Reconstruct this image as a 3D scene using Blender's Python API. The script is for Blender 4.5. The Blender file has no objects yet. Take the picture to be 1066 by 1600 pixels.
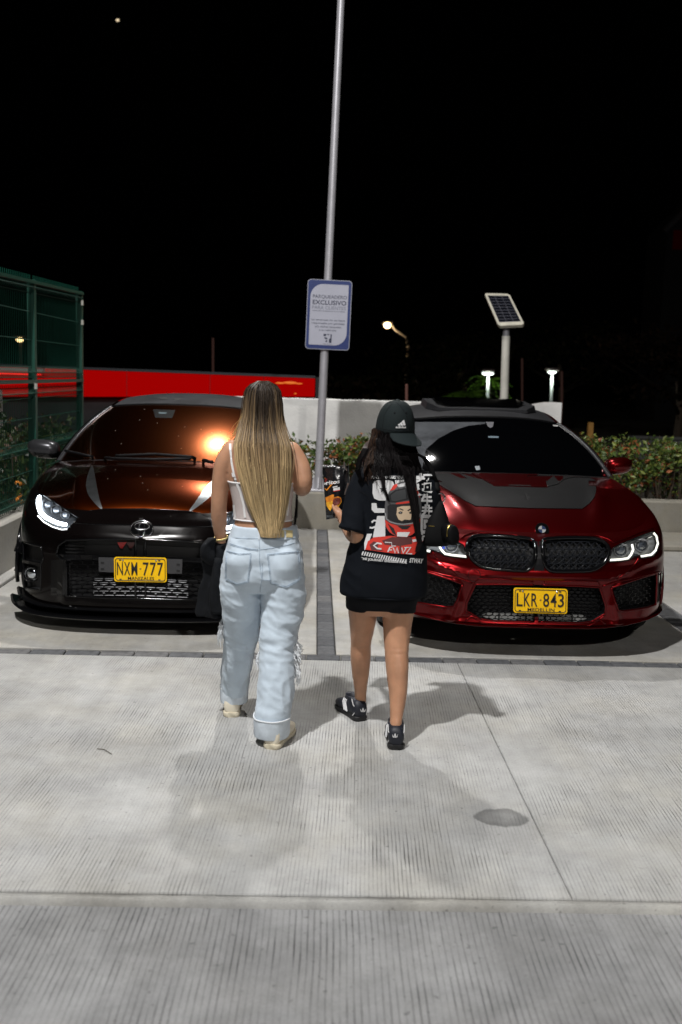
import bpy, bmesh, math, random
import numpy as np
from mathutils import Vector, Matrix, noise as mnoise
from mathutils.bvhtree import BVHTree
random.seed(7); np.random.seed(7)
SC = bpy.context.scene
COL = SC.collection
R = math.radians
# ---------------------------------------------------------------- camera
EYE = Vector((0, 0, 1.63)); FPX = 1555.0
_p, _y, _r = R(7.8), R(1.6), R(1.69)
FW = Vector((math.sin(_y)*math.cos(_p), math.cos(_y)*math.cos(_p), -math.sin(_p)))
_r0 = Vector((math.cos(_y), -math.sin(_y), 0)); _u0 = _r0.cross(FW)
RT = math.cos(_r)*_r0 + math.sin(_r)*_u0
UP = -math.sin(_r)*_r0 + math.cos(_r)*_u0
cam = bpy.data.cameras.new('camera'); camo = bpy.data.objects.new('camera', cam); COL.objects.link(camo)
camo.matrix_world = Matrix(((RT.x, UP.x, -FW.x, EYE.x), (RT.y, UP.y, -FW.y, EYE.y), (RT.z, UP.z, -FW.z, EYE.z), (0, 0, 0, 1)))
cam.sensor_fit = 'VERTICAL'; cam.sensor_height = 36; cam.lens = FPX*36/1600
cam.clip_start = 0.05; cam.clip_end = 2000
cam.dof.use_dof = True; cam.dof.focus_distance = 5.3; cam.dof.aperture_fstop = 2.4
SC.camera = camo
# ---------------------------------------------------------------- night sky
W = bpy.data.worlds.new('World'); SC.world = W; W.use_nodes = True
wn = W.node_tree; wn.nodes.clear()
bg = wn.nodes.new('ShaderNodeBackground'); wo = wn.nodes.new('ShaderNodeOutputWorld')
bg.inputs[0].default_value = (0.55, 0.62, 0.8, 1); bg.inputs[1].default_value = 0.00012
wn.links.new(bg.outputs[0], wo.inputs[0])
SC.view_settings.view_transform = 'Standard'; SC.view_settings.look = 'None'
SC.view_settings.exposure = 0; SC.view_settings.gamma = 1; SC.view_settings.use_curve_mapping = False
SC.cycles.max_bounces = 8; SC.cycles.transparent_max_bounces = 16; SC.cycles.sample_clamp_indirect = 4.0
SC.cycles.use_denoising = True
# ---------------------------------------------------------------- lamps
def area_lamp(name, loc, aim, size, power, col, spread=180, disk=True):
    l = bpy.data.lights.new(name, 'AREA'); l.shape = 'DISK' if disk else 'SQUARE'; l.size = size; l.energy = power; l.color = col
    l.spread = R(spread)
    o = bpy.data.objects.new(name, l); COL.objects.link(o); o.location = loc
    o.rotation_euler = (Vector(aim)-Vector(loc)).to_track_quat('-Z', 'Y').to_euler()
    return o
# the floodlight on the pole by the kerb (its head is above the frame) and the forecourt floodlight behind the camera, then an added fill lamp
area_lamp('pole_floodlight', (-0.15, 10.90, 8.55), (0.0, 6.6, 0), 0.30, 330, (1.0, 0.97, 0.93), 150)
area_lamp('forecourt_flood_or_fill', (-2.05, 1.35, 8.9), (0.2, 7.6, 0), 0.30, 690, (1.0, 0.985, 0.965), 150)
area_lamp('forecourt_flood_or_fill', (2.6, -9.0, 8.6), (0.3, 8.0, 0.5), 0.35, 230, (1.0, 0.96, 0.91), 120)  # added fill lamp with no seen source, lifts the car fronts and backdrop
# ---------------------------------------------------------------- survey: a point of the photographed place from a bearing and a distance
def ray(u, v): return FW*FPX + RT*(u-533) - UP*(v-800)
def at(u, v, Y):
    d = ray(u, v); return EYE + d*(Y/d.y)
def ground(u, v, z=0.0):
    d = ray(u, v); return EYE + d*((z-EYE.z)/d.z)
def bearing(p):
    q = Vector(p)-EYE; z = q.dot(FW); return (533+FPX*q.dot(RT)/z, 800-FPX*q.dot(UP)/z)
# ---------------------------------------------------------------- materials
MC = {}
def N(nt, typ, **kw):
    n = nt.nodes.new(typ)
    for k, v in kw.items(): setattr(n, k, v)
    return n
def pm(name, col, rough=0.5, metal=0.0, spec=0.5, coat=0.0, coatr=0.03, var=None, bump=None, emit=None, sheen=0, trans=0, alpha=1, attr=None, aniso=0, sss=0):
    """principled material; var=(scale, amount, detail) mottles colour, bump=(scale, strength, distance)"""
    if name in MC: return MC[name]
    m = bpy.data.materials.new(name); m.use_nodes = True; nt = m.node_tree; b = nt.nodes['Principled BSDF']
    b.inputs['Base Color'].default_value = (*col, 1); b.inputs['Roughness'].default_value = rough; b.inputs['Metallic'].default_value = metal
    b.inputs['Specular IOR Level'].default_value = spec; b.inputs['Coat Weight'].default_value = coat; b.inputs['Coat Roughness'].default_value = coatr
    b.inputs['Alpha'].default_value = alpha; b.inputs['Transmission Weight'].default_value = trans
    if sheen: b.inputs['Sheen Weight'].default_value = sheen; b.inputs['Sheen Roughness'].default_value = 0.5
    if aniso: b.inputs['Anisotropic'].default_value = aniso
    if sss:
        b.inputs['Subsurface Weight'].default_value = sss; b.inputs['Subsurface Radius'].default_value = (0.012, 0.005, 0.003); b.inputs['Subsurface Scale'].default_value = 1.0
    if emit:
        b.inputs['Emission Color'].default_value = (*emit[0], 1); b.inputs['Emission Strength'].default_value = emit[1]
    src = None
    if attr:
        a = N(nt, 'ShaderNodeAttribute', attribute_name=attr); src = a.outputs['Color']
        nt.links.new(src, b.inputs['Base Color'])
    tc = None
    if var or bump: tc = N(nt, 'ShaderNodeTexCoord')
    if var:
        n = N(nt, 'ShaderNodeTexNoise'); n.inputs['Scale'].default_value = var[0]; n.inputs['Detail'].default_value = var[2] if len(var) > 2 else 4
        nt.links.new(tc.outputs['Object'], n.inputs['Vector'])
        mr = N(nt, 'ShaderNodeMapRange'); mr.inputs[1].default_value = 0.3; mr.inputs[2].default_value = 0.7; mr.inputs[3].default_value = 1-var[1]; mr.inputs[4].default_value = 1+var[1]
        nt.links.new(n.outputs[0], mr.inputs[0])
        vm = N(nt, 'ShaderNodeVectorMath', operation='SCALE'); vm.inputs[0].default_value = col
        if src: nt.links.new(src, vm.inputs[0])
        nt.links.new(mr.outputs[0], vm.inputs['Scale']); nt.links.new(vm.outputs[0], b.inputs['Base Color'])
    if bump:
        n = N(nt, 'ShaderNodeTexNoise'); n.inputs['Scale'].default_value = bump[0]; n.inputs['Detail'].default_value = 5
        nt.links.new(tc.outputs['Object'], n.inputs['Vector'])
        bp = N(nt, 'ShaderNodeBump'); bp.inputs['Strength'].default_value = bump[1]; bp.inputs['Distance'].default_value = bump[2]
        nt.links.new(n.outputs[0], bp.inputs['Height']); nt.links.new(bp.outputs[0], b.inputs['Normal'])
    MC[name] = m; return m
def thin_glass(name, tint=(0.9, 0.93, 0.95)):
    if name in MC: return MC[name]
    m = bpy.data.materials.new(name); m.use_nodes = True; nt = m.node_tree; nt.nodes.clear()
    t = N(nt, 'ShaderNodeBsdfTransparent'); t.inputs[0].default_value = (*tint, 1)
    g = N(nt, 'ShaderNodeBsdfGlossy'); g.inputs['Roughness'].default_value = 0.03
    f = N(nt, 'ShaderNodeFresnel'); f.inputs[0].default_value = 1.4
    mx = N(nt, 'ShaderNodeMixShader'); o = N(nt, 'ShaderNodeOutputMaterial')
    nt.links.new(f.outputs[0], mx.inputs[0]); nt.links.new(t.outputs[0], mx.inputs[1]); nt.links.new(g.outputs[0], mx.inputs[2]); nt.links.new(mx.outputs[0], o.inputs[0])
    MC[name] = m; return m
def concrete(name, base, groove=0.0, tilt=-0.048, period=0.0138, stains=(), pmin=0.10, blot=0.16, warm=0.3):
    m = bpy.data.materials.new(name); m.use_nodes = True; nt = m.node_tree; b = nt.nodes['Principled BSDF']
    b.inputs['Roughness'].default_value = 0.82; b.inputs['Specular IOR Level'].default_value = 0.3
    tc = N(nt, 'ShaderNodeTexCoord'); L = nt.links.new
    def noise(scale, det=5, rough=0.6, vec=None):
        n = N(nt, 'ShaderNodeTexNoise'); n.inputs['Scale'].default_value = scale; n.inputs['Detail'].default_value = det; n.inputs['Roughness'].default_value = rough
        L(vec or tc.outputs['Object'], n.inputs['Vector']); return n.outputs[0]
    def rng(x, a, c, lo, hi):
        r = N(nt, 'ShaderNodeMapRange'); r.inputs[1].default_value = a; r.inputs[2].default_value = c; r.inputs[3].default_value = lo; r.inputs[4].default_value = hi; L(x, r.inputs[0]); return r.outputs[0]
    def mth(op, x, y):
        n = N(nt, 'ShaderNodeMath', operation=op)
        for i, q in enumerate((x, y)):
            if isinstance(q, (int, float)): n.inputs[i].default_value = q
            elif q is not None: L(q, n.inputs[i])
        return n.outputs[0]
    def mapped(sx, sy, sz):
        mp = N(nt, 'ShaderNodeMapping'); mp.inputs['Scale'].default_value = (sx, sy, sz); L(tc.outputs['Object'], mp.inputs['Vector']); return mp.outputs[0]
    tone = mth('MULTIPLY', rng(noise(1.1, 6, 0.62), 0.3, 0.7, 1-blot, 1+blot*0.7), rng(noise(5.5, 6, 0.7), 0.3, 0.7, 1-blot*0.55, 1+blot*0.5))
    tone = mth('MULTIPLY', tone, rng(noise(140, 3, 0.6), 0.25, 0.75, 0.88, 1.1))
    wd = noise(1, 4, 0.7, mapped(9, 0.8, 1)); tone = mth('MULTIPLY', tone, rng(wd, 0.3, 0.7, 0.92, 1.06))
    speck = rng(noise(46, 2, 0.5), 0.68, 0.74, 1.0, 0.62); tone = mth('MULTIPLY', tone, speck)
    h = noise(90, 4)
    if groove:
        sx = N(nt, 'ShaderNodeSeparateXYZ'); L(tc.outputs['Object'], sx.inputs[0])
        g = mth('ADD', sx.outputs[0], mth('MULTIPLY', sx.outputs[1], tilt))
        g = mth('ADD', g, mth('MULTIPLY', noise(1.6, 2, 0.5), 0.014))
        ph = mth('MULTIPLY', g, 2*math.pi/period)
        s = mth('SINE', ph, None); gr = rng(s, 0.4, 0.95, 0.0, 1.0)
        patch = mth('MULTIPLY', rng(noise(0.9, 4, 0.6), 0.36, 0.60, pmin, 1.0), rng(noise(3.5, 4, 0.6), 0.35, 0.6, 0.35, 1.0))
        dash = rng(noise(1, 5, 0.72, mapped(75, 3.6, 1)), 0.36, 0.64, 0.08, 1.0)
        gr = mth('MULTIPLY', mth('MULTIPLY', gr, patch), dash)
        tone = mth('MULTIPLY', tone, rng(gr, 0, 1, 1.0, 1.0-0.85*groove))
        h = mth('SUBTRACT', mth('MULTIPLY', h, 0.25), mth('MULTIPLY', gr, 1.6*groove))
    cr = N(nt, 'ShaderNodeMix', data_type='RGBA'); L(rng(noise(1.9, 5, 0.65), 0.42, 0.68, 0, 1), cr.inputs[0])
    cr.inputs[6].default_value = (*base, 1); cr.inputs[7].default_value = (base[0]*(1.0), base[1]*(1-0.08*warm), base[2]*(1-0.26*warm), 1)
    col = cr.outputs[2]
    for (cx, cy, rx, ry, amt) in stains:      # dried oil spots
        mp = N(nt, 'ShaderNodeMapping'); mp.inputs['Location'].default_value = (-cx/rx, -cy/ry, 0); mp.inputs['Scale'].default_value = (1/rx, 1/ry, 0)
        L(tc.outputs['Object'], mp.inputs['Vector'])
        ln = N(nt, 'ShaderNodeVectorMath', operation='LENGTH'); L(mp.outputs[0], ln.inputs[0])
        d = mth('ADD', ln.outputs['Value'], mth('MULTIPLY', noise(14, 4), 0.7))
        ring = mth('MULTIPLY', rng(d, 1.18, 1.30, 1, 0), rng(d, 0.75, 1.25, 0.62, 1.0))
        tone = mth('MULTIPLY', tone, rng(ring, 0, 1, 1.0, 1-amt))
    vm = N(nt, 'ShaderNodeVectorMath', operation='SCALE'); L(col, vm.inputs[0]); L(tone, vm.inputs['Scale']); L(vm.outputs[0], b.inputs['Base Color'])
    bp = N(nt, 'ShaderNodeBump'); bp.inputs['Strength'].default_value = 0.55; bp.inputs['Distance'].default_value = 0.0022; L(h, bp.inputs['Height']); L(bp.outputs[0], b.inputs['Normal'])
    return m
# ---------------------------------------------------------------- mesh helpers
class MB:
    def __init__(s): s.v = []; s.f = []
    def add(s, v, f):
        o = len(s.v); s.v += [tuple(p) for p in v]; s.f += [tuple(i+o for i in q) for q in f]; return s
    def box(s, cx, cy, cz, sx, sy, sz, M=None, bev=0.0):
        if bev:
            b = bev; hx, hy, hz = sx/2, sy/2, sz/2; v = []
            for z, i in ((-hz, b), (-hz+b, 0), (hz-b, 0), (hz, b)):
                for x, y in ((-1, -1), (1, -1), (1, 1), (-1, 1)):
                    v.append(Vector((x*(hx-i), y*(hy-i), z)))
            f = [(3, 2, 1, 0), (12, 13, 14, 15)]
            for k in range(3):
                for j in range(4): f.append((4*k+j, 4*k+(j+1) % 4, 4*k+4+(j+1) % 4, 4*k+4+j))
        else:
            v = [Vector((x*sx/2, y*sy/2, z*sz/2)) for z in (-1, 1) for x, y in ((-1, -1), (1, -1), (1, 1), (-1, 1))]
            f = [(3, 2, 1, 0), (4, 5, 6, 7)] + [(j, (j+1) % 4, 4+(j+1) % 4, 4+j) for j in range(4)]
        if M is not None: v = [M @ p for p in v]
        return s.add([p+Vector((cx, cy, cz)) for p in v], f)
    def tube(s, pts, rad, n=8, cap=True):
        P = [Vector(p) for p in pts]; rads = rad if isinstance(rad, (list, tuple)) else [rad]*len(P); v = []; f = []
        ref = None
        for i, p in enumerate(P):
            t = (P[min(i+1, len(P)-1)]-P[max(i-1, 0)])
            t = t.normalized() if t.length > 1e-9 else Vector((0, 0, 1))
            if ref is None: ref = Vector((1, 0, 0)) if abs(t.x) < 0.8 else Vector((0, 0, 1))
            a = (ref - t*ref.dot(t)).normalized(); b = t.cross(a); ref = a
            for k in range(n):
                w = 2*math.pi*k/n; v.append(p + (a*math.cos(w)+b*math.sin(w))*rads[i])
        for i in range(len(P)-1):
            for k in range(n): f.append((i*n+k, i*n+(k+1) % n, (i+1)*n+(k+1) % n, (i+1)*n+k))
        if cap: f.append(tuple(range(n-1, -1, -1))); f.append(tuple((len(P)-1)*n+k for k in range(n)))
        return s.add(v, f)
    def loft(s, rings, cap=True, closed=True):
        n = len(rings[0]); v = [p for r in rings for p in r]; f = []
        for i in range(len(rings)-1):
            for k in range(n if closed else n-1): f.append((i*n+k, i*n+(k+1) % n, (i+1)*n+(k+1) % n, (i+1)*n+k))
        if cap: f.append(tuple(range(n-1, -1, -1))); f.append(tuple((len(rings)-1)*n+k for k in range(n)))
        return s.add(v, f)
    def prism(s, poly, axis, d0, d1):
        """poly in the plane across axis ('x','y','z'), extruded from d0 to d1"""
        mk = {'x': lambda p, d: (d, p[0], p[1]), 'y': lambda p, d: (p[0], d, p[1]), 'z': lambda p, d: (p[0], p[1], d)}[axis]
        n = len(poly); v = [mk(p, d0) for p in poly]+[mk(p, d1) for p in poly]
        f = [tuple(range(n)), tuple(range(2*n-1, n-1, -1))]+[(i, i+n, (i+1) % n+n, (i+1) % n) for i in range(n)]
        return s.add(v, f)
    def ball(s, c, a, b=None, h=None, n=14, m=9):
        b = b or a; h = h or a
        rr = [[Vector((c[0]+a*math.sin(t)*math.cos(w), c[1]+b*math.sin(t)*math.sin(w), c[2]-h*math.cos(t))) for w in [2*math.pi*k/n for k in range(n)]] for t in [max(1e-3, min(math.pi-1e-3, math.pi*i/m)) for i in range(m+1)]]
        return s.loft(rr)
    def lathe(s, prof, c, axis='x', n=40):
        rr = []
        for k in range(n):
            w = 2*math.pi*k/n; ring = []
            for (r, d) in prof:
                q = (d, r*math.cos(w), r*math.sin(w)) if axis == 'x' else ((r*math.cos(w), d, r*math.sin(w)) if axis == 'y' else (r*math.cos(w), r*math.sin(w), d))
                ring.append(Vector(q)+Vector(c))
            rr.append(ring)
        m = len(prof); v = [p for r in rr for p in r]; f = []
        for k in range(n):
            for j in range(m-1): f.append((k*m+j, ((k+1) % n)*m+j, ((k+1) % n)*m+j+1, k*m+j+1))
        return s.add(v, f)
    def mirrored(s):
        q = MB(); q.v = [(-p[0], p[1], p[2]) for p in s.v]; q.f = [tuple(reversed(f)) for f in s.f]; return q
WLOC = {}
def wloc(o): return WLOC.get(o.name, Vector((0, 0, 0))) if o else Vector((0, 0, 0))
def mesh_of(name, mb, m=None, smooth=False, off=None, fix=True):
    v = mb.v if off is None else [(p[0]-off[0], p[1]-off[1], p[2]-off[2]) for p in mb.v]
    me = bpy.data.meshes.new(name); me.from_pydata([tuple(p) for p in v], [], mb.f)
    if fix:
        bm = bmesh.new(); bm.from_mesh(me); bmesh.ops.recalc_face_normals(bm, faces=bm.faces); bm.to_mesh(me); bm.free()
    if m: me.materials.append(m)
    if smooth: me.shade_smooth()
    return me
def obj(name, mb, m, parent=None, world=False, smooth=False, loc=None, fix=True, sharp=None, kind=None):
    """one mesh object; world=True: vertices are in world space and the parent's place is taken off"""
    if isinstance(mb, MB): me = mesh_of(name, mb, m, smooth, wloc(parent) if world else None, fix)
    else: me = mb
    if sharp: me.set_sharp_from_angle(angle=R(sharp))
    o = bpy.data.objects.new(name, me); COL.objects.link(o)
    if loc is not None: o.location = loc
    if parent: o.parent = parent
    WLOC[o.name] = wloc(parent)+Vector(loc or (0, 0, 0))
    if kind: o['kind'] = kind
    return o
def tag(o, label, cat, group=None, kind=None):
    o['label'] = label; o['category'] = cat
    if group: o['group'] = group
    if kind: o['kind'] = kind
    return o
def thing(name, label, cat, loc, group=None, rotz=0):
    o = bpy.data.objects.new(name, None); COL.objects.link(o); o.location = loc; o.rotation_euler = (0, 0, rotz); WLOC[o.name] = Vector(loc)
    o.empty_display_size = 0.1
    return tag(o, label, cat, group)
def struct(name, mb, m, parent=None, **k):
    o = obj(name, mb, m, parent, **k)
    if not parent: o['kind'] = 'structure'
    return o
def link_copy(src, name, parent=None, loc=None, rot=None):
    c = src.copy(); c.name = name; COL.objects.link(c)
    if parent is not None: c.parent = parent
    if loc is not None: c.location = loc
    if rot is not None: c.rotation_euler = rot
    return c
def eval_mesh(o):
    dg = bpy.context.evaluated_depsgraph_get(); dg.update(); return bpy.data.meshes.new_from_object(o.evaluated_get(dg))
def fuse(mb, voxel, it=6, fac=0.5):
    """one continuous surface out of overlapping closed lofts"""
    me = mesh_of('tmp', mb); o = bpy.data.objects.new('tmp', me); COL.objects.link(o)
    md = o.modifiers.new('r', 'REMESH'); md.mode = 'VOXEL'; md.voxel_size = voxel; md.use_smooth_shade = True
    if it:
        ms = o.modifiers.new('s', 'SMOOTH'); ms.factor = fac; ms.iterations = it
    out = eval_mesh(o); bpy.data.objects.remove(o); bpy.data.meshes.remove(me); return out
def mesh_np(me):
    a = np.empty(len(me.vertices)*3, np.float32); me.vertices.foreach_get('co', a); return a.reshape(-1, 3)
def mesh_set(me, a): me.vertices.foreach_set('co', a.astype(np.float32).ravel()); me.update()
def bvh_of(me_or_mb):
    if isinstance(me_or_mb, MB): return BVHTree.FromPolygons([Vector(p) for p in me_or_mb.v], me_or_mb.f)
    return BVHTree.FromPolygons([v.co.copy() for v in me_or_mb.vertices], [tuple(p.vertices) for p in me_or_mb.polygons])
def cr(pts, n):
    """Catmull-Rom through pts, n samples per span"""
    P = [np.array(p, float) for p in pts]; P = [2*P[0]-P[1]]+P+[2*P[-1]-P[-2]]; out = []
    for i in range(1, len(P)-2):
        for k in range(n):
            t = k/n; a, b, c, d = P[i-1], P[i], P[i+1], P[i+2]
            out.append(0.5*((2*b)+(-a+c)*t+(2*a-5*b+4*c-d)*t*t+(-a+3*b-3*c+d)*t**3))
    out.append(P[-2]); return np.array(out)
def ering(c, a, b, n=28, e=2.0, ax=(1, 0, 0), ay=(0, 1, 0), fold=None):
    ax = Vector(ax); ay = Vector(ay); c = Vector(c); out = []
    for k in range(n):
        w = 2*math.pi*k/n; cw, sw = math.cos(w), math.sin(w)
        x = a*math.copysign(abs(cw)**(2/e), cw); y = b*math.copysign(abs(sw)**(2/e), sw)
        s = 1+(fold(w) if fold else 0); out.append(c+ax*(x*s)+ay*(y*s))
    return out
def torso(secs, n=32, sub=5, e=2.2):
    """horizontal sections (cx, cy, z, halfwidth, halfdepth)"""
    return MB().loft([ering((s[0], s[1], s[2]), s[3], s[4], n, e) for s in cr(secs, sub)])
def limb(pts, n=18, sub=5, xref=(1, 0, 0), round_ends=True):
    """pts: (x, y, z, ra, rb) ra across xref, rb along the other axis"""
    S = cr(pts, sub); rings = []
    for i, s in enumerate(S):
        t = Vector(S[min(i+1, len(S)-1)][:3]-S[max(i-1, 0)][:3]).normalized()
        a = Vector(xref); a = (a-t*a.dot(t)).normalized(); b = t.cross(a)
        rings.append((Vector(s[:3]), t, a, b, s[3], s[4]))
    out = []
    def rr(c, a, b, ra, rb): return ering(c, ra, rb, n, 2, a, b)
    if round_ends:
        c, t, a, b, ra, rb = rings[0]; m = min(ra, rb)
        for q in (0.95, 0.75, 0.4): out.append(rr(c-t*m*q, a, b, ra*math.sqrt(1-q*q), rb*math.sqrt(1-q*q)))
    for c, t, a, b, ra, rb in rings: out.append(rr(c, a, b, ra, rb))
    if round_ends:
        c, t, a, b, ra, rb = rings[-1]; m = min(ra, rb)
        for q in (0.4, 0.75, 0.95): out.append(rr(c+t*m*q, a, b, ra*math.sqrt(1-q*q), rb*math.sqrt(1-q*q)))
    return MB().loft(out)
def join(*mbs):
    q = MB()
    for m in mbs: q.add(m.v, m.f)
    return q
# ---------------------------------------------------------------- lettering and prints
_TX = {}
def text2d(s, bold=0.0):
    k = (s, bold)
    if k in _TX: return _TX[k]
    cu = bpy.data.curves.new('t', 'FONT'); cu.body = s; cu.size = 1; cu.dimensions = '2D'; cu.fill_mode = 'FRONT'; cu.offset = bold; cu.resolution_u = 3
    o = bpy.data.objects.new('t', cu); COL.objects.link(o); me = eval_mesh(o)
    V = np.array([v.co[:2] for v in me.vertices]) if len(me.vertices) else np.zeros((0, 2)); F = [tuple(p.vertices) for p in me.polygons]
    bpy.data.objects.remove(o); bpy.data.curves.remove(cu); bpy.data.meshes.remove(me)
    V[:, 0] -= V[:, 0].min(); w = V[:, 0].max(); V[:, 0] /= w
    base = text_base(s); V[:, 1] = V[:, 1]/0.729
    _TX[k] = (V, F, w); return _TX[k]
def text_base(s): return 0
def text_flat(s, o, right, up, nrm, thick=0.0, bold=0.0):
    """lettering in a plane: width vector right, capital height vector up, raised by thick along nrm"""
    V, F, w = text2d(s, bold); o = Vector(o); right = Vector(right); up = Vector(up); nrm = Vector(nrm); q = MB()
    v = [o+right*p[0]+up*p[1]+nrm*thick for p in V]; q.add(v, F)
    return q
def split_grid(V, F, step):
    bm = bmesh.new(); vs = [bm.verts.new((p[0], p[1], 0)) for p in V]
    for f in F:
        try: bm.faces.new([vs[i] for i in f])
        except ValueError: pass
    bmesh.ops.triangulate(bm, faces=bm.faces[:])
    xs = [p[0] for p in V]; ys = [p[1] for p in V]
    for ax, lo, hi in ((0, min(xs), max(xs)), (1, min(ys), max(ys))):
        k = math.floor(lo/step)+1
        while k*step < hi:
            co = [0, 0, 0]; co[ax] = k*step; no = [0, 0, 0]; no[ax] = 1
            bmesh.ops.bisect_plane(bm, geom=bm.verts[:]+bm.edges[:]+bm.faces[:], plane_co=co, plane_no=no, dist=1e-5); k += 1
    bm.verts.index_update(); out = [(v.co.x, v.co.y) for v in bm.verts], [tuple(v.index for v in f.verts) for f in bm.faces]; bm.free(); return out
def poly_vf(polys):
    V = []; F = []
    for p in polys: F.append(tuple(range(len(V), len(V)+len(p)))); V += list(p)
    return V, F
def smooth_poly(pts, n=6):
    P = [np.array(p, float) for p in pts]; m = len(P); out = []
    for i in range(m):
        a, b, c, d = P[i-1], P[i], P[(i+1) % m], P[(i+2) % m]
        for k in range(n):
            t = k/n; out.append(tuple(0.5*((2*b)+(-a+c)*t+(2*a-5*b+4*c-d)*t*t+(-a+3*b-3*c+d)*t**3)))
    return out
def hit(bvh, u, v, O=Vector((0, 0, 0))):
    d = ray(u, v).normalized(); h = bvh.ray_cast(EYE-O, d)
    if h[0] is None: return None, None
    n = h[1]
    if n.dot(d) > 0: n = -n
    return h[0], n
def sheet(bvh, V, F, off, step=10, O=Vector((0, 0, 0)), thick=0.0, push=0.0):
    """a print or plate that lies on a surface, off metres proud of it"""
    V2, F2 = split_grid(V, F, step); pts = []
    for (u, v) in V2:
        h, n = hit(bvh, u, v, O)
        pts.append(None if h is None else (h+n*off+Vector((0, push, 0)), n))
    idx = {}; q = MB()
    for f in F2:
        if any(pts[i] is None for i in f): continue
        P = [pts[i][0] for i in f]
        if max((P[i]-P[i-1]).length for i in range(len(P))) > 0.22: continue
        for i in f:
            if i not in idx: idx[i] = len(q.v); q.v.append(tuple(pts[i][0]))
        q.f.append(tuple(idx[i] for i in f))
    if thick:
        ed = {}
        for f in q.f:
            for a, b in zip(f, f[1:]+f[:1]): ed[(a, b)] = 1
        inv = {j: i for i, j in idx.items()}; low = {}
        for (a, b) in list(ed):
            if (b, a) in ed: continue
            for j in (a, b):
                if j not in low:
                    p, n = pts[inv[j]]; low[j] = len(q.v); q.v.append(tuple(p-n*thick))
            q.f.append((b, a, low[a], low[b]))
    return q
def inside(p, poly):
    x, y = p; c = False; j = len(poly)-1
    for i in range(len(poly)):
        xi, yi = poly[i]; xj, yj = poly[j]
        if (yi > y) != (yj > y) and x < (xj-xi)*(y-yi)/(yj-yi)+xi: c = not c
        j = i
    return c
def dense(pts, step=4, closed=False):
    out = []; P = list(pts)+([pts[0]] if closed else [])
    for a, b in zip(P, P[1:]):
        L = math.hypot(b[0]-a[0], b[1]-a[1]); m = max(1, int(L/step))
        out += [(a[0]+(b[0]-a[0])*k/m, a[1]+(b[1]-a[1])*k/m) for k in range(m)]
    if not closed: out.append(P[-1])
    return out
def seam(bvh, pts, r, off=0.0, O=Vector((0, 0, 0)), n=6, step=4, closed=False, push=0.0):
    P = []
    for (u, v) in dense(pts, step, closed):
        h, nn = hit(bvh, u, v, O)
        if h is not None: P.append(h+nn*off+Vector((0, push, 0)))
    q = MB()
    if len(P) < 2: return q
    if closed: P.append(P[0])
    return q.tube(P, r, n)
def band(bvh, pts, wpx, off=0.002, O=Vector((0, 0, 0)), step=6):
    """a flat strip wpx survey units wide along pts"""
    D = dense(pts, step); L = []; Rr = []
    for i, p in enumerate(D):
        a = D[max(i-1, 0)]; b = D[min(i+1, len(D)-1)]; dx, dy = b[0]-a[0], b[1]-a[1]; l = math.hypot(dx, dy) or 1
        w = wpx[0]+(wpx[1]-wpx[0])*i/(len(D)-1) if isinstance(wpx, tuple) else wpx
        L.append((p[0]-dy/l*w/2, p[1]+dx/l*w/2)); Rr.append((p[0]+dy/l*w/2, p[1]-dx/l*w/2))
    V = []; F = []
    for a, b in zip(L, Rr): V += [a, b]
    for i in range(len(D)-1): F.append((2*i, 2*i+1, 2*i+3, 2*i+2))
    return sheet(bvh, V, F, off, 1000, O)
def text_on(bvh, s, o, right, up, off=0.003, bold=0.0, step=6, O=Vector((0, 0, 0))):
    V, F, w = text2d(s, bold); VV = [(o[0]+right[0]*p[0]+up[0]*p[1], o[1]+right[1]*p[0]+up[1]*p[1]) for p in V]
    return sheet(bvh, VV, F, off, step, O)
# ================================================================ setting
M_slab = concrete('grooved_concrete', (0.405, 0.407, 0.403), 1.05, stains=((0.735, 3.54, 0.108, 0.085, 0.55),), blot=0.25)
M_near = concrete('near_concrete', (0.255, 0.258, 0.262), 1.05, tilt=-0.02, period=0.0190, pmin=0.5, blot=0.34, warm=0.1)
M_bay = concrete('bay_concrete', (0.39, 0.385, 0.37), 0.0, blot=0.26, warm=0.5)
M_lip = concrete('mortar', (0.35, 0.348, 0.335), 0.0, blot=0.38, warm=0.25)
M_kerb = concrete('kerb_concrete', (0.30, 0.285, 0.25), 0.0, blot=0.14, warm=0.5)
M_soil = pm('soil', (0.035, 0.03, 0.022), 0.95, var=(3, 0.4), bump=(30, 0.6, 0.02))
M_dirt = pm('joint_dirt', (0.05, 0.045, 0.036), 0.95, var=(30, 0.4))
M_paver = [pm('paver_%d' % i, c, 0.85, var=(25, 0.28, 5), bump=(120, 0.5, 0.002)) for i, c in enumerate([(0.105, 0.108, 0.115), (0.125, 0.125, 0.128), (0.085, 0.088, 0.095)])]
struct('ground', MB().box(0, 150, -0.21, 900, 900, 0.06), M_soil)
fore = struct('forecourt', MB().box(0.5, 3.0, -0.12, 14.0, 14.9, 0.06), M_dirt)
def slab(name, x0, x1, y0, y1, m, top=0.0):
    return obj(name, MB().box((x0+x1)/2, (y0+y1)/2, top-0.06, x1-x0, y1-y0, 0.12, bev=0.004), m, fore)
slab('concrete_slab', -6.5, 0.856, 2.955, 5.575, M_slab); slab('concrete_slab', 0.8590, 7, 2.955, 5.575, M_slab)
slab('concrete_slab', -6.5, 7, -4.4, 2.882, M_near, -0.006)
slab('parking_slab', -2.40, 0.040, 5.705, 10.52, M_bay); slab('parking_slab', 0.156, 2.49, 5.705, 10.52, M_bay); slab('parking_slab', 2.67, 7, 5.705, 10.52, M_bay)
slab('parking_slab', -6.5, -2.62, 5.705, 10.52, M_bay)
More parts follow.
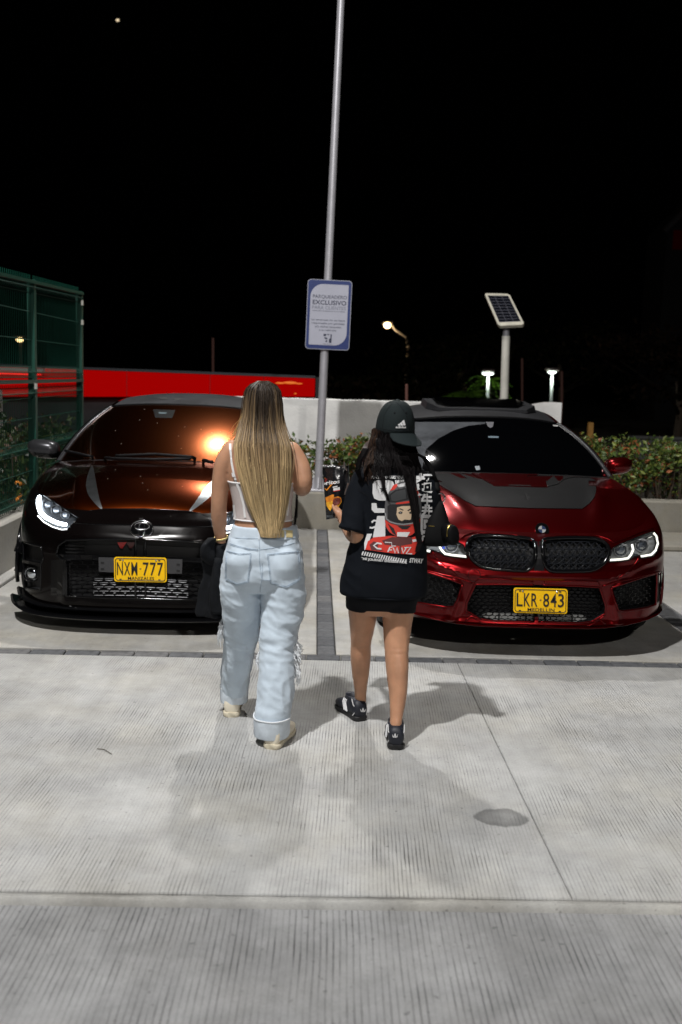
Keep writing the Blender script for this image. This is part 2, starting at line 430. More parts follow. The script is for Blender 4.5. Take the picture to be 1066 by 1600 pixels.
# the ragged mortar lip along the joint between the two pours
q = MB(); n = 260; rows = []
for i in range(n+1):
    x = -6.5+13.5*i/n
    e0 = 2.908+0.010*mnoise.noise(Vector((x*2.3, 0, 0)))+0.008*mnoise.noise(Vector((x*11, 3, 0))); e1 = 2.953
    zc = 0.003+0.003*mnoise.noise(Vector((x*3, 7, 0)))
    rows.append([(x, e0-0.012, -0.02), (x, e0, zc-0.003), (x, e0+0.03, zc), (x, e1-0.015, zc-0.002), (x, e1, -0.02)])
q.loft(rows, cap=False, closed=False)
obj('mortar_lip', q, M_lip, fore, smooth=True)
# pavers: one row across the mouth of the bays, one column between bays
me_p = {}
def paver(x, y, lx, ly, k):
    key = (round(lx, 3), round(ly, 3), k)
    if key not in me_p: me_p[key] = mesh_of('paver', MB().box(0, 0, 0, lx, ly, 0.08, bev=0.006), M_paver[k])
    o = bpy.data.objects.new('paver', me_p[key]); COL.objects.link(o); o.parent = fore
    o.location = (x, y, -0.042+random.uniform(-0.003, 0.002)); o.rotation_euler = (random.uniform(-.012, .012), random.uniform(-.012, .012), random.uniform(-.012, .012))
for i in range(34): paver(-2.52+0.2*i, 5.640+random.uniform(-.003, .003), 0.193, 0.100, random.randrange(3))
for x0 in (0.098, 2.58):
    w = 0.106 if x0 < 1 else 0.165
    for i in range(24): paver(x0, 5.80+0.2*i, w, 0.192, random.randrange(3))
# low kerb in front of the planter at the right, planter wall at the back, retaining wall on the left
def block(name, label, cat, x0, x1, y0, y1, z0, z1, m, bev=0.015):
    return tag(obj(name, MB().box((x0+x1)/2, (y0+y1)/2, (z0+z1)/2, x1-x0, y1-y0, z1-z0, bev=bev), m), label, cat)
block('planter_wall', 'long low concrete wall along the back of the parking bays below the hedge', 'wall', -2.62, 6.6, 10.524, 10.76, -0.05, 0.392, M_kerb)
block('kerb', 'low concrete kerb step at the foot of the planter wall behind the red car', 'kerb', 2.72, 6.6, 9.62, 10.52, 0.002, 0.062, M_kerb)
block('retaining_wall', 'low concrete wall beside the black car that carries the green mesh fence', 'wall', -2.62, -2.404, 3.6, 10.52, -0.05, 0.415, concrete('retaining_concrete', (0.40, 0.39, 0.365), 0, blot=0.12))
block('gutter_kerb', 'thin concrete kerb strip at the foot of the retaining wall', 'kerb', -2.400, -2.30, 3.6, 10.5, 0.002, 0.03, M_bay, 0.006)
obj('planter_soil', MB().box(1.6, 11.6, 0.12, 10, 1.66, 0.3), M_soil)['kind'] = 'structure'
# ---------------------------------------------------------------- white wall at the back
q = MB(); n = 90; top = []
for i in range(n+1):
    x = -1.5+4.58*i/n; z = 1.335+0.008*mnoise.noise(Vector((x*4, 1, 0)))+0.006*mnoise.noise(Vector((x*17, 2, 0)))
    top.append((x, z))
rows = [[(x, 12.5, 0), (x, 12.5+0.006*mnoise.noise(Vector((x*3, 5, 0))), z-0.01), (x, 12.52, z), (x, 12.68, z), (x, 12.7, 0)] for x, z in top]
q.loft(rows, cap=True, closed=True)
M_white = pm('white_render', (0.80, 0.795, 0.78), 0.9, var=(2.3, 0.2, 6), bump=(40, 0.5, 0.006))
ww = thing('white_wall', 'weathered white rendered wall behind the hedge and the light pole', 'wall', (0.5, 12.6, 0))
obj('wall', q, M_white, ww, world=True, smooth=True, sharp=30)
q = MB().prism([(2.70, 1.30), (2.70, 1.345), (2.80, 1.365), (2.86, 1.375), (2.98, 1.378), (3.075, 1.374), (3.075, 0.02), (2.70, 0.02)], 'y', 12.46, 12.495)
obj('end_pier', q, M_white, ww, world=True)
# ---------------------------------------------------------------- red building at the back left
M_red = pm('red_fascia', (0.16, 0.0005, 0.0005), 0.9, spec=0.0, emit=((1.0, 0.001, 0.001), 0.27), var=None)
bl = thing('red_canopy_building', 'low building with a long glowing red fascia behind the black car', 'building', (-6, 17.5, 0))
q = MB(); zl = lambda x: 1.150+(x+4)*0.028; zu = lambda x: 1.60+(x+4)*-0.008
xs = [-14, -9, -6, -4, -2, -0.03]
q.loft([[(x, 17.0, zl(x)), (x, 17.0, zu(x)), (x, 17.12, zu(x)), (x, 17.12, zl(x))] for x in xs])
obj('fascia', q, M_red, bl, world=True)
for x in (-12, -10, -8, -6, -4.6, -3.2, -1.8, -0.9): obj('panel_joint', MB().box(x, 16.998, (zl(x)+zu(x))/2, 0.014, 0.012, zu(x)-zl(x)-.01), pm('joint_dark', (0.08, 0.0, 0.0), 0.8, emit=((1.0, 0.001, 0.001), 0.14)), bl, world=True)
obj('roof_edge', MB().loft([[(x, 17.0, zu(x)+0.006), (x, 17.0, zu(x)+0.045), (x, 19.2, zu(x)+0.045), (x, 19.2, zu(x)+0.006)] for x in xs]), pm('roof_metal', (0.03, 0.035, 0.045), 0.5), bl, world=True)
obj('wall', MB().box(-7.02, 18.3, 0.57, 13.9, 2.2, 1.14), pm('dark_wall', (0.03, 0.03, 0.032), 0.9, var=(2, 0.3)), bl, world=True)
obj('side_panel', MB().box(0.02, 17.06, 1.41, 0.07, 0.1, 0.36), pm('dark_trim', (0.02, 0.02, 0.022), 0.6), bl, world=True)
obj('light_strip', MB().box(-6.2, 16.9, 1.50, 3.2, 0.03, 0.02), pm('red_neon', (0.5, 0.0, 0.0), 0.5, emit=((1.0, 0.03, 0.02), 1.6)), bl, world=True)
obj('canopy_edge', MB().box(-6.2, 16.86, 1.575, 3.3, 0.12, 0.05), pm('canopy_metal', (0.35, 0.33, 0.30), 0.6, emit=None), bl, world=True)
# orange reflections on the fascia near its end, put in as flat glowing ellipsoids
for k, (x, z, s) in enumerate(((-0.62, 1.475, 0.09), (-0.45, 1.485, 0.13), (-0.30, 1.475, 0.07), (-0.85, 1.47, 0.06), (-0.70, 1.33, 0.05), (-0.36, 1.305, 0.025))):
    obj('reflection_mark', MB().ball((x, 16.99, z), s*0.9, 0.008, s*0.16 if k < 4 else s*0.4, 10, 6), pm('orange_reflection', (0.6, 0.15, 0.02), 0.6, emit=((1.0, 0.22, 0.02), 0.55)), bl, world=True)
pb = thing('pale_boundary_wall', 'pale lit boundary wall seen through the green mesh fence', 'wall', (-6.5, 15.5, 0))
obj('wall', MB().box(-7.2, 15.5, 0.63, 4.7, 0.2, 1.26), pm('pale_render', (0.6, 0.59, 0.57), 0.9, var=(3, 0.15), bump=(20, 0.4, 0.01)), pb, world=True)
def stems_early():
    w = MB(); rg_ = random.Random(4)
    for k in range(9):
        y = 8.0+.06*k; w.tube([(-2.72, y, -.15), (-2.70+rg_.uniform(-.02, .02), y+rg_.uniform(-.05, .05), .3), (-2.68, y+rg_.uniform(-.1, .1), rg_.uniform(.5, .75))], [.006, .005, .003], 4)
    return w
# orange blossoms on a low plant behind the fence
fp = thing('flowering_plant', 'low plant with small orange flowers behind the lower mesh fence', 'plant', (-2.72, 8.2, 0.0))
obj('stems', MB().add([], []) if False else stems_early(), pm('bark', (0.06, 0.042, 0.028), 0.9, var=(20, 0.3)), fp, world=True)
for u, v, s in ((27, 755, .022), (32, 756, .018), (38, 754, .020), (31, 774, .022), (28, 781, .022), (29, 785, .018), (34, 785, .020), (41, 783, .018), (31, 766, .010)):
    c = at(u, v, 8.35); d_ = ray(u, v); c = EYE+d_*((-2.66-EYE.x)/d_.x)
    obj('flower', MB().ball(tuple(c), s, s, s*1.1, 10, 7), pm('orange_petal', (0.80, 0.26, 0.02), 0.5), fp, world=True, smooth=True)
# ---------------------------------------------------------------- light pole with the parking sign
M_galv = pm('painted_steel', (0.46, 0.455, 0.49), 0.42, 0.25, var=(9, 0.08))
P0 = Vector((0.043, 10.66, 0.392)); LEAN = Vector((0.0206, 0.0, 1.0)).normalized()
lp = thing('light_pole', 'tall pale steel light pole standing on the planter wall, running out of the picture', 'light pole', P0)
pt = lambda h: P0+LEAN*h
obj('pole', MB().tube([pt(0.02), pt(2.4), pt(8.3)], [0.045, 0.041, 0.03], 24), M_galv, lp, world=True, smooth=True, sharp=40)
obj('base_plate', MB().box(P0.x, P0.y, P0.z+0.012, 0.235, 0.20, 0.022, bev=0.004), M_galv, lp, world=True)
for k in range(4):
    c, s = math.cos(k*math.pi/2), math.sin(k*math.pi/2); g = MB()
    v = [Vector((0.036, -0.004, 0.024)), Vector((0.108, -0.004, 0.024)), Vector((0.108, -0.004, 0.045)), Vector((0.040, -0.004, 0.16))]
    v += [p+Vector((0, 0.008, 0)) for p in v]; M = Matrix.Rotation(k*math.pi/2, 3, 'Z')
    g.add([M @ p+P0 for p in v], [(0, 1, 2, 3), (7, 6, 5, 4), (0, 4, 5, 1), (1, 5, 6, 2), (2, 6, 7, 3), (3, 7, 4, 0)])
    obj('gusset', g, M_galv, lp, world=True)
    bx, by = (0.09*(1 if k in (0, 3) else -1)), 0.078*(1 if k < 2 else -1)
    obj('anchor_bolt', MB().tube([P0+Vector((bx, by, 0.02)), P0+Vector((bx, by, 0.05))], 0.009, 6), M_galv, lp, world=True)
obj('weld_collar', MB().tube([pt(0.335), pt(0.345)], 0.047, 20), M_galv, lp, world=True)
hd = pt(8.3)
obj('lamp_arm', MB().tube([hd, hd+Vector((-.1, -.03, .05)), (-0.15, 10.92, 8.70)], 0.025, 10), M_galv, lp, world=True, smooth=True)
obj('lamp_head', MB().box(-0.15, 10.90, 8.66, 0.42, 0.42, 0.10, bev=0.02), pm('lamp_body', (0.2, 0.2, 0.21), 0.5), lp, world=True)
# sign
SO = Vector((0.1055, 10.60, 2.255)); SR = Vector((0.9989, 0.0, -0.017)); SR.normalize(); SU = Vector((0.0165, 0, 1)).normalized(); SN = Vector((0, -1, 0))
sg = thing('parking_sign', 'blue and white customer parking sign fixed to the light pole', 'sign', SO)
def splane(pts, d): return [SO+SR*x+SU*z+SN*d for x, z in pts]
def rrect(hw, hh, rad, n=8):
    out = []
    for sx, sz, a0 in ((1, 1, 0), (-1, 1, 90), (-1, -1, 180), (1, -1, 270)):
        r_ = rad[(sx, sz)] if isinstance(rad, dict) else rad
        for k in range(n+1):
            a = R(a0+90*k/n); out.append((sx*(hw-r_)+r_*math.cos(a), sz*(hh-r_)+r_*math.sin(a)))
    return out
def plate(pts, d0, d1):
    a = splane(pts, d0); b = splane(pts, d1); n = len(pts)
    return MB().add(a+b, [tuple(range(n)), tuple(range(2*n-1, n-1, -1))]+[(i, i+n, (i+1) % n+n, (i+1) % n) for i in range(n)])
HW, HH = 0.231, 0.358
obj('sign_rim', plate(rrect(HW, HH, 0.035), 0.0, 0.008), pm('sign_rim', (0.42, 0.43, 0.5), 0.5), sg, world=True)
obj('blue_border', plate(rrect(HW-0.006, HH-0.006, 0.03), 0.002, 0.0095), pm('sign_blue', (0.012, 0.032, 0.16), 0.5, var=(8, 0.08)), sg, world=True)
obj('white_panel', plate(rrect(HW-0.034, HH-0.045, {(1, 1): 0.004, (-1, 1): 0.13, (-1, -1): 0.004, (1, -1): 0.13}, 14), 0.004, 0.011), pm('sign_white', (0.46, 0.47, 0.56), 0.5, var=(5, 0.04)), sg, world=True)
M_ink = pm('sign_ink', (0.03, 0.035, 0.07), 0.6)
M_ink2 = pm('sign_grey_ink', (0.17, 0.18, 0.24), 0.6)
def stext(s, x0, x1, z, h, m, bold=0.0):
    obj('lettering', text_flat(s, SO+SR*x0+SU*z, SR*(x1-x0), SU*h, SN, 0.0125, bold), m, sg, world=True)
stext('PARQUEADERO', -0.172, 0.183, 0.168, 0.036, M_ink, 0.004)
stext('EXCLUSIVO', -0.172, 0.180, 0.104, 0.046, M_ink, 0.018)
stext('PARA CLIENTES', -0.174, 0.176, 0.055, 0.036, M_ink2)
stext('DURANTE SU PERMANENCIA EN LA TIENDA', -0.172, 0.172, 0.034, 0.008, M_ink, 0.01)
stext('La empresa no se hace', -0.175, 0.172, -0.062, 0.020, M_ink, 0.004)
stext('responsable por pérdidas', -0.173, 0.172, -0.097, 0.020, M_ink, 0.004)
stext('y/o daños causados', -0.138, 0.137, -0.132, 0.020, M_ink, 0.004)
stext('a su vehículo.', -0.092, 0.092, -0.167, 0.020, M_ink, 0.004)
def blot(pts, m=M_ink, d=0.0125):
    obj('emblem', MB().add(splane(pts, d), [tuple(range(len(pts)))]), m, sg, world=True)
ex, ez = -0.003, -0.243
blot([(ex-.042, ez+.045), (ex-.01, ez+.045), (ex-.014, ez+.03), (ex-.022, ez+.022), (ex-.042, ez+.022)])
blot([(ex+.03, ez+.045), (ex+.045, ez+.045), (ex+.045, ez-.045), (ex+.018, ez-.045), (ex+.018, ez-.008), (ex+.034, ez+.008)])
blot([(ex-.034, ez+.008), (ex-.012, ez+.012), (ex+.004, ez-.004), (ex-.008, ez-.012), (ex-.026, ez-.004)])
blot([(ex-.02, ez-.028), (ex-.008, ez-.018), (ex+.003, ez-.022), (ex-.002, ez-.036), (ex-.012, ez-.040)])
blot([(ex-.006, ez+.045), (ex+.022, ez+.045), (ex+.008, ez+.03)])
stext('Comercial', ex-0.045, ex+0.045, ez-0.062, 0.010, M_ink)
for z in (0.2, -0.2): obj('bracket', MB().box(SO.x+0.003*z, SO.y+0.03, SO.z+z, 0.11, 0.055, 0.03), M_galv, sg, world=True)
# ---------------------------------------------------------------- solar lamp post
M_post = pm('post_paint', (0.62, 0.61, 0.55), 0.6, var=(4, 0.14, 5))
S0 = Vector((2.545, 13.5, 0))
sp = thing('solar_lamp_post', 'white post with a tilted solar panel standing behind the red car', 'solar light', S0)
obj('post', MB().tube([S0, S0+Vector((-0.005, 0, 1.4)), S0+Vector((-0.022, 0, 2.22))], [0.057, 0.056, 0.053], 20), M_post, sp, world=True, smooth=True, sharp=40)
obj('post_head', MB().tube([S0+Vector((-0.022, 0, 2.2)), S0+Vector((-0.024, 0, 2.42))], 0.045, 18), pm('post_grey', (0.24, 0.24, 0.26), 0.5, 0.3), sp, world=True, smooth=True, sharp=40)
TL, TR_, BR_, BL = at(757, 459, 13.82), at(796, 460, 13.70), at(820, 508, 13.30), at(779, 510, 13.40)
def bil(a, b): return (TL*(1-a)+TR_*a)*(1-b)+(BL*(1-a)+BR_*a)*b
pn = ((TR_-TL).cross(BL-TL)).normalized()
if pn.y > 0: pn = -pn
fr = MB(); c8 = [(0.0, .05), (.06, 0), (.92, 0), (1, .05), (1, .95), (.93, 1), (.07, 1), (0, .95)]
a_ = [bil(*p)+pn*0.012 for p in c8]; b_ = [bil(*p)-pn*0.04 for p in c8]
fr.add(a_+b_, [tuple(range(8)), tuple(range(15, 7, -1))]+[(i, i+8, (i+1) % 8+8, (i+1) % 8) for i in range(8)])
obj('panel_frame', fr, pm('panel_frame', (0.6, 0.57, 0.47), 0.45, var=(12, 0.15)), sp, world=True)
obj('panel_backing', MB().add([bil(*p)+pn*0.0135 for p in ((.09, .07), (.92, .07), (.92, .90), (.09, .90))], [(0, 1, 2, 3)]), pm('cell_line', (0.10, 0.10, 0.13), 0.4), sp, world=True)
M_cell = pm('solar_cell', (0.006, 0.007, 0.012), 0.12, spec=0.6)
for i in range(3):
    for j in range(9):
        a0, a1 = .095+.275*i+.006, .095+.275*(i+1)-.006; b0, b1 = .075+.0915*j+.006, .075+.0915*(j+1)-.006
        vv = [bil(a, b)+pn*d for d in (0.0125, 0.0155) for a, b in ((a0, b0), (a1, b0), (a1, b1), (a0, b1))]
        obj('cell', MB().add(vv, [(4, 5, 6, 7), (0, 1, 5, 4), (1, 2, 6, 5), (2, 3, 7, 6), (3, 0, 4, 7)]), M_cell, sp, world=True)
# ---------------------------------------------------------------- green mesh fence on the retaining wall
M_fence = pm('green_powder_coat', (0.005, 0.055, 0.037), 0.45, var=(6, 0.15))
fn = thing('mesh_fence', 'tall green welded mesh fence on the retaining wall beside the black car', 'fence', (-2.5, 8.8, 0.415))
XF = -2.50
def fpost(y, z1): obj('post', MB().box(XF, y, (0.415+z1)/2, 0.062, 0.062, z1-0.415, bev=0.004), M_fence, fn, world=True)
YP = [5.3, 7.1, 8.90, 10.66]
for y in YP: fpost(y, 2.355+0.025*(y-8.03))
ZT = lambda y: 2.365+0.025*(y-8.03)
obj('top_rail', MB().loft([[(XF+dx, y, ZT(y)+dz) for dx, dz in ((0, -.045), (.042, -.045), (.042, -.018), (0, -.018))] for y in (YP[0]-.03, YP[-1]+.03)]), M_fence, fn, world=True)
obj('middle_rail', MB().box(XF, (YP[0]+YP[-1])/2, 1.50, 0.07, YP[-1]-YP[0]+0.06, 0.03), M_fence, fn, world=True)
for a, b in zip(YP, YP[1:]):
    w = MB(); y = a+0.05
    while y < b-0.03:
        for z0, z1, folds in ((0.43, 1.47, (0.50, 0.93, 1.40)), (1.53, ZT(y)+.03, (1.58, ZT(y)-.09))):
            zs = [z0]+[q_ for f_ in folds for q_ in (f_-0.045, f_, f_+0.045)]+[z1]
            pts = [(XF+(0.035 if any(abs(z-f_) < 1e-6 for f_ in folds) else 0.0), y, z) for z in sorted(zs)]
            w.tube(pts, 0.0032, 4, cap=False)
        y += 0.05
    for z, dx in ((0.455, 0), (0.50, .035), (0.545, 0), (0.72, 0), (0.885, 0), (0.93, .035), (0.975, 0), (1.18, 0), (1.355, 0), (1.40, .035), (1.445, 0), (1.535, 0), (1.58, .035), (1.625, 0), (1.86, 0), (2.10, 0), (2.31, 0), (2.355, .035), (2.40, 0)):
        sl_ = (lambda y: ZT(y)-ZT(10.66)) if z > 2.2 else (lambda y: 0)
        w.tube([(XF+dx, a, z+sl_(a)), (XF+dx, b, z+sl_(b))], 0.0045, 4, cap=False)
    obj('wire_mesh', w, M_fence, fn, world=True, fix=False, kind='stuff')
for y, z in ((10.62, 2.30), (10.62, 2.10), (8.86, 1.46)): obj('clip', MB().box(XF+0.045, y-0.02, z, 0.02, 0.03, 0.05), pm('zinc', (0.55, 0.55, 0.5), 0.4, 0.5), fn, world=True)
# ---------------------------------------------------------------- leafy things
def leaf_cloud(n, c, half, size, seed, shape='box', tones=((0.035, 0.06, 0.018), (0.06, 0.085, 0.02), (0.13, 0.05, 0.02)), wts=(0.6, 0.3, 0.1), lo=0.0):
    rg = np.random.default_rng(seed)
    P = rg.uniform(-1, 1, (n*3, 3))
    if shape == 'ball': P = P[(P**2).sum(1) < 1][:n]
    else: P = P[:n]
    # clumps with gaps: keep leaves near a few dozen shoots
    K = rg.uniform(-1, 1, (max(14, n//55), 3)); K[:, 2] = np.abs(K[:, 2])**0.6*2-1
    if shape == 'ball': K /= np.maximum(1, np.linalg.norm(K, axis=1))[:, None]
    a = K[rg.integers(0, len(K), len(P))]; P = a*0.80+rg.normal(0, 0.16, P.shape)*np.array([1, 1, 0.9])
    P = P*np.array(half)+np.array(c); P[:, 2] = np.maximum(P[:, 2], lo)
    m = len(P); d = rg.normal(0, 1, (m, 3)); d[:, 2] = np.abs(d[:, 2])*0.7+0.1; d /= np.linalg.norm(d, axis=1)[:, None]
    s = np.cross(d, rg.normal(0, 1, (m, 3))); s /= np.linalg.norm(s, axis=1)[:, None]; nn = np.cross(d, s)
    L = rg.uniform(0.6, 1.25, m)[:, None]*size; w = L*0.25
    V = np.stack([P, P+d*L*0.45+s*w+nn*w*0.35, P+d*L, P+d*L*0.45-s*w+nn*w*0.35], 1).reshape(-1, 3)
    me = bpy.data.meshes.new('leaves'); F = (np.arange(m)[:, None]*4+np.array([[0, 1, 2, 3]]))
    # two triangles folded along the midrib
    T = np.concatenate([np.arange(m)[:, None]*4+np.array([[0, 1, 2]]), np.arange(m)[:, None]*4+np.array([[0, 2, 3]])])
    me.from_pydata(V.tolist(), [], T.tolist())
    tone = np.array(tones)[rg.choice(len(tones), m, p=np.array(wts)/sum(wts))]*rg.uniform(0.6, 1.5, (m, 1))
    C = np.repeat(np.concatenate([tone, np.ones((m, 1))], 1), 4, 0).astype(np.float32)
    at_ = me.color_attributes.new('tone', 'FLOAT_COLOR', 'POINT'); at_.data.foreach_set('color', C.ravel())
    me.materials.append(pm('leaf', (0.05, 0.08, 0.02), 0.42, attr='tone', spec=0.4) if size < .1 else pm('tree_leaf', (0.01, 0.01, 0.005), 0.9, attr='tone', spec=0.0)); return me
def stems(n, c, half, z0, seed):
    rg = random.Random(seed); w = MB()
    for _ in range(n):
        x, y = c[0]+rg.uniform(-1, 1)*half[0]*0.7, c[1]+rg.uniform(-1, 1)*half[1]*0.7
        x2, y2 = x+rg.uniform(-.1, .1), y+rg.uniform(-.1, .1); zt = c[2]+half[2]*rg.uniform(0.2, 0.95)
        w.tube([(x, y, z0), ((x+x2)/2+rg.uniform(-.03, .03), (y+y2)/2, (z0+zt)/2), (x2, y2, zt)], [0.008, 0.006, 0.003], 4)
    return w
M_bark = pm('bark', (0.06, 0.042, 0.028), 0.9, var=(20, 0.3))
HV = []
for k in range(4):
    tn = ((0.06, 0.10, 0.022), (0.13, 0.16, 0.03), (0.26, 0.085, 0.03)) if k != 2 else ((0.06, 0.10, 0.022), (0.12, 0.15, 0.03), (0.22, 0.10, 0.03))
    HV.append((leaf_cloud(2100, (0, 0, 0.36), (0.44, 0.36, 0.38), 0.068, 40+k, tones=tn, wts=(0.55, 0.3, 0.15)), mesh_of('stems', stems(26, (0, 0, 0.4), (0.45, 0.34, 0.4), 0.0, 9+k), M_bark)))
HV.append((leaf_cloud(2300, (0, 0, 0.36), (0.44, 0.36, 0.36), 0.06, 77, tones=((0.02, 0.035, 0.01), (0.035, 0.05, 0.012), (0.07, 0.03, 0.012)), wts=(0.6, 0.3, 0.1)), HV[0][1]))
def shrub(x, y, z, k, rot, sc, label, group):
    t = thing('shrub', label, 'shrub', (x, y, z), group, rot); t.scale = sc
    for nm, me in (('foliage', HV[k][0]), ('stems', HV[k][1])):
        o = bpy.data.objects.new(nm, me); COL.objects.link(o); o.parent = t
lab0 = 'leafy hedge shrub behind the planter wall, hidden for the most part by the cars'
HL = {2: 'hedge shrub with reddish leaves just left of the light pole', 3: 'hedge shrub with reddish leaves between the light pole and the woman in the cap', 4: 'hedge shrub behind the head of the woman in the cap', 7: 'hedge shrub behind the right mirror of the red car', 8: 'leafy green hedge shrub right of the red car, next to the ochre post', 9: 'leafy green hedge shrub at the right edge above the planter wall'}
for i, x in enumerate((-1.9, -1.15, -0.42, 0.30, 0.98, 1.72, 2.45, 3.12, 3.78, 4.45, 5.2)):
    hs = 0.93 if x < 2 else 0.99
    shrub(x+random.uniform(-.06, .06), 11.15+random.uniform(-.08, .08), 0.27, i % 4, random.choice((0, math.pi)), (1.05, 0.9, hs*random.uniform(0.92, 1.06)), HL.get(i, lab0), 'hedge shrubs behind the planter wall')
lab = 'dark shrub growing behind the green mesh fence'
for i, (x, y, s) in enumerate(((-3.1, 8.3, 1.1), (-3.15, 9.2, 1.15), (-3.05, 10.2, 1.1), (-3.9, 10.9, 1.4), (-3.3, 11.9, 1.15), (-4.3, 9.6, 1.2))):
    shrub(x, y, -0.15, 4, random.uniform(0, 6), (1.1*s, 1.0*s, 1.35*s), lab, 'shrubs behind the mesh fence')
# ================================================================ far things in the dark
def leafy_tree(name, label, x, y, h, r, seed, n=1500, leaf=0.2, tones=((0.004, 0.005, 0.002), (0.010, 0.007, 0.004))):
    t = thing(name, label, 'tree', (x, y, -0.18))
    rg = random.Random(seed); w = MB(); w.tube([(0, 0, 0), (0.05, 0, h*0.35), (-0.05, 0.1, h*0.6)], [0.14, 0.10, 0.06], 8)
    obj('trunk', w, M_bark, t)
    l = MB()
    for k in range(6):
        a = rg.uniform(0, 6.28); z0 = h*rg.uniform(0.3, 0.55)
        l.tube([(0, 0, z0), (math.cos(a)*r*0.35, math.sin(a)*r*0.35, z0+h*0.12), (math.cos(a)*r*0.7, math.sin(a)*r*0.7, z0+h*0.28)], [0.06, 0.04, 0.015], 6)
    obj('limbs', l, pm('dark_bark', (0.012, 0.009, 0.006), 0.95, spec=0.1), t)
    o = bpy.data.objects.new('crown', leaf_cloud(n, (0, 0, h*0.68), (r, r, h*0.34), leaf, seed, 'ball', tones, (0.6, 0.4))); COL.objects.link(o); o.parent = t
leafy_tree('tree', 'dim brownish tree just left of the far street lamp, beyond the white wall', 3.0, 30, 2.9, 1.6, 3)
leafy_tree('tree', 'dim tree rising right of the far street lamp', 5.0, 34, 3.4, 1.5, 5)
leafy_tree('tree', 'dark tree behind the small lamps at the right of the solar post', 8.3, 34, 4.0, 2.6, 8)
leafy_tree('tree', 'dark tree at the right edge beyond the hedge', 9.5, 26, 3.2, 2.8, 12, tones=((0.010, 0.007, 0.005), (0.018, 0.010, 0.006)))
leafy_tree('tree', 'dim low tree behind the white wall, right of the light pole', 1.2, 24, 1.75, 1.7, 14)
# palms
def palm(label, x, y, h, seed, fr, spread):
    t = thing('palm', label, 'palm', (x, y, -0.18)); rg = random.Random(seed)
    obj('trunk', MB().tube([(0, 0, 0), (0.03, 0, h*0.5), (0, 0, h)], [0.10, 0.08, 0.07], 8), M_bark, t)
    me = None
    for k in range(fr):
        a = k*2.399+rg.uniform(-.2, .2); e = rg.uniform(0.2, 1.0); f = MB(); L = spread*rg.uniform(0.8, 1.1); pts = []
        for s in range(9):
            q_ = s/8; pts.append(Vector((math.cos(a)*L*q_, math.sin(a)*L*q_, h+L*(e*q_-1.0*q_*q_))))
        f.tube(pts, [0.012*(1-s/9)+0.003 for s in range(9)], 4)
        sd = Vector((-math.sin(a), math.cos(a), 0))
        for s in range(2, 9):
            for sg_ in (-1, 1):
                p = pts[s]; l = L*0.32*math.sin(min(1, s/8+0.15)*math.pi*0.9+0.1); tip = p+sd*sg_*l+Vector((math.cos(a), math.sin(a), -0.35))*l*0.6; dd = (pts[s]-pts[s-1])*0.32
                f.add([p-dd, p+dd, tip], [(0, 1, 2)])
        obj('frond', f, pm('palm_leaf', (0.14, 0.30, 0.03), 0.45), t, fix=False)
palm('bright green palm lit by the small lamps, left of the solar post', 4.05, 27.0, 1.35, 4, 17, 0.95)
palm('yellowish palm under the left small lamp behind the red car', 5.35, 31.2, 1.75, 6, 13, 0.75)
# street lamp
M_dark = pm('dark_steel', (0.11, 0.09, 0.075), 0.6)
SLx, SLy = 3.6, 40.0
sl = thing('street_lamp', 'far street lamp with a curved arm and a warm glowing head', 'street lamp', (SLx, SLy, -0.18))
hd = at(606, 507, 40.0); kn = at(638, 541, 40.0)
obj('pole', MB().tube([(SLx, SLy, -0.18), (SLx-0.02, SLy, 1.5), tuple(kn)], [0.11, 0.09, 0.07], 12), M_dark, sl, world=True, smooth=True)
obj('arm', MB().tube([tuple(kn+Vector((0, 0, -.05))), tuple(kn+Vector((-.08, 0, .35))), tuple(kn*0.35+hd*0.65+Vector((0, 0, .10))), tuple(hd+Vector((.12, 0, .05)))], [0.06, 0.05, 0.045, 0.04], 10), M_dark, sl, world=True, smooth=True)
obj('lamp_hood', MB().ball((hd.x, hd.y+0.05, hd.z+0.09), 0.26, 0.16, 0.08), M_dark, sl, world=True, smooth=True)
obj('lamp_glass', MB().ball((hd.x-0.02, hd.y-0.02, hd.z-0.02), 0.14, 0.14, 0.125), pm('sodium_glow', (1, 0.8, 0.5), 0.5, emit=((1.0, 0.72, 0.36), 9)), sl, world=True, smooth=True)
def garden_lamp(label, u, v, Y, twin, col, st):
    c = at(u, v, Y); t = thing('garden_lamp', label, 'lamp', (c.x+0.06, Y, -0.18), 'small lamps behind the red car')
    obj('post', MB().tube([(c.x+0.06, Y+0.05, -0.18), (c.x+0.03, Y+0.05, c.z-0.02)], 0.045, 10), pm('lamp_post', (0.30, 0.31, 0.33), 0.5), t, world=True, smooth=True)
    obj('lamp_hood', MB().box(c.x, Y, c.z+0.09, 0.36, 0.3, 0.10, bev=0.04), pm('lamp_hood', (0.12, 0.09, 0.09), 0.6), t, world=True)
    for dx in ((-.095, .095) if twin else (0,)):
        w_ = 0.085 if twin else 0.135
        obj('lamp_glass', MB().ball((c.x+dx, Y-0.05, c.z+0.01), w_, 0.1, 0.042, 12, 8), pm('cold_glow'+str(st), (1, 1, 1), 0.5, emit=(col, st)), t, world=True, smooth=True)
    l = bpy.data.lights.new('garden_lamp_light', 'POINT'); l.energy = 22; l.color = (0.85, 1.0, 0.8); l.shadow_soft_size = 0.1
    o = bpy.data.objects.new('garden_lamp_light', l); COL.objects.link(o); o.location = (c.x, Y-0.1, c.z-0.15)
garden_lamp('small twin lamp with two white glass halves just left of the solar post', 762, 584, 30, True, (0.86, 1.0, 0.92), 2.6)
garden_lamp('small white lamp on a pale post above the right end of the white wall', 862, 582, 30, False, (0.84, 0.97, 1.0), 2.6)
l = bpy.data.lights.new('street_lamp_light', 'POINT'); l.energy = 60; l.color = (1.0, 0.75, 0.42); l.shadow_soft_size = 0.15
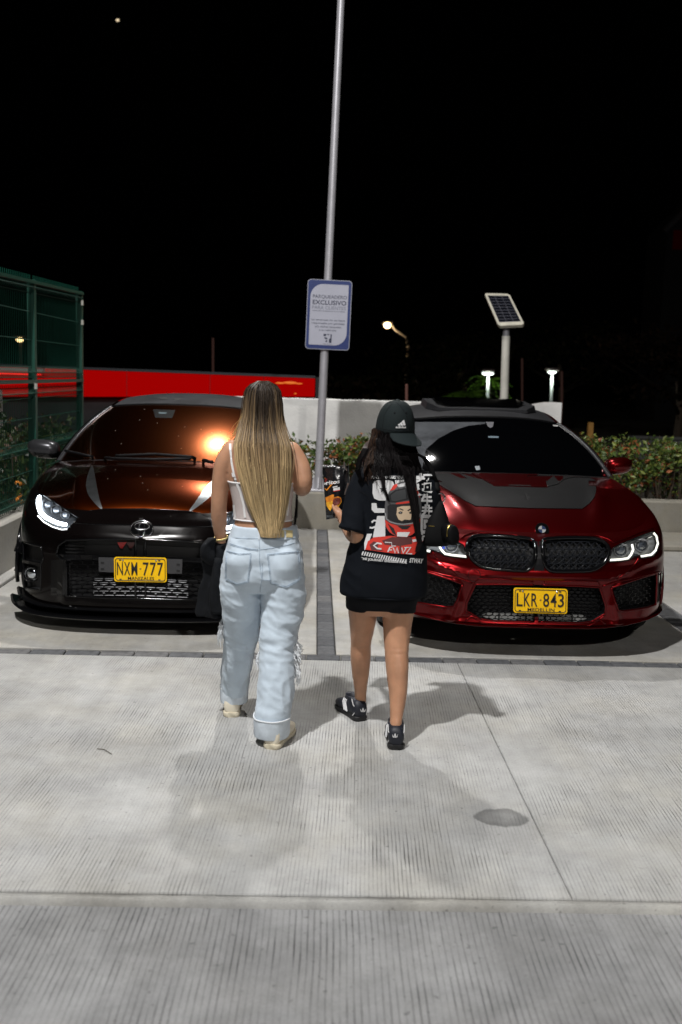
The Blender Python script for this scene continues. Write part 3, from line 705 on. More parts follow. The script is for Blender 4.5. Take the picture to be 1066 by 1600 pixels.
o = bpy.data.objects.new('street_lamp_light', l); COL.objects.link(o); o.location = (hd.x, hd.y-0.1, hd.z-0.3)
fl = thing('far_lamp', 'tiny warm lamp seen through the upper left of the mesh fence', 'lamp', (at(31, 531, 38).x, 38, -0.18))
c = at(31, 531, 38)
obj('lamp_glass', MB().ball(tuple(c), 0.14, 0.1, 0.085, 10, 6), pm('warm_glow', (1, .8, .5), .5, emit=((1.0, 0.74, 0.32), 3.0)), fl, world=True)
obj('lamp_hood', MB().box(c.x, c.y+0.08, c.z+0.13, 0.5, 0.25, 0.06), M_dark, fl, world=True)
obj('pole', MB().tube([(c.x, 38.1, -0.18), (c.x, 38.1, c.z+0.12)], 0.05, 8), M_dark, fl, world=True)
for u, v0, v1, Y, r_, lb in ((333, 528, 590, 22, 0.028, 'thin dark mast rising above the red fascia'), (816, 560, 625, 26, 0.03, 'thin dim mast just right of the solar post'), (878, 580, 628, 26, 0.035, 'thin dim mast just right of the small white lamp'), (635.5, 600, 640, 14.5, 0.022, 'short rusty pipe above the roof corner of the red car')):
    a, b = at(u, v0, Y), at(u, v1, Y)
    tag(obj('mast', MB().tube([(b.x, Y, -0.18), (b.x, Y, b.z), (a.x, Y, a.z)], r_, 8), pm('rust_paint', (0.16, 0.07, 0.055), 0.7)), lb, 'mast')
c = at(184, 31.5, 900)
tag(obj('star', MB().ball(tuple(c), 1.45, 1.0, 1.0, 12, 8), pm('star_glow', (1, .9, .7), .5, emit=((1.0, 0.80, 0.52), 1.1)), smooth=True), 'tiny bright star alone in the upper left of the black sky', 'star')
# right edge: dim rail, stub post, dark gable with a dim red sign
gw = thing('roadside_wall', 'dim grey roadside wall seen over the hedge at the right edge', 'wall', (8.5, 20, -0.18))
obj('wall', MB().box(8.6, 20, 0.22, 4.4, 0.2, 0.66), pm('dim_wall', (0.10, 0.10, 0.10), 0.9, var=(3, 0.2)), gw, world=True)
obj('coping', MB().box(8.6, 19.98, 0.575, 4.5, 0.26, 0.05), pm('dim_wall', (0.10, 0.10, 0.10), 0.9), gw, world=True)
a = at(922, 678, 15)
tag(obj('marker_post', MB().box(a.x, 15, 0.42, 0.075, 0.07, 1.24, bev=0.01), pm('ochre_paint', (0.30, 0.15, 0.03), 0.7, var=(8, 0.3))), 'short ochre post beside the hedge, right of the white wall', 'post')
gb = thing('gabled_building', 'nearly black gabled building with a dim red sign at the right edge', 'building', (21.5, 50, -0.18))
def wz(u, v): p = at(u, v, 50); return (p.x, p.z)
g0, g1, g2 = wz(1043, 357), wz(1066, 333), wz(1045, 700)
obj('wall', MB().prism([g0, (g0[0]+3, g0[1]+3.2), (g0[0]+6, g0[1]), (g0[0]+6, -0.18), (g0[0], -0.18)], 'y', 50, 53), pm('black_wall', (0.012, 0.012, 0.013), 0.9), gb, world=True)
obj('roof_edge', MB().tube([(g0[0]-0.15, 49.95, g0[1]-0.16), (g0[0]+3, 49.95, g0[1]+3.2)], 0.16, 6), pm('dim_roof', (0.06, 0.055, 0.06), 0.8), gb, world=True)
s0, s1 = wz(1052, 360), wz(1080, 391)
obj('sign', MB().box((s0[0]+s1[0])/2, 49.9, (s0[1]+s1[1])/2, s1[0]-s0[0], 0.1, s0[1]-s1[1]), pm('dim_sign', (0.012, 0.0005, 0.0005), 0.9, spec=0.0, emit=((1, 0.02, 0.01), 0.004)), gb, world=True)

# a dry twig and a few crumbs of grit on the slab
a, b, c = ground(152, 1170, .004), ground(163, 1171, .007), ground(175, 1178, .004)
tag(obj('twig', MB().tube([a, b, c], [.0016, .002, .0012], 5), M_bark), 'thin dry twig lying on the concrete at the left, in front of the black car', 'twig')
# ================================================================ cars
M_blackgloss = pm('gloss_black_plastic', (0.003, 0.003, 0.0035), 0.12, spec=0.35)
M_blackmatt = pm('matt_black_plastic', (0.004, 0.004, 0.0045), 0.55, spec=.12)
M_void = pm('grille_void', (0.004, 0.004, 0.005), 0.6)
M_tyre = pm('tyre', (0.014, 0.014, 0.015), 0.75, bump=(60, 0.4, 0.003))
M_rim = pm('rim', (0.05, 0.05, 0.055), 0.3, 0.8)
M_chrome = pm('chrome', (0.75, 0.75, 0.77), 0.12, 1.0)
M_alu = pm('aluminium', (0.13, 0.13, 0.135), 0.35, 1.0)
M_plate = pm('plate_yellow', (0.93, 0.54, 0.003), 0.45, spec=.3, var=(14, 0.05))
M_plink = pm('plate_ink', (0.012, 0.012, 0.012), 0.5)
M_glassd = pm('dark_side_glass', (0.001, 0.001, 0.0012), 0.04, spec=0.6)
M_cover = thin_glass('lamp_cover')
M_housing = pm('lamp_housing', (0.05, 0.052, 0.058), 0.35, 0.6)
M_lens = pm('lamp_lens', (0.10, 0.11, 0.13), 0.06, 0.2, spec=1.0, coat=1.0)
class Car:
    def __init__(s, C):
        s.C = C; s.O = Vector(C['at']); s.root = thing(C['name'], C['label'], 'car', s.O); s.build()
    def hits(s, u, v): return hit(s.bvh, u, v, s.O)
    def put(s, name, mb, m, both=False, parent=None, **k):
        if not mb.f: return None
        if both:
            sd = s.C['side']; mb.v = [((max(p[0], 0.0) if sd > 0 else min(p[0], 0.0)), p[1], p[2]) for p in mb.v]
        o = obj(name, mb, m, parent or s.root, **k)
        if both: obj(name, mb.mirrored(), m, parent or s.root, **k)
        return o
    def sheet(s, poly, off, step=9, thick=0.0, push=0.0): V, F = poly_vf([poly]); return sheet(s.bvh, V, F, off, step, s.O, thick, push)
    def seam(s, pts, r, off=0.0, closed=False, n=6, push=0.0, step=4): return seam(s.bvh, pts, r, off, s.O, n, step, closed, push)
    def build(s):
        C = s.C; s.zd = C.get('dz', 0)
        # plan curve: centre front -> corner -> side -> rear
        P = cr(C['plan'], 60); d = np.r_[0, np.cumsum(np.linalg.norm(np.diff(P, axis=0), axis=1))]
        tt = [0.0]
        while tt[-1] < d[-1]:
            y = np.interp(tt[-1], d, P[:, 1]); tt.append(tt[-1]+(0.011 if y < 0.75 else (0.03 if y < 2 else 0.07)))
        tt[-1] = d[-1]; tt = np.array(tt); X = np.interp(tt, d, P[:, 0]); Y = np.interp(tt, d, P[:, 1]); n = len(tt); s.n = n
        T = cr(C['table'], 30); ns = C['rows']; ss = np.linspace(0, 1, ns); dt = np.r_[0, np.cumsum(np.hypot(np.diff(T[:, 1])*0.6, np.diff(T[:, 3])))]; dt /= dt[-1]
        fz = np.interp(ss, dt, T[:, 1]); kx = np.interp(ss, dt, T[:, 2]); dy = np.interp(ss, dt, T[:, 3])
        zlo = np.interp(Y, *zip(*C['zlo'])); zhi = np.interp(Y, *zip(*C['zhi'])); Ltot = Y.max()
        wf = np.clip(1-Y/0.95, 0, 1)**1.5; wr = np.clip(1-(Ltot-Y)/0.8, 0, 1)**1.5
        V = np.zeros((ns, 2*n-1, 3))
        for k in range(ns):
            z = zlo+(zhi-zlo)*fz[k]; x = X*kx[k]; y = Y+dy[k]*wf-dy[k]*0.8*wr
            x = x*(1-0.0*wf)
            V[k, n-1:] = np.stack([x, y, z], 1); V[k, :n] = np.stack([-x[::-1], y[::-1], z[::-1]], 1)
        if 'disp' in C:
            x, y, z = V[..., 0], V[..., 1], V[..., 2]; w = np.clip(1-y/0.8, 0, 1); V[..., 1] -= C['disp'](np.abs(x), z)*np.sqrt(w)
        s.V = V; E = V[-1]; c = n-1
        ic = int(np.argmax(X*kx[-1] > C['hood_corner'])); iw = int(np.argmax(Y > C['cowl_y'])); s.iw = iw
        # ---- bonnet: Coons patch
        F_ = E[c-ic:c+ic+1]; Lf = E[c-iw:c-ic+1][::-1]; Rt = E[c+ic:c+iw+1]; m = len(Lf)
        u = (F_[:, 0]-F_[0, 0])/(F_[-1, 0]-F_[0, 0]); xl, xr = Lf[-1], Rt[-1]; cb = C['cowl_bow']
        B = np.outer(1-u, xl)+np.outer(u, xr); B[:, 1] -= cb[0]*(1-(2*u-1)**2); B[:, 2] += cb[1]*(1-np.abs(2*u-1)**2.4)
        v = np.linspace(0, 1, m); H = np.zeros((m, len(u), 3))
        for j in range(m):
            H[j] = (1-v[j])*F_+v[j]*B+np.outer(1-u, Lf[j])+np.outer(u, Rt[j])-((1-v[j])*(np.outer(1-u, F_[0])+np.outer(u, F_[-1]))+v[j]*(np.outer(1-u, xl)+np.outer(u, xr)))
            g = math.sin(min(1, v[j]*1.0)*math.pi); H[j, :, 2] += C['crown']*g**0.8*(1-np.abs(2*u-1)**2.2)
        if 'hood_disp' in C: H[..., 2] += C['hood_disp'](np.abs(H[..., 0]), np.broadcast_to(v[:, None], H.shape[:2]))
        s.H = H
        # ---- intact surface for surveying details
        g = MB(); s.grid(g, V, None); s.grid(g, H, None); s.bvh = bvh_of(g)
        # ---- openings
        holes = C['holes']; sd = C['side']; wy = C['wheels']; wr_ = C['wheel_r']
        def skip(p):
            x, y, z = p
            for yy in wy:
                if abs(x) > C['W']*0.75 and (y-yy)**2+(z-wr_)**2 < (wr_+0.045)**2: return True
            if y < 0.75:
                b = bearing(Vector((sd*abs(x), y, z))+s.O)
                for h in holes:
                    if inside(b, h): return True
            return False
        body = MB(); s.grid(body, V, skip); s.body = s.put('body', body, C['paint'], smooth=True, sharp=35, fix=True)
        hood = MB(); s.grid(hood, H, skip); s.put('bonnet', hood, C.get('hood_paint', C['paint']), smooth=True, sharp=40)
        # ---- glass and roof
        G = C['glass']; nu = 29; uu = np.linspace(-1, 1, nu); cwl = np.array([xl, xr])
        base = np.stack([uu*abs(xl[0])*G['base_k'], xl[1]-cb[0]*(1-uu**2)+G['gap'], xl[2]+cb[1]*(1-np.abs(uu)**2.4)+0.004], 1)
        roofc = np.stack([uu*G['rw'], G['ry']+G['rsw']*uu**2, G['rz']-G['rdz']*np.abs(uu)**2.5], 1)
        W_ = np.zeros((15, nu, 3))
        for j in range(15):
            t = j/14; W_[j] = base*(1-t)+roofc*t; W_[j, :, 2] += G['bulge']*4*t*(1-t); W_[j, :, 1] -= 0.6*G['bulge']*4*t*(1-t)
            W_[j, :, 0] *= 1+0.02*4*t*(1-t)
        s.wind = W_; g = MB(); s.grid(g, W_, None); s.glass_bvh = bvh_of(g); s.put('windscreen', g, C['screen_mat'], smooth=True)
        cp = MB(); s.grid(cp, np.stack([np.stack([H[-1][int(round((t+1)/2*(len(u)-1)))] for t in uu]), base]), None); s.put('cowl_panel', cp, M_blackmatt, smooth=True)
        rear = np.stack([uu*G['rw']*0.93, G['rear_y']-0.1*uu**2, G['rear_z']-0.05*np.abs(uu)**2.5], 1); ro = np.zeros((13, nu, 3))
        for j in range(13):
            t = j/12; ro[j] = roofc*(1-t)+rear*t; ro[j, :, 2] += G['rbulge']*4*t*(1-t)
        g = MB(); s.grid(g, ro, None); s.roof_bvh = bvh_of(g); s.put('roof', g, C['roof_mat'], smooth=True)
        ir = int(np.argmax(Y > C['belt_y']))
        for sgn in (-1, 1):
            ed = E[c+iw:c+ir+1] if sgn > 0 else E[c-ir:c-iw+1][::-1]; k = 12
            a = ed[np.linspace(0, len(ed)-1, k).astype(int)]; rail = ro[:, -1 if sgn > 0 else 0]
            b = rail[np.linspace(0, 12, k).astype(int)]+np.array([sgn*0.055, 0, -0.045]); a = a.copy(); a[:, 0] -= sgn*0.015; a[0] = base[-1 if sgn > 0 else 0]+np.array([sgn*0.03, 0.06, 0.0])
            g = MB(); s.grid(g, np.stack([a, a*0.5+b*0.5+np.array([sgn*0.035, 0, 0.0]), b]), None); s.put('side_glass', g, M_glassd, smooth=True)
            g = MB(); s.grid(g, np.stack([b, rail[np.linspace(0, 12, k).astype(int)]+np.array([sgn*0.04, 0, -0.012]), rail[np.linspace(0, 12, k).astype(int)]]), None); s.put('roof_rail', g, C['rail_mat'], smooth=True)
            e = W_[:, -1 if sgn > 0 else 0]; pil = []
            for j in range(15):
                t = j/14; o_ = e[j]+np.array([sgn*(0.055-0.01*t), 0.055, -0.012]); pil.append([e[j]+np.array([0, 0.004, -0.012]), e[j]+np.array([sgn*0.004, -0.002, 0.008]), e[j]+np.array([sgn*(0.032-0.005*t), 0.012, 0.006]), o_])
            g = MB(); s.grid(g, np.array(pil), None); s.put('pillar', g, C['pillar_mat'], smooth=True)
            g = MB(); s.grid(g, np.array([[p[2]+np.array([sgn*.003, .004, .0]), p[2]+np.array([sgn*.016, .02, -.002]), p[3]+np.array([sgn*.006, .02, -.012])] for p in pil]), None); s.put('pillar_trim', g, C['paint'], smooth=True)
        k = 15; ed = np.concatenate([E[:c-ir][::-1][:1], E[:1]]); 
        rb = np.stack([uu*abs(E[c+ir][0])*0.9, np.full(nu, E[c+ir][1]+C['tail'][0]), np.full(nu, E[c+ir][2]+C['tail'][1])], 1)
        g = MB(); s.grid(g, np.stack([rear, rb]), None); s.put('rear_glass', g, M_glassd, smooth=True)
        bt = np.stack([uu*abs(E[c+ir][0])*0.8, np.full(nu, Ltot-0.12), np.full(nu, zhi[-1])], 1)
        g = MB(); s.grid(g, np.stack([rb, bt]), None); s.put('boot_lid', g, C['paint'], smooth=True)
        s.put('underbody', MB().box(0, Ltot*0.52, 0.30, C['W']*1.25, Ltot*0.82, 0.16), M_void)
        s.put('engine_bay', MB().box(0, 0.62, 0.42, C['W']*1.3, 0.5, 0.34), M_void)
        # ---- wheels
        r_ = wr_; w2 = 0.11; prof = [(r_*0.68, -w2*0.8), (r_*0.72, -w2*0.95), (r_*0.86, -w2*1.05), (r_*0.96, -w2*0.92), (r_, -w2*0.7), (r_, -w2*0.42), (r_*0.975, -w2*0.40), (r_*0.975, -w2*0.33), (r_, -w2*0.31), (r_, -0.012), (r_*0.975, -0.010), (r_*0.975, 0.010), (r_, 0.012), (r_, w2*0.31), (r_*0.975, w2*0.33), (r_*0.975, w2*0.40), (r_, w2*0.42), (r_, w2*0.7), (r_*0.96, w2*0.92), (r_*0.86, w2*1.05), (r_*0.72, w2*0.95), (r_*0.68, w2*0.8)]
        tm = mesh_of('tyre', MB().lathe(prof, (0, 0, 0), 'x', 48), M_tyre, True); tm.set_sharp_from_angle(angle=R(35))
        rm_ = MB().lathe([(r_*0.69, -w2*0.85), (r_*0.64, -w2*0.8), (r_*0.62, 0.0), (r_*0.64, w2*0.8), (r_*0.69, w2*0.85)], (0, 0, 0), 'x', 36)
        for q in range(10):
            a = q*math.pi/5; rm_.tube([(w2*0.55, 0, 0), (w2*0.6, math.cos(a)*r_*0.64, math.sin(a)*r_*0.64)], [0.03, 0.02], 6); rm_.tube([(-w2*0.55, 0, 0), (-w2*0.6, math.cos(a)*r_*0.64, math.sin(a)*r_*0.64)], [0.03, 0.02], 6)
        rim = mesh_of('rim', rm_, M_rim)
        for yy in wy:
            for sg_ in (-1, 1):
                o = bpy.data.objects.new('wheel', tm); COL.objects.link(o); o.parent = s.root; o.location = (sg_*(C['track']), yy, r_-0.004)
                q = bpy.data.objects.new('rim', rim); COL.objects.link(q); q.parent = o
        # ---- arches
        for yy in wy:
            for sg_ in (-1, 1):
                pts = [(sg_*(C['W']*0.985), yy+(r_+0.05)*math.cos(a), r_+(r_+0.05)*math.sin(a)) for a in np.linspace(-0.25, math.pi+0.25, 24)]
                s.put('wheel_arch', MB().tube(pts, 0.014, 6), C.get('arch_mat', C['paint']), smooth=True)
    @staticmethod
    def grid(g, V, skip):
        V = np.asarray(V); a, b = V.shape[:2]; o = len(g.v); g.v += [tuple(p) for p in V.reshape(-1, 3)]
        for j in range(a-1):
            for i in range(b-1):
                if skip is not None and skip((V[j, i]+V[j+1, i+1])/2): continue
                g.f.append((o+j*b+i, o+j*b+i+1, o+(j+1)*b+i+1, o+(j+1)*b+i))
    def recess(s, name, poly, depth, m, rim=0.006, rim_m=None, both=True, lip=0.0, wall_m=None, step=12, centre=False):
        """an opening: dark back panel at depth, side walls, and a rounded rim along the edge"""
        pan = s.sheet(poly, 0.0, step, push=depth)
        if centre: pan.v = [((max(p[0], 0.0) if s.C['side'] > 0 else min(p[0], 0.0)), p[1], p[2]) for p in pan.v]
        w = MB(); D = dense(poly, 4, True); pr = []
        for (u, v) in D:
            h, n = s.hits(u, v)
            if h is not None: pr.append(h)
        k = len(pr); w.v = [tuple(p+Vector((0, -0.002, 0))) for p in pr]+[tuple(p+Vector((0, depth+0.002, 0))) for p in pr]
        w.f = [(i, (i+1) % k, k+(i+1) % k, k+i) for i in range(k) if not (centre and abs(pr[i].x) < 0.03 and abs(pr[(i+1) % k].x) < 0.03)]
        rim_mb = MB()
        if rim and centre:
            i0 = next((i for i in range(len(D)) if s.hits(*D[i])[0] is not None and abs(s.hits(*D[i])[0].x) < 0.03 and abs(s.hits(*D[(i+1) % len(D)])[0].x) >= 0.012), 0)
            run = [D[(i0+1+j) % len(D)] for j in range(len(D))]; run = [p for p in run if s.hits(*p)[0] is not None and (abs(s.hits(*p)[0].x) >= 0.012)]
            far = max(range(len(run)), key=lambda j: math.hypot(run[j][0]-run[j-1][0], run[j][1]-run[j-1][1])); run = run[far:]+run[:far]; rim_mb = s.seam(run, rim, lip, False, 8)
        elif rim: rim_mb = s.seam(poly, rim, lip, True, 8)
        o = s.put(name, pan, m); s.put('opening_wall', w, wall_m or m, parent=o)
        if rim: s.put('opening_rim', rim_mb, rim_m or s.C['paint'], parent=o, smooth=True)
        if both:
            o2 = s.put(name, pan.mirrored(), m); s.put('opening_wall', w.mirrored(), wall_m or m, parent=o2)
            if rim: s.put('opening_rim', rim_mb.mirrored(), rim_m or s.C['paint'], parent=o2, smooth=True)
        return o
    def net(s, poly, segs, depth, r, both_x=False):
        """bars of a grille: segments in the plane of the opening, cut to its outline"""
        q = MB()
        for a, b in segs:
            if not (inside(a, poly) or inside(b, poly)): continue
            if not (inside(a, poly) and inside(b, poly)):
                i, o_ = (a, b) if inside(a, poly) else (b, a); lo, hi = 0.0, 1.0
                for _ in range(6):
                    mid = (lo+hi)/2; p = (i[0]+(o_[0]-i[0])*mid, i[1]+(o_[1]-i[1])*mid)
                    if inside(p, poly): lo = mid
                    else: hi = mid
                a, b = i, (i[0]+(o_[0]-i[0])*lo, i[1]+(o_[1]-i[1])*lo)
            ha, _ = s.hits(*a); hb, _ = s.hits(*b)
            if ha is None or hb is None or (ha-hb).length < 1e-4 or (ha-hb).length > 0.12: continue
            q.tube([ha+Vector((0, depth, 0)), hb+Vector((0, depth, 0))], r, 4)
        return q
    def plate(s, corners, txt, city, Yw):
        """number plate: bottom-left, bottom-right, top-left of the plate in the survey"""
        bl, br, tl = [at(u, v, Yw)-s.O for u, v in corners]; R_ = br-bl; U_ = tl-bl; N_ = Vector((0, -1, 0.0))
        P = lambda a, b, d: bl+R_*a+U_*b+N_*d
        def rr(i, d, rad=0.05):
            out = []
            for cx, cy, a0 in ((1-i-rad, 1-2*i-rad*2, 0), (i+rad, 1-2*i-rad*2, 90), (i+rad, 2*i+rad*2, 180), (1-i-rad, 2*i+rad*2, 270)):
                for k in range(6):
                    a = R(a0+18*k); out.append(P(cx+rad*math.cos(a), cy+2*rad*math.sin(a), d))
            return out
        a, b = rr(0, 0.0), rr(0, 0.006); n = len(a)
        pl = s.put('number_plate', MB().add(a+b, [tuple(range(n)), tuple(range(2*n-1, n-1, -1))]+[(i, i+n, (i+1) % n+n, (i+1) % n) for i in range(n)]), M_plate)
        bd = MB(); rg = rr(0.028, 0.0075); bd.tube(rg+[rg[0]], 0.0021, 4); s.put('border', bd, M_plink, parent=pl)
        def tx(t, x0, x1, y0, h, bold): s.put('lettering', text_flat(t, P(x0, y0, 0.0085), R_*(x1-x0), U_*h, N_, 0, bold), M_plink, parent=pl)
        L_, D_ = txt.split(' '); [tx(ch, 0.055+.137*i, 0.055+.137*i+.114, 0.275, 0.555, 0.006) for i, ch in enumerate(L_)]; [tx(ch, 0.548+.137*i, 0.548+.137*i+.112, 0.275, 0.555, 0.006) for i, ch in enumerate(D_)]; tx(city, 0.26, 0.76, 0.085, 0.135, 0.006)
        s.put('centre_seal', MB().ball(P(0.5, 0.54, 0.007), 0.006, 0.002, 0.006, 10, 6), pm('seal', (0.35, 0.20, 0.03), 0.6), parent=pl)
        for x, y in ((0.12, 0.88), (0.86, 0.88), (0.12, 0.10), (0.86, 0.10)): s.put('slot', MB().box(*P(x, y, 0.0075), 0.013, 0.003, 0.006, bev=0.001), M_plink, parent=pl)
        for x in (0.17, 0.80): s.put('bolt', MB().ball(P(x, 0.88, 0.008), 0.006, 0.004, 0.006, 10, 6), M_chrome, parent=pl)
        return pl
def hexsegs(u0, u1, v0, v1, w, h):
    """flat hexagon comb: cells w wide, h high"""
    S = []; j = 0; v = v0
    while v < v1:
        u = u0+(w*0.5 if j % 2 else 0)
        while u < u1:
            a, b = (u-w*0.36, v), (u+w*0.36, v); l, r_ = (u-w*0.5, v+h/2), (u+w*0.5, v+h/2)
            S += [(a, b), ((u+w*0.36, v), (u+w*0.64 if False else u+w*0.5, v+h*0.5)), ((u-w*0.36, v), (u-w*0.5, v+h*0.5)), ((u+w*0.5, v+h*0.5), (u+w*0.5+w*0.14-w*0.14, v+h*0.5+h*0.5))]
            u += w
        v += h*0.5; j += 1
    return S
def honey(u0, u1, v0, v1, w, h, slope=0.0295):
    """rows of wide flat hexagons in brick order"""
    S = []; j = 0; v = v0
    while v < v1+h:
        u = u0-w+(w*0.5 if j % 2 else 0)
        while u < u1+w:
            T = lambda a, b: (a, b+slope*(a-(u0+u1)/2))
            S += [(T(u-w*.32, v), T(u+w*.32, v)), (T(u+w*.32, v), T(u+w*.5, v+h*.28)), (T(u-w*.32, v), T(u-w*.5, v+h*.28)), (T(u+w*.5, v+h*.28), T(u+w*.5, v+h*.72)), (T(u+w*.5, v+h*.72), T(u+w*.68, v+h)), (T(u+w*.5, v+h*.72), T(u+w*.32, v+h))]
            u += w
        v += h; j += 1
    return S
def ell(cx, cy, a, b, n=24, a0=0, a1=360): return [(cx+a*math.cos(R(a0+(a1-a0)*k/n)), cy+b*math.sin(R(a0+(a1-a0)*k/n))) for k in range(n)]
# ================================================================ the dark hatchback with the copper sheen
A = lambda pts: [(x/2.881, 580+y/2.881) for x, y in pts]          # survey of the hatchback's nose
B = lambda pts: [(120+x/4.264, 780+y/4.264) for x, y in pts]
D8 = lambda pts: [(x/5.33, 740+y/5.33) for x, y in pts]
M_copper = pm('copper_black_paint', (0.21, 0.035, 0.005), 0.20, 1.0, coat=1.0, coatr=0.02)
M_coppern = pm('black_nose_paint', (0.003, 0.002, 0.002), 0.16, 0.2, spec=.15, coat=0.12, coatr=0.02)
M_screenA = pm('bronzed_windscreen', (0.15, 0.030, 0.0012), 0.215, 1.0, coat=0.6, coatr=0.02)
M_carbon = pm('grey_carbon_roof', (0.042, 0.043, 0.048), 0.42, 0.2, coat=0.3, coatr=0.2, var=(5, 0.35, 6))
M_pillarA = pm('pillar_grey', (0.05, 0.05, 0.055), 0.3, 0.6)
hlA = A([(160, 556), (186, 551), (240, 585), (300, 625), (352, 660), (334, 682), (302, 713), (256, 702), (206, 677), (172, 645), (160, 600)])
grA = A([(655, 757), (400, 757), (300, 761), (264, 785), (254, 826), (282, 850), (298, 872), (300, 1012), (470, 1022), (655, 1024)])
dcA = A([(92, 766), (186, 790), (196, 845), (184, 870), (184, 985), (100, 975)])
def dispA(x, z):
    r_ = np.zeros_like(x)
    r_ += 0.030*np.exp(-((x-0.47)/0.045)**2)*np.clip((0.60-z)/0.1, 0, 1)*np.clip((z-0.12)/0.06, 0, 1)       # uprights beside the grille
    r_ += 0.022*np.exp(-((z-0.60)/0.035)**2)*np.clip((0.60-x)/0.2, 0, 1)
    return r_
def hoodA(x, v): return 0.012*np.exp(-((x-0.42-0.16*v)/0.07)**2)*np.sin(np.clip(v, 0, 1)*math.pi)
car_a = Car(dict(name='hatchback_car', label='glossy black hatchback with a copper sheen parked nose out beside the mesh fence', at=(-1.055, 6.05, 0), side=-1, W=0.90,
    plan=[(0, 0), (0.30, 0.010), (0.52, 0.055), (0.68, 0.14), (0.79, 0.27), (0.855, 0.44), (0.89, 0.70), (0.905, 0.95), (0.89, 1.4), (0.87, 2.2), (0.89, 3.0), (0.87, 3.5), (0.76, 3.85), (0.40, 3.98), (0, 4.0)],
    table=[(0, 0.0, 0.97, 0.05), (.1, .06, .985, .01), (.25, .3, 1.0, -.005), (.5, .62, 1.0, .0), (.7, .82, .985, .03), (.85, .93, .95, .08), (1, 1.0, .885, .17)],
    zlo=[(0, .115), (.5, .12), (1, .16), (4, .2)], zhi=[(0, .742), (.12, .752), (.3, .80), (.55, .865), (.9, .925), (1.25, .965), (2, .99), (4, 1.02)],
    rows=62, hood_corner=0.56, cowl_y=1.12, cowl_bow=(0.20, 0.045), crown=0.045, holes=[hlA, grA, dcA], wheels=(0.80, 3.36), wheel_r=0.31, track=0.775,
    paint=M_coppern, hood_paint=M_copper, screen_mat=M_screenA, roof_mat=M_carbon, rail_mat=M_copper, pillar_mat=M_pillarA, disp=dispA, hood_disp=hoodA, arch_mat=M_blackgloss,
    glass=dict(base_k=0.985, gap=0.05, rw=0.545, ry=1.76, rsw=0.10, rz=1.365, rdz=0.03, bulge=0.03, rear_y=3.35, rear_z=1.40, rbulge=0.055), belt_y=3.3, tail=(0.3, -0.02)))
ca = car_a
# nose
o = ca.recess('grille_opening', grA, 0.075, M_void, 0.007, M_blackgloss, step=14, centre=True)
full = lambda half: half
sl = A([(655, 762), (402, 762), (372, 766), (372, 826), (655, 830)])
for k in range(4):
    y = 770+16*k
    ca.put('slat', ca.seam(A([(290, y), (375, y)]), 0.004, push=0.03), M_blackgloss, True)
ca.put('upper_bar', ca.sheet(A([(262, 826), (655, 836), (655, 850), (290, 850)]), 0.004, thick=0.03, push=0.012), M_blackgloss, True)
hx = A([(655, 850), (300, 850), (300, 1008), (655, 1018)])
hs = [(A([a])[0], A([b])[0]) for a, b in honey(300, 660, 854, 1020, 48, 18, 0.0)]
nt = ca.net(hx, hs, 0.001, 0.0026); ca.put('grille_mesh', join(nt, nt.mirrored()), M_blackgloss, kind='stuff', fix=False)
ca.put('intercooler', ca.sheet(A([(420, 930), (655, 932), (655, 1016), (420, 1012)]), 0.0, push=0.014), pm('intercooler', (0.04, 0.04, 0.04), 0.5, 0.6), True)
for k in range(9):
    y = 934+9.5*k
    ca.put('cooling_fin', ca.seam(A([(420, y), (655, y+1)]), 0.0040, push=0.006, step=12, n=4), M_alu, True)
ca.put('inner_panel', ca.sheet(A([(310, 838), (655, 842), (655, 905), (310, 902)]), 0.0, push=0.05), M_blackmatt, True)
ca.put('plate_bracket', ca.sheet(A([(445, 838), (645, 842), (645, 906), (560, 906), (520, 882), (500, 905), (446, 902)]), 0.0, thick=0.02, push=-0.004), pm('bracket_black', (0.035, 0.035, 0.038), 0.55), True)
for y in (858, 886): ca.put('bracket_slot', ca.sheet(A([(455, y), (470, y), (470, y+8), (455, y+8)]), 0.002, push=-0.004), M_void, True)
ca.plate([(516/2.881, 580+946/2.881), (752/2.881, 580+950/2.881), (514/2.881, 580+835/2.881)], 'NXM 777', 'MANIZALES', 6.038)
for u in (545, 587): ca.put('red_marker', ca.sheet(A([(u-22, 774), (u+22, 772), (u+10, 790), (u+4, 802), (u-8, 800)]), 0.003, push=0.035), pm('red_plastic', (0.35, 0.003, 0.003), 0.3) if u < 560 else pm('dark_red_plastic', (0.06, 0.001, 0.001), 0.3), False)
# side ducts with fog lamps
ca.recess('side_duct', dcA, 0.06, M_void, 0.006, M_blackgloss)
ca.put('duct_blade', ca.sheet(A([(100, 848), (186, 866), (186, 880), (100, 862)]), 0.0, thick=0.03, push=0.0), M_blackgloss, True)
ca.put('duct_pod', ca.sheet(A([(232, 850), (298, 848), (300, 1008), (232, 1008)]), 0.006, thick=0.03), M_blackgloss, True)
h, n_ = ca.hits(135/2.881, 580+918/2.881)
for sx in (1, -1):
    c = Vector((h.x*sx, h.y+0.035, h.z))
    fg = ca.put('fog_lamp', MB().lathe([(0.055, 0.03), (0.052, -0.012), (0.045, -0.016), (0.042, 0.0)], c, 'y', 24), M_blackgloss, smooth=True)
    ca.put('reflector', MB().ball(c+Vector((0, 0.012, 0)), 0.042, 0.018, 0.042), M_chrome, parent=fg, smooth=True)
    ca.put('lens', MB().ball(c+Vector((0, -0.002, 0)), 0.043, 0.014, 0.043), M_cover, parent=fg, smooth=True)
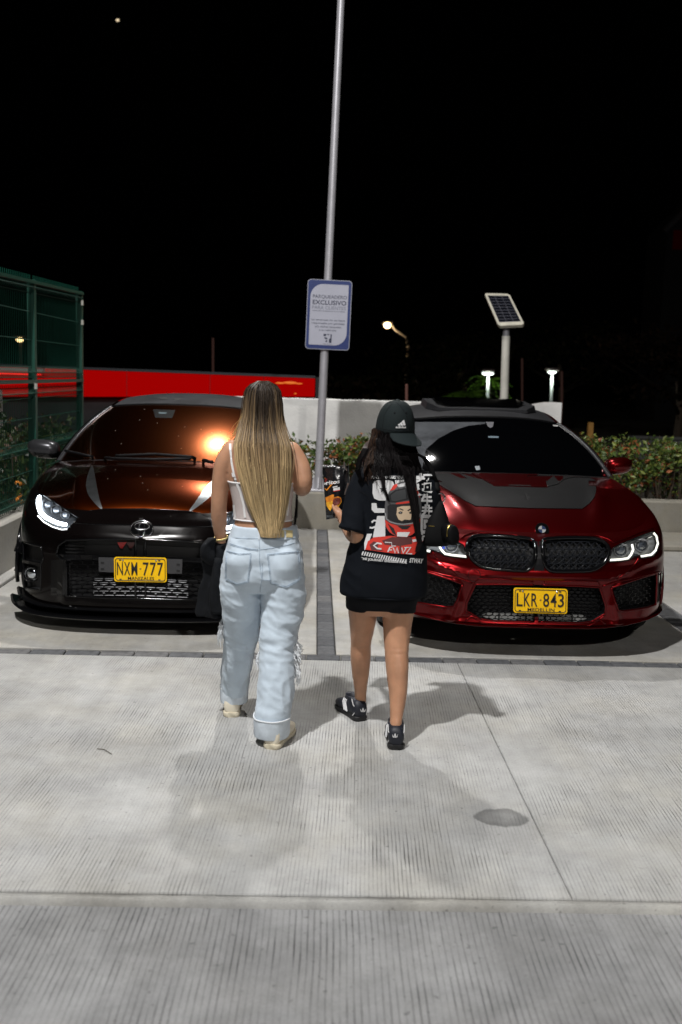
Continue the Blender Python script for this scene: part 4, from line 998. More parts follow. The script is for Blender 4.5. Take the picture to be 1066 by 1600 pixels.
# splitter lips and canards
def lip(car, prof_off, z0, z1, y1, Wk):
    pts = [(x*Wk, y) for x, y in car.C['plan'] if y < y1]; P = cr([(-x, y) for x, y in pts[::-1]][:-1]+pts, 6); out = []
    for i, p in enumerate(P):
        a = P[max(i-1, 0)]; b = P[min(i+1, len(P)-1)]; t = (b-a)/np.linalg.norm(b-a); nn = np.array([t[1], -t[0]])
        q_ = p+nn*prof_off; lift = (0.05*max(0, (abs(p[0])-0.62)/0.3)**2) if car is not None and car.C['side'] < 0 else 0.055*max(0, (abs(p[0])-0.35)/0.5)**1.5
        out.append([(p[0]-nn[0]*0.05, p[1]-nn[1]*0.05+0.02, z0), (q_[0]-nn[0]*0.012, q_[1]-nn[1]*0.012, z0+lift), (q_[0], q_[1], (z0+z1)/2+lift), (q_[0]-nn[0]*0.012, q_[1]-nn[1]*0.012, z1+lift), (p[0]-nn[0]*0.05, p[1]-nn[1]*0.05+0.02, z1+0.004)])
    return MB().loft(out, cap=True)
ca.put('front_splitter', lip(ca, 0.050, 0.088, 0.108, 0.60, 1.03), M_blackgloss, smooth=True, sharp=30)
ca.put('upper_lip', lip(ca, 0.022, 0.138, 0.160, 0.50, 1.015), M_blackgloss, smooth=True, sharp=30)
for z in (0.34, 0.47):
    for sx in (-1, 1):
        ca.put('canard', MB().add([(sx*0.845, 0.40, z-.05), (sx*0.915, 0.47, z-.05), (sx*0.89, 0.56, z+.09), (sx*0.855, 0.52, z+.09), (sx*0.845, 0.41, z-.056), (sx*0.915, 0.48, z-.056)], [(0, 1, 2, 3), (4, 5, 2, 3), (0, 4, 5, 1)]), M_blackgloss)
# headlights
def headlight(car, poly, drl, lens, glow, depth=0.05, strip=None, drl_r=0.011, cover=True, house=None, bez=False):
    house = house or M_housing
    for sx in (1, -1):
        mr = (lambda q: q) if sx == 1 else (lambda q: q.mirrored())
        ho = car.put('headlight', mr(car.sheet(poly, 0.0, 9, push=depth)), house)
        D = dense(poly, 4, True); pr = [car.hits(*p)[0] for p in D]; pr = [p for p in pr if p is not None]; k = len(pr); w = MB()
        w.v = [tuple(p) for p in pr]+[tuple(p+Vector((0, depth+0.002, 0))) for p in pr]; w.f = [(i, (i+1) % k, k+(i+1) % k, k+i) for i in range(k)]
        car.put('housing_wall', mr(w), M_housing, parent=ho); car.put('housing_rim', mr(car.seam(poly, 0.0045, 0.0, True)), M_blackgloss, parent=ho, smooth=True)
        for pts, r0 in drl: car.put('running_light', mr(car.seam(pts, r0, push=0.010, n=8, step=3)), glow, parent=ho, smooth=True)
        for (u, v, rad) in lens:
            hh, _ = car.hits(u, v)
            if hh is None: continue
            c = Vector((hh.x*sx, hh.y+depth*0.55, hh.z))
            car.put('projector', MB().lathe([(rad*0.75, 0.03), (rad, -0.008), (rad*0.88, -0.012), (rad*0.8, 0.0)], c, 'y', 20), house, parent=ho, smooth=True)
            car.put('lens', MB().ball(c+Vector((0, 0.004, 0)), rad*0.8, 0.016, rad*0.8, 14, 8), M_lens, parent=ho, smooth=True)
            for dz, ds in (((0.45, 0.5),) if bez else ()): car.put('bezel', MB().box(c.x, c.y-0.012, c.z+rad*dz*1.6, rad*1.7, 0.006, 0.005), M_chrome, parent=ho)
        if strip: car.put('lower_strip', mr(car.seam(strip, 0.006, 0.004, step=3)), M_chrome, parent=ho, smooth=True)
        if cover: car.put('lamp_cover', mr(car.sheet(poly, 0.003, 9)), M_cover, parent=ho, smooth=True)
M_drlA = pm('daylight_led', (1, 1, 1), 0.4, emit=((0.88, 0.95, 1.0), 16.0))
headlight(ca, hlA, [(A([(176, 566), (172, 590), (174, 618), (186, 642), (204, 658)]), 0.0125), (A([(200, 655), (230, 672), (262, 686), (296, 692)]), 0.0115)],
          [(A([(212, 604)])[0]+(0.036,)), (A([(250, 628)])[0]+(0.036,)), (A([(290, 650)])[0]+(0.030,))], M_drlA, 0.06)
ca.put('lamp_underline', ca.seam(A([(172, 652), (200, 680), (240, 702), (280, 714), (304, 712)]), 0.004, 0.003, n=8, step=3), pm('soft_led', (1, 1, 1), 0.4, emit=((0.95, 0.97, 1.0), 1.6)), True, smooth=True)
# bonnet edge, nose panel, emblem
ca.put('bonnet_edge', ca.seam(A([(352, 664), (368, 643), (408, 628), (470, 620), (660, 619)]), 0.003, 0.001), M_blackgloss, True, smooth=True)
ca.put('nose_seam', ca.seam(A([(330, 684), (420, 690), (520, 692), (645, 694)]), 0.003, 0.0), M_blackgloss, True)
ca.put('nose_panel', ca.sheet(A([(356, 668), (366, 642), (408, 627), (470, 619), (665, 618), (645, 690), (420, 688), (345, 680)]), 0.002, 8), M_coppern, True, smooth=True)
ca.put('lower_nose', ca.sheet(A([(300, 722), (340, 688), (420, 695), (650, 697), (650, 752), (400, 752), (290, 757), (262, 772), (230, 760)]), 0.002, 8), M_coppern, True, smooth=True)
em = lambda x, y: (640+x, 712+y)
hb, nb = ca.hits(*A([em(0, 0)])[0]); 
eN = Vector((0, -0.93, 0.37)).normalized(); eU = Vector((0, 0.37, 0.93)); eX = Vector((1, 0, 0)); eC = hb-Vector((0, 0.004, 0))
pod = ca.put('emblem', MB().loft([[eC+eN*d+eX*(0.071*k*math.cos(a))+eU*(0.058*k*math.sin(a)) for a in np.linspace(0, 2*math.pi, 36, endpoint=False)] for d, k in ((-0.03, 1.0), (0.006, 1.0), (0.009, 0.95))]), M_blackgloss, smooth=True, sharp=30)
for cx, cy, a, b in ((640, 712, 50, 40), (640, 698, 33, 17), (640, 714, 14, 33)):
    er = [eC+eN*0.012+eX*((cx-640+a*math.cos(t))*.00136)+eU*((712-cy+b*math.sin(t))*.00136) for t in np.linspace(0, 2*math.pi, 33)]; ca.put('emblem_ring', MB().tube(er, 0.0036, 6), M_chrome, parent=pod, smooth=True)
ca.put('badge', ca.sheet(B([(846, 396), (908, 391), (906, 425), (843, 428)]), 0.004, 6, thick=0.004, push=0.0), pm('badge_grey', (0.25, 0.25, 0.26), 0.4))
ca.put('badge_red', ca.sheet(B([(876, 394), (908, 391), (907, 408), (874, 410)]), 0.0055, 6), pm('badge_red', (0.5, 0.01, 0.01), 0.4))
q = text_on(ca.bvh, 'GR', B([(850, 424)])[0], (12.4, -0.3), (0, -4.6), 0.0065, 0.02, 3, ca.O); ca.put('badge_letters', q, pm('white_print', (0.75, 0.75, 0.75), 0.5))
# silver blades on the bonnet
M_blade = pm('silver_film', (0.20, 0.21, 0.22), 0.30, 1.0, var=(20, 0.15))
bl_ = A([(416, 424), (402, 450), (390, 490), (389, 525), (400, 560), (430, 598), (462, 624), (448, 575), (437, 520), (428, 470)])
ca.put('bonnet_stripe', ca.sheet(smooth_poly(bl_, 3), 0.002, 9), M_blade, True, smooth=True)
# cowl, wipers, mirrors, stickers
for pts in (A([(525, 395), (700, 388), (860, 400), (960, 425)]), A([(300, 372), (400, 395), (520, 408), (700, 412), (860, 410)])):
    wp = MB(); P = []
    for p in dense(pts, 6):
        h_, n_ = hit(ca.glass_bvh, p[0], p[1], ca.O)
        if h_ is None: h_, n_ = ca.hits(*p)
        if h_ is not None: P.append(h_+Vector((0, -0.03, 0.025)))
    if len(P) > 1: ca.put('wiper', wp.tube(P, 0.011, 6), M_blackmatt, smooth=True)
def mirror(car, x, y, z, m_up, m_lo, sx_only=(1, -1), w=0.21, h=0.13):
    for sx in sx_only:
        rr = []
        for t, k in ((0, .55), (.08, .85), (.25, 1), (.55, 1.02), (.8, .92), (.95, .65), (1, .35)):
            rr.append(ering((sx*(x+w*t), y+0.02*t, z+0.018*t), 0.085*k, h/2*k, 20, 2.6, (0, 1, 0), (0, 0, 1)))
        mo = car.put('mirror', MB().loft(rr), m_up, smooth=True)
        car.put('mirror_lower', MB().loft([[p+Vector((0, 0.0, -0.004)) if p.z < z-0.012 else Vector((p.x, y+(p.y-y)*0.9, z-0.012)) for p in r_] for r_ in [[Vector((q_.x, y+(q_.y-y)*1.03, z+(q_.z-z)*1.04)) for q_ in r0] for r0 in rr]]), m_lo, parent=mo, smooth=True)
        car.put('mirror_arm', MB().box(sx*(x-0.015), y+0.03, z-0.045, 0.12, 0.06, 0.035, bev=0.01), m_lo, parent=mo)
mirror(ca, 0.835, 1.33, 1.025, M_pillarA, M_blackgloss, (-1,), w=0.225, h=0.13); mirror(ca, 0.815, 1.42, 1.02, M_pillarA, M_blackgloss, (1,), w=0.12, h=0.13)
def glass_sheet(car, bv, pts, off=0.002, step=8): V, F = poly_vf([pts]); return sheet(bv, V, F, off, step, car.O)
ca.put('camera_box', glass_sheet(ca, ca.glass_bvh, A([(690, 172), (790, 176), (775, 212), (700, 210)]), 0.002), M_blackmatt)
ca.put('rain_sensor', glass_sheet(ca, ca.glass_bvh, A([(714, 186), (752, 188), (748, 194), (716, 193)]), 0.004), pm('sensor_blue', (0.12, 0.16, 0.18), 0.3))
for pts in ([(120+520/3.807, 560+238/3.807, 8, 2), (120+600/3.807, 560+243/3.807, 7, 1.6), (120+770/3.807, 560+268/3.807, 4, 1.2), (120+345/3.807, 560+246/3.807, 3, 0.9)]):
    ca.put('roof_mark', glass_sheet(ca, ca.roof_bvh, ell(pts[0], pts[1], pts[2], pts[3], 14), 0.002), pm('dark_smear', (0.02, 0.02, 0.02), 0.6))
ca.put('roof_seam', MB().tube([tuple(p+np.array([0, 0.01, 0.004])) for p in ca.wind[-1]], 0.008, 6), M_blackmatt, smooth=True)

dq = MB(); Z8 = lambda x, y: (120+x/3.807, 560+y/3.807)
for (x, y) in ((375, 366), (480, 386), (642, 408), (740, 422), (805, 443), (830, 478), (855, 437), (403, 303), (265, 508), (622, 536), (606, 462), (230, 430)):
    h_, n_ = hit(ca.glass_bvh, *Z8(x, y), ca.O)
    if h_ is not None: dq.ball(h_, .0030, n=6, m=4)
for (x, y) in ((402, 113), (361, 160), (532, 148), (543, 182), (570, 218), (618, 140), (750, 200), (690, 357), (120, 128)):
    h_, n_ = ca.hits(60+x/3.331, 700+y/3.331)
    if h_ is not None: dq.ball(h_, .0026, n=6, m=4)
ca.put('dust_specks', dq, pm('dust_speck', (.28, .25, .22), .8), kind='stuff')
# ================================================================ the dark red saloon
E4 = lambda pts: [(850+x/4.935, 780+y/4.935) for x, y in pts]
E1 = lambda pts: [(640+x/4.845, 780+y/4.845) for x, y in pts]
M_redp = pm('candy_red_paint', (0.115, 0.0003, 0.0014), 0.29, 0.88, coat=0.4, coatr=0.02)
M_scr = pm('dark_windscreen', (0.0008, 0.0009, 0.0012), 0.035, spec=0.5)
M_gun = pm('grey_wrap', (0.022, 0.0225, 0.025), 0.42, 0.2, spec=.25, var=(4, 0.2, 5))
M_carb = pm('bonnet_carbon', (0.010, 0.010, 0.0105), 0.5, 0.0, spec=.10, coat=0.0, coatr=0.3, var=(220, 0.25))
kd = [(851+x, 840+y) for x, y in [(0, 8), (3, 3), (10, 0.5), (22, -1.5), (45, -1.8), (65, -0.5), (78, 4), (90, 13), (100, 22), (104, 30), (100, 40), (92, 51), (80, 56), (66, 58.5), (18, 56.5), (8, 52), (2, 44), (0, 30)]]
kd = smooth_poly(E4([(-10, 335), (2, 315), (50, 306), (150, 301), (250, 300), (345, 303), (420, 312), (470, 338), (500, 380), (497, 430), (468, 485), (415, 528), (355, 550), (230, 556), (80, 556), (38, 542), (10, 508), (-7, 440)]), 2)
hlB = E4([(528, 380), (600, 342), (700, 300), (800, 262), (848, 247), (876, 280), (890, 345), (872, 405), (842, 440), (748, 456), (738, 432), (690, 446), (655, 470), (600, 478), (502, 484), (512, 436)])
lgB = [(840, 914), (905, 916), (937, 918), (941, 930), (946.5, 948), (945.5, 959), (925, 971), (905, 973.5), (840, 972)]
siB = E4([(520, 684), (640, 642), (760, 602), (866, 572), (870, 640), (862, 815), (800, 836), (720, 850), (612, 864), (572, 858), (540, 760)])
slB = E4([(884, 566), (908, 560), (922, 600), (920, 690), (900, 775), (880, 800), (876, 790), (882, 700)])
def dispB(x, z):
    r_ = 0.018*np.exp(-((z-0.500-0.11*np.clip((x-0.42)/0.4, 0, 1))/0.018)**2)*np.clip((0.86-x)/0.1, 0, 1)       # brow over the intakes
    r_ += 0.022*np.exp(-((x-0.465-0.03*np.abs(z-0.33)/0.1)/0.030)**2)*np.clip((0.50-z)/0.06, 0, 1)*np.clip((z-0.18)/0.05, 0, 1)
    r_ += 0.018*np.exp(-((z-0.215)/0.018)**2)
    r_ -= 0.016*np.exp(-((x-0.60)/0.12)**2-((z-0.555)/0.03)**2)
    return r_
def hoodB(x, v): return 0.016*np.exp(-((x-0.36-0.20*v)/0.06)**2)*np.clip(v*3, 0, 1)*np.clip((1-v)*3, 0, 1)
car_b = Car(dict(name='saloon_car', label='dark red saloon with a grey bonnet panel and sunroof parked nose out at the right', at=(1.325, 5.68, 0), side=1, W=0.915,
    plan=[(0, 0), (0.28, 0.008), (0.50, 0.045), (0.66, 0.11), (0.78, 0.21), (0.85, 0.34), (0.885, 0.52), (0.905, 0.78), (0.915, 1.0), (0.90, 1.6), (0.895, 2.5), (0.91, 3.5), (0.89, 4.1), (0.80, 4.5), (0.45, 4.66), (0, 4.68)],
    table=[(0, 0.0, 0.97, 0.03), (.1, .05, .985, .0), (.25, .3, 1.0, -.005), (.5, .62, 1.0, .0), (.7, .83, .985, .025), (.85, .94, .95, .075), (1, 1.0, .885, .17)],
    zlo=[(0, .20), (.1, .205), (.3, .225), (.6, .245), (1, .20), (4.7, .22)], zhi=[(0, .735), (.12, .75), (.3, .795), (.55, .855), (.9, .915), (1.3, .955), (2, .98), (4.7, 1.02)],
    rows=60, hood_corner=0.58, cowl_y=1.33, cowl_bow=(0.20, 0.030), crown=0.045, holes=[kd, hlB, lgB, siB, slB], wheels=(0.86, 3.70), wheel_r=0.335, track=0.775,
    paint=M_redp, screen_mat=M_scr, roof_mat=M_gun, rail_mat=M_redp, pillar_mat=M_gun, disp=dispB, hood_disp=hoodB,
    glass=dict(base_k=0.985, gap=0.05, rw=0.565, ry=1.99, rsw=0.12, rz=1.345, rdz=0.04, bulge=0.03, rear_y=3.45, rear_z=1.39, rbulge=0.065), belt_y=3.5, tail=(0.35, -0.02)))
cb = car_b
# kidneys
M_kid = pm('kidney_mesh', (0.012, 0.013, 0.016), 0.22, spec=0.6)
cb.recess('kidney_grille', kd, 0.07, M_void, 0.012, M_blackgloss, lip=0.002)
sg = []
for r_ in range(4):
    v = 848+11.5*r_
    for k in range(10):
        u = 853+11.4*k+(5.7 if r_ % 2 else 0)
        sg += [((u, v), (u+5.7, v+6)), ((u+11.4, v), (u+5.7, v+6)), ((u+5.7, v+6), (u, v+11.5)), ((u+5.7, v+6), (u+11.4, v+11.5)), ((u+5.7, v+6), (u+5.7, v+14)), ((u, v), (u+11.4, v))]
nt = cb.net(kd, sg, 0.035, 0.0036); cb.put('kidney_mesh', join(nt, nt.mirrored()), M_kid, kind='stuff', fix=False)
for k in range(9):
    u = 862+11.4*k; b_ = cb.net(kd, [((u, 838), (u, 870)), ((u, 870), (u, 902))], 0.045, 0.005); cb.put('kidney_bar', b_, M_kid, True)
cb.put('kidney_bridge', cb.sheet([(842, 846), (849.5, 846), (850.5, 892), (842, 892)], 0.002, thick=0.02), pm('bridge_black', (0.006, 0.006, 0.007), 0.35, spec=.2), True)
# emblem
hb, nb = cb.hits(846.5, 828); nb = Vector((0, -0.88, 0.47)).normalized(); rt_ = Vector((1, 0, 0)); up_ = rt_.cross(-nb) if rt_.cross(-nb).z > 0 else -rt_.cross(-nb)
def disc(c, r0, r1, a0, a1, d, n=12):
    P = []; q = MB(); k = n
    for i in range(k+1):
        a = R(a0+(a1-a0)*i/k); e = rt_*math.cos(a)+up_*math.sin(a); q.v += [tuple(c+e*r0+nb*d), tuple(c+e*r1+nb*d)]
    q.f = [(2*i, 2*i+1, 2*i+3, 2*i+2) for i in range(k)]; return q
emb = cb.put('emblem', MB().tube([hb-nb*0.004, hb+nb*0.010], 0.041, 28), M_blackgloss, smooth=True, sharp=40)
for i, m_ in enumerate((pm('emblem_blue', (0.006, 0.02, 0.07), 0.3), pm('emblem_white', (0.30, 0.30, 0.30), 0.3))*2): cb.put('emblem_quarter', disc(hb, 0.001, 0.023, 90*i, 90*i+90, 0.0115), m_, parent=emb)
for r0, r1 in ((0.0392, 0.0412), (0.0228, 0.0245)): cb.put('emblem_ring', disc(hb, r0, r1, 0, 360, 0.0125, 32), M_chrome, parent=emb)
# headlights
M_drlB = pm('dim_led', (1, 1, 1), 0.4, emit=((1.0, 0.96, 0.82), 1.5))
headlight(cb, hlB, [(E4([(506, 472), (600, 466), (652, 458), (676, 430), (692, 392), (684, 352)]), 0.0065), (E4([(748, 444), (832, 430), (866, 396), (884, 340), (872, 285), (850, 262)]), 0.0065)],
          [(E4([(604, 400)])[0]+(0.042,)), (E4([(766, 362)])[0]+(0.042,))], M_drlB, 0.06, house=pm('silver_housing', (0.30, 0.305, 0.315), 0.35, 0.25), bez=True)
for pts in ([(849, 847), (858, 841.5), (872, 838), (900, 837), (935, 838), (950, 843), (958, 848), (980, 841), (1000, 833), (1020, 826.5)],): cb.put('bonnet_edge', cb.seam(pts, 0.004, 0.003, n=8), M_redp, True, smooth=True)
for k, (a, b) in enumerate((((545, 385), (640, 355)), ((700, 345), (840, 290)))): cb.put('lamp_brow', cb.seam(E4([a, b]), 0.004, push=0.02), M_chrome, True)
hh, _ = cb.hits(*E1([(300, 365)])[0])
cb.put('blue_insert', MB().box(-abs(hh.x), hh.y+0.035, hh.z, 0.07, 0.01, 0.03), pm('blue_lamp_insert', (0.05, 0.10, 0.6), 0.3, emit=((0.1, 0.2, 1.0), 0.15)))
# lower grille, intakes, slits
cb.recess('lower_grille', lgB, 0.07, M_void, 0.006, M_redp, centre=True)
nt = cb.net(lgB, honey(838, 950, 914, 974, 9.6, 5.2), 0.03, 0.0030); cb.put('grille_mesh', join(nt, nt.mirrored()), M_blackgloss, kind='stuff', fix=False)
cb.put('lower_bar', cb.sheet([(842, 961), (890, 963), (912, 963), (922, 968), (905, 972), (842, 970)], -0.01, thick=0.02, push=0.02), pm('lower_bar_grey', (0.16, 0.16, 0.155), 0.5), True)
for u in (853, 895): cb.put('bar_clip', cb.sheet([(u, 959), (u+1.6, 959), (u+1.6, 971), (u, 971)], -0.004, thick=0.02, push=0.016), M_blackgloss, True)
cb.recess('side_intake', siB, 0.07, M_void, 0.007, M_redp)
nt = cb.net(siB, honey(950, 1030, 890, 958, 9.0, 5.6, -0.25), 0.03, 0.0030); cb.put('intake_mesh', join(nt, nt.mirrored()), M_blackgloss, kind='stuff', fix=False)
cb.recess('air_slit', slB, 0.03, M_blackgloss, 0.004, M_blackgloss)
cb.put('slit_reflector', cb.sheet(E4([(902, 570), (912, 575), (912, 660), (906, 690), (900, 690), (906, 640)]), 0.002), pm('clear_reflector', (0.55, 0.55, 0.5), 0.2, 0.6), True)
cb.put('slit_reflector_lower', cb.sheet(E4([(900, 715), (906, 715), (900, 760), (892, 780), (890, 770)]), 0.002), pm('clear_reflector2', (0.3, 0.3, 0.3), 0.2, 0.6), True)
for pts, r_ in ((E4([(360, 945), (430, 925), (490, 978), (600, 985), (720, 972), (862, 944), (905, 880)]), 0.006), (E4([(0, 975), (330, 985), (380, 960), (470, 895), (482, 832), (432, 660), (415, 635), (240, 630), (0, 640)]), 0.0045), (E4([(452, 672), (540, 642), (640, 622), (760, 592), (920, 552)]), 0.006), (E4([(738, 440), (700, 500), (640, 560), (560, 620)]), 0.004)):
    cb.put('bumper_crease', cb.seam(pts, r_, 0.001, n=8), M_redp, True, smooth=True)
tc = E1(ell(490, 575, 47, 47, 26)); cb.put('tow_cap', cb.sheet(tc, 0.0015, 20), M_redp, False, smooth=True); cb.put('tow_cap_edge', cb.seam(tc, 0.0018, 0.001, True, step=2), M_blackmatt)
cb.put('bottom_lip', lip(cb, 0.014, 0.190, 0.206, 0.62, 1.0), M_redp, smooth=True, sharp=30)
cb.plate([(802, 957), (886, 959), (802.5, 918)], 'LKR 843', 'MEDELLIN', 5.66)
# bonnet panel
Z3 = lambda pts: [(640+x/3.553, 600+y/3.553) for x, y in pts]
cp_ = Z3([(585, 506), (800, 512), (1000, 522), (1032, 536), (1036, 590), (1028, 628), (1000, 664), (958, 694), (585, 690)])
cb.put('bonnet_panel', cb.sheet(cp_, 0.004, 8, thick=0.006), M_carb, True, smooth=True, sharp=30)
cb.put('bonnet_vent', cb.sheet(Z3([(345, 500), (585, 503), (745, 507), (766, 578), (470, 570)]), 0.008, 8, thick=0.006), M_redp, smooth=True, sharp=30)
cb.put('vent_grille', cb.sheet(Z3([(550, 566), (672, 569), (672, 574), (550, 571)]), 0.010, 8), M_alu)
cb.put('panel_edge', cb.seam(Z3([(760, 575), (820, 560), (850, 535), (900, 522), (1000, 522)]), 0.004, 0.004), M_alu, False, smooth=True)
mirror(cb, 0.80, 1.52, 1.03, M_redp, M_redp, w=0.19, h=0.115)
# windscreen details and roof
cb.put('mirror_mount', glass_sheet(cb, cb.glass_bvh, Z3([(425, 212), (468, 212), (462, 240), (448, 246), (434, 236)]), 0.003), pm('sensor_grey', (0.10, 0.10, 0.11), 0.4))
M_dust = pm('dusty_film', (0.22, 0.235, 0.26), 0.8, spec=.2, alpha=0.22, var=(7, .35, 6))
cb.put('dust_film', glass_sheet(cb, cb.glass_bvh, Z3([(30, 212), (425, 212), (420, 222), (330, 232), (240, 260), (160, 304), (92, 362), (70, 470), (30, 470)]), 0.0015), M_dust, smooth=True)
cb.put('glass_sticker', glass_sheet(cb, cb.glass_bvh, Z3([(436, 291), (495, 292), (494, 301), (437, 300)]), 0.003), pm('sticker_blue', (0.10, 0.14, 0.17), 0.4))
cb.put('toll_sticker', glass_sheet(cb, cb.glass_bvh, Z3([(796, 228), (824, 231), (824, 238), (797, 236)]), 0.003), pm('sticker_white', (0.4, 0.4, 0.4), 0.4))
cb.put('parking_card', glass_sheet(cb, cb.glass_bvh, Z3([(362, 458), (388, 456), (392, 478), (370, 480)]), 0.003), pm('card', (0.16, 0.18, 0.2), 0.4))
W_ = cb.wind
cb.put('screen_seam', MB().tube([tuple(p+np.array([0, 0.01, 0.004])) for p in W_[-1]], 0.007, 6), M_blackmatt, smooth=True)
ro0, ro1 = 2.34, 3.0
def rp(x, y, d=0.0):
    h = cb.roof_bvh.ray_cast(Vector((x, y, 3)), Vector((0, 0, -1))); return (h[0] if h[0] else Vector((x, y, 1.42)))+Vector((0, 0, d))
P_ = [(-.44, 2.80), (-.44, 2.40), (-.36, 2.24), (.36, 2.24), (.46, 2.40), (.46, 2.80)]
sr = MB(); a_ = [rp(x, y, 0.006) for x, y in P_]; b_ = [rp(x*0.97, y, 0.052 if y > 2.3 else 0.03) for x, y in P_]; n = 6
sr.add(a_+b_, [tuple(range(6)), tuple(range(11, 5, -1))]+[(i, i+6, (i+1) % 6+6, (i+1) % 6) for i in range(6)])
cb.put('sunroof', sr, M_gun)
cb.put('sunroof_glass', MB().add([rp(x*0.8, 2.26+(y-2.24)*0.85+0.03, 0.060 if y > 2.3 else 0.0365) for x, y in P_], [tuple(range(6))]), M_glassd)
# ================================================================ people
M_skin = pm('skin', (0.46, 0.245, 0.15), 0.48, spec=0.4, var=(16, 0.12, 6), bump=(180, 0.25, 0.001), sss=0.12)
M_skin2 = pm('tan_skin', (0.47, 0.245, 0.145), 0.45, spec=0.4, var=(15, 0.13, 6), bump=(180, 0.25, 0.001), sss=0.12)
def hand(W_, d, nrm, th, sc=1.0, curl=0.5, spread=0.18, thumb_out=0.8, curls=None, thumb=True):
    """palm, four unequal fingers and a thumb off the side of the palm; d towards the fingers, nrm out of the back of the hand, th towards the thumb side"""
    W_ = Vector(W_); d = Vector(d).normalized(); nrm = Vector(nrm); nrm = (nrm-d*nrm.dot(d)).normalized(); th_ = Vector(th); s = (th_-d*th_.dot(d)-nrm*th_.dot(nrm)).normalized()
    q = MB(); L = 0.085*sc
    q.loft([ering(W_+d*t*L, w*sc, h*sc, 16, 2.6, s, nrm) for t, w, h in ((-.25, .022, .020), (0, .024, .018), (.3, .034, .016), (.7, .039, .014), (1.0, .038, .011), (1.06, .030, .007))])
    for k, (off, l0, r) in enumerate(((.028, .040, .0085), (.010, .044, .0088), (-.009, .041, .0084), (-.027, .032, .0074))):
        c = (curls[k] if curls else curl); p = W_+d*L*0.93+s*off*sc; a = 0.0; P = [p-d*0.02*sc, p]; dirn = (d+s*spread*(off/0.03)*0.5).normalized()
        for ln in (l0, l0*0.62, l0*0.5):
            a += c; v = dirn*math.cos(a)-nrm*math.sin(a); P.append(P[-1]+v*ln*sc)
        q.add(*[(m.v, m.f) for m in [limb([(*x, r*sc*f, r*sc*f) for x, f in zip(P, (1.05, 1.05, 1, .92, .78))], 8, 3, tuple(s))]][0])
    b = W_+d*L*0.22+s*0.026*sc; td = (d*0.75+s*thumb_out-nrm*0.25).normalized()
    P = [b-s*0.012*sc, b, b+td*0.036*sc, b+(td*0.036+(td*0.8+d*0.5).normalized()*0.030)*sc, b+(td*0.036+(td*0.8+d*0.5).normalized()*0.030+(td*0.6+d*0.8).normalized()*0.024)*sc]
    m = limb([(*x, r*sc, r*sc) for x, r in zip(P, (.012, .0125, .0115, .0098, .0078))], 8, 3, tuple(nrm))
    if thumb: q.add(m.v, m.f)
    return q
def head(c, w, b, h, tilt=0.0):
    """skull, jaw, nose and ears facing +Y"""
    c = Vector(c); q = MB()
    q.ball(c+Vector((0, -0.012, 0.02)), w, b*0.98, h*0.86, 22, 14)
    q.loft([ering(c+Vector((0, y, z)), a*w, d*b, 20) for z, a, d, y in ((-h*.98, .30, .28, .052), (-h*.93, .48, .45, .046), (-h*.75, .70, .66, .03), (-h*.45, .86, .84, .012), (-.1*h, .96, .95, .0), (.35*h, .9, .9, -.005))])
    m = limb([(c.x, c.y+b*.90, c.z+.018, .010, .010), (c.x, c.y+b*1.10, c.z-.014, .014, .014), (c.x, c.y+b*1.0, c.z-.026, .016, .010)], 10, 3); q.add(m.v, m.f)
    for s in (-1, 1): q.ball(c+Vector((s*w*.99, -.005, -.005)), .012, .022, .032, 10, 7)
    for z in (-.045, -.056): q.ball(c+Vector((0, b*.93, z)), .024, .014, .007, 10, 6)
    return q
def face_parts(c, w, b, root):
    c = Vector(c)
    for s in (-1, 1):
        obj('eye', MB().ball(c+Vector((s*.031, b*.84, .012)), .0125, .0125, .010, 12, 8), pm('eye_white', (.75, .73, .70), .25), root, world=True, smooth=True)
        obj('iris', MB().ball(c+Vector((s*.031, b*.84+.0075, .012)), .0062, .006, .0062, 10, 6), pm('iris', (.03, .018, .01), .2), root, world=True, smooth=True)
        obj('eyebrow', MB().tube([c+Vector((s*.016, b*.95, .030)), c+Vector((s*.032, b*.91, .036)), c+Vector((s*.048, b*.82, .030))], [.0028, .003, .0015], 6), pm('brow', (.02, .012, .008), .7), root, world=True)
    obj('lips', MB().ball(c+Vector((0, b*.985, -.050)), .022, .010, .0095, 12, 8), pm('lips', (.42, .12, .11), .4), root, world=True, smooth=True)
def clean(me, m):
    me.materials.clear(); me.materials.append(m); me.shade_smooth(); return me
def to_local(me, root):
    a = mesh_np(me); a = a-np.array(wloc(root)); mesh_set(me, a); return me
def wrinkle(me, amp, fn):
    """push the surface along its normals by fn(x, y, z)"""
    a = mesh_np(me); nr = np.empty(len(me.vertices)*3, np.float32); me.vertices.foreach_get('normal', nr); nr = nr.reshape(-1, 3)
    d = np.array([fn(*p) for p in a.astype(float)])*amp; mesh_set(me, a+nr*d[:, None])
def nz(x, y, z): return mnoise.noise(Vector((x, y, z)))
def ridge(x, y, z): return 1-2*abs(mnoise.noise(Vector((x, y, z))))
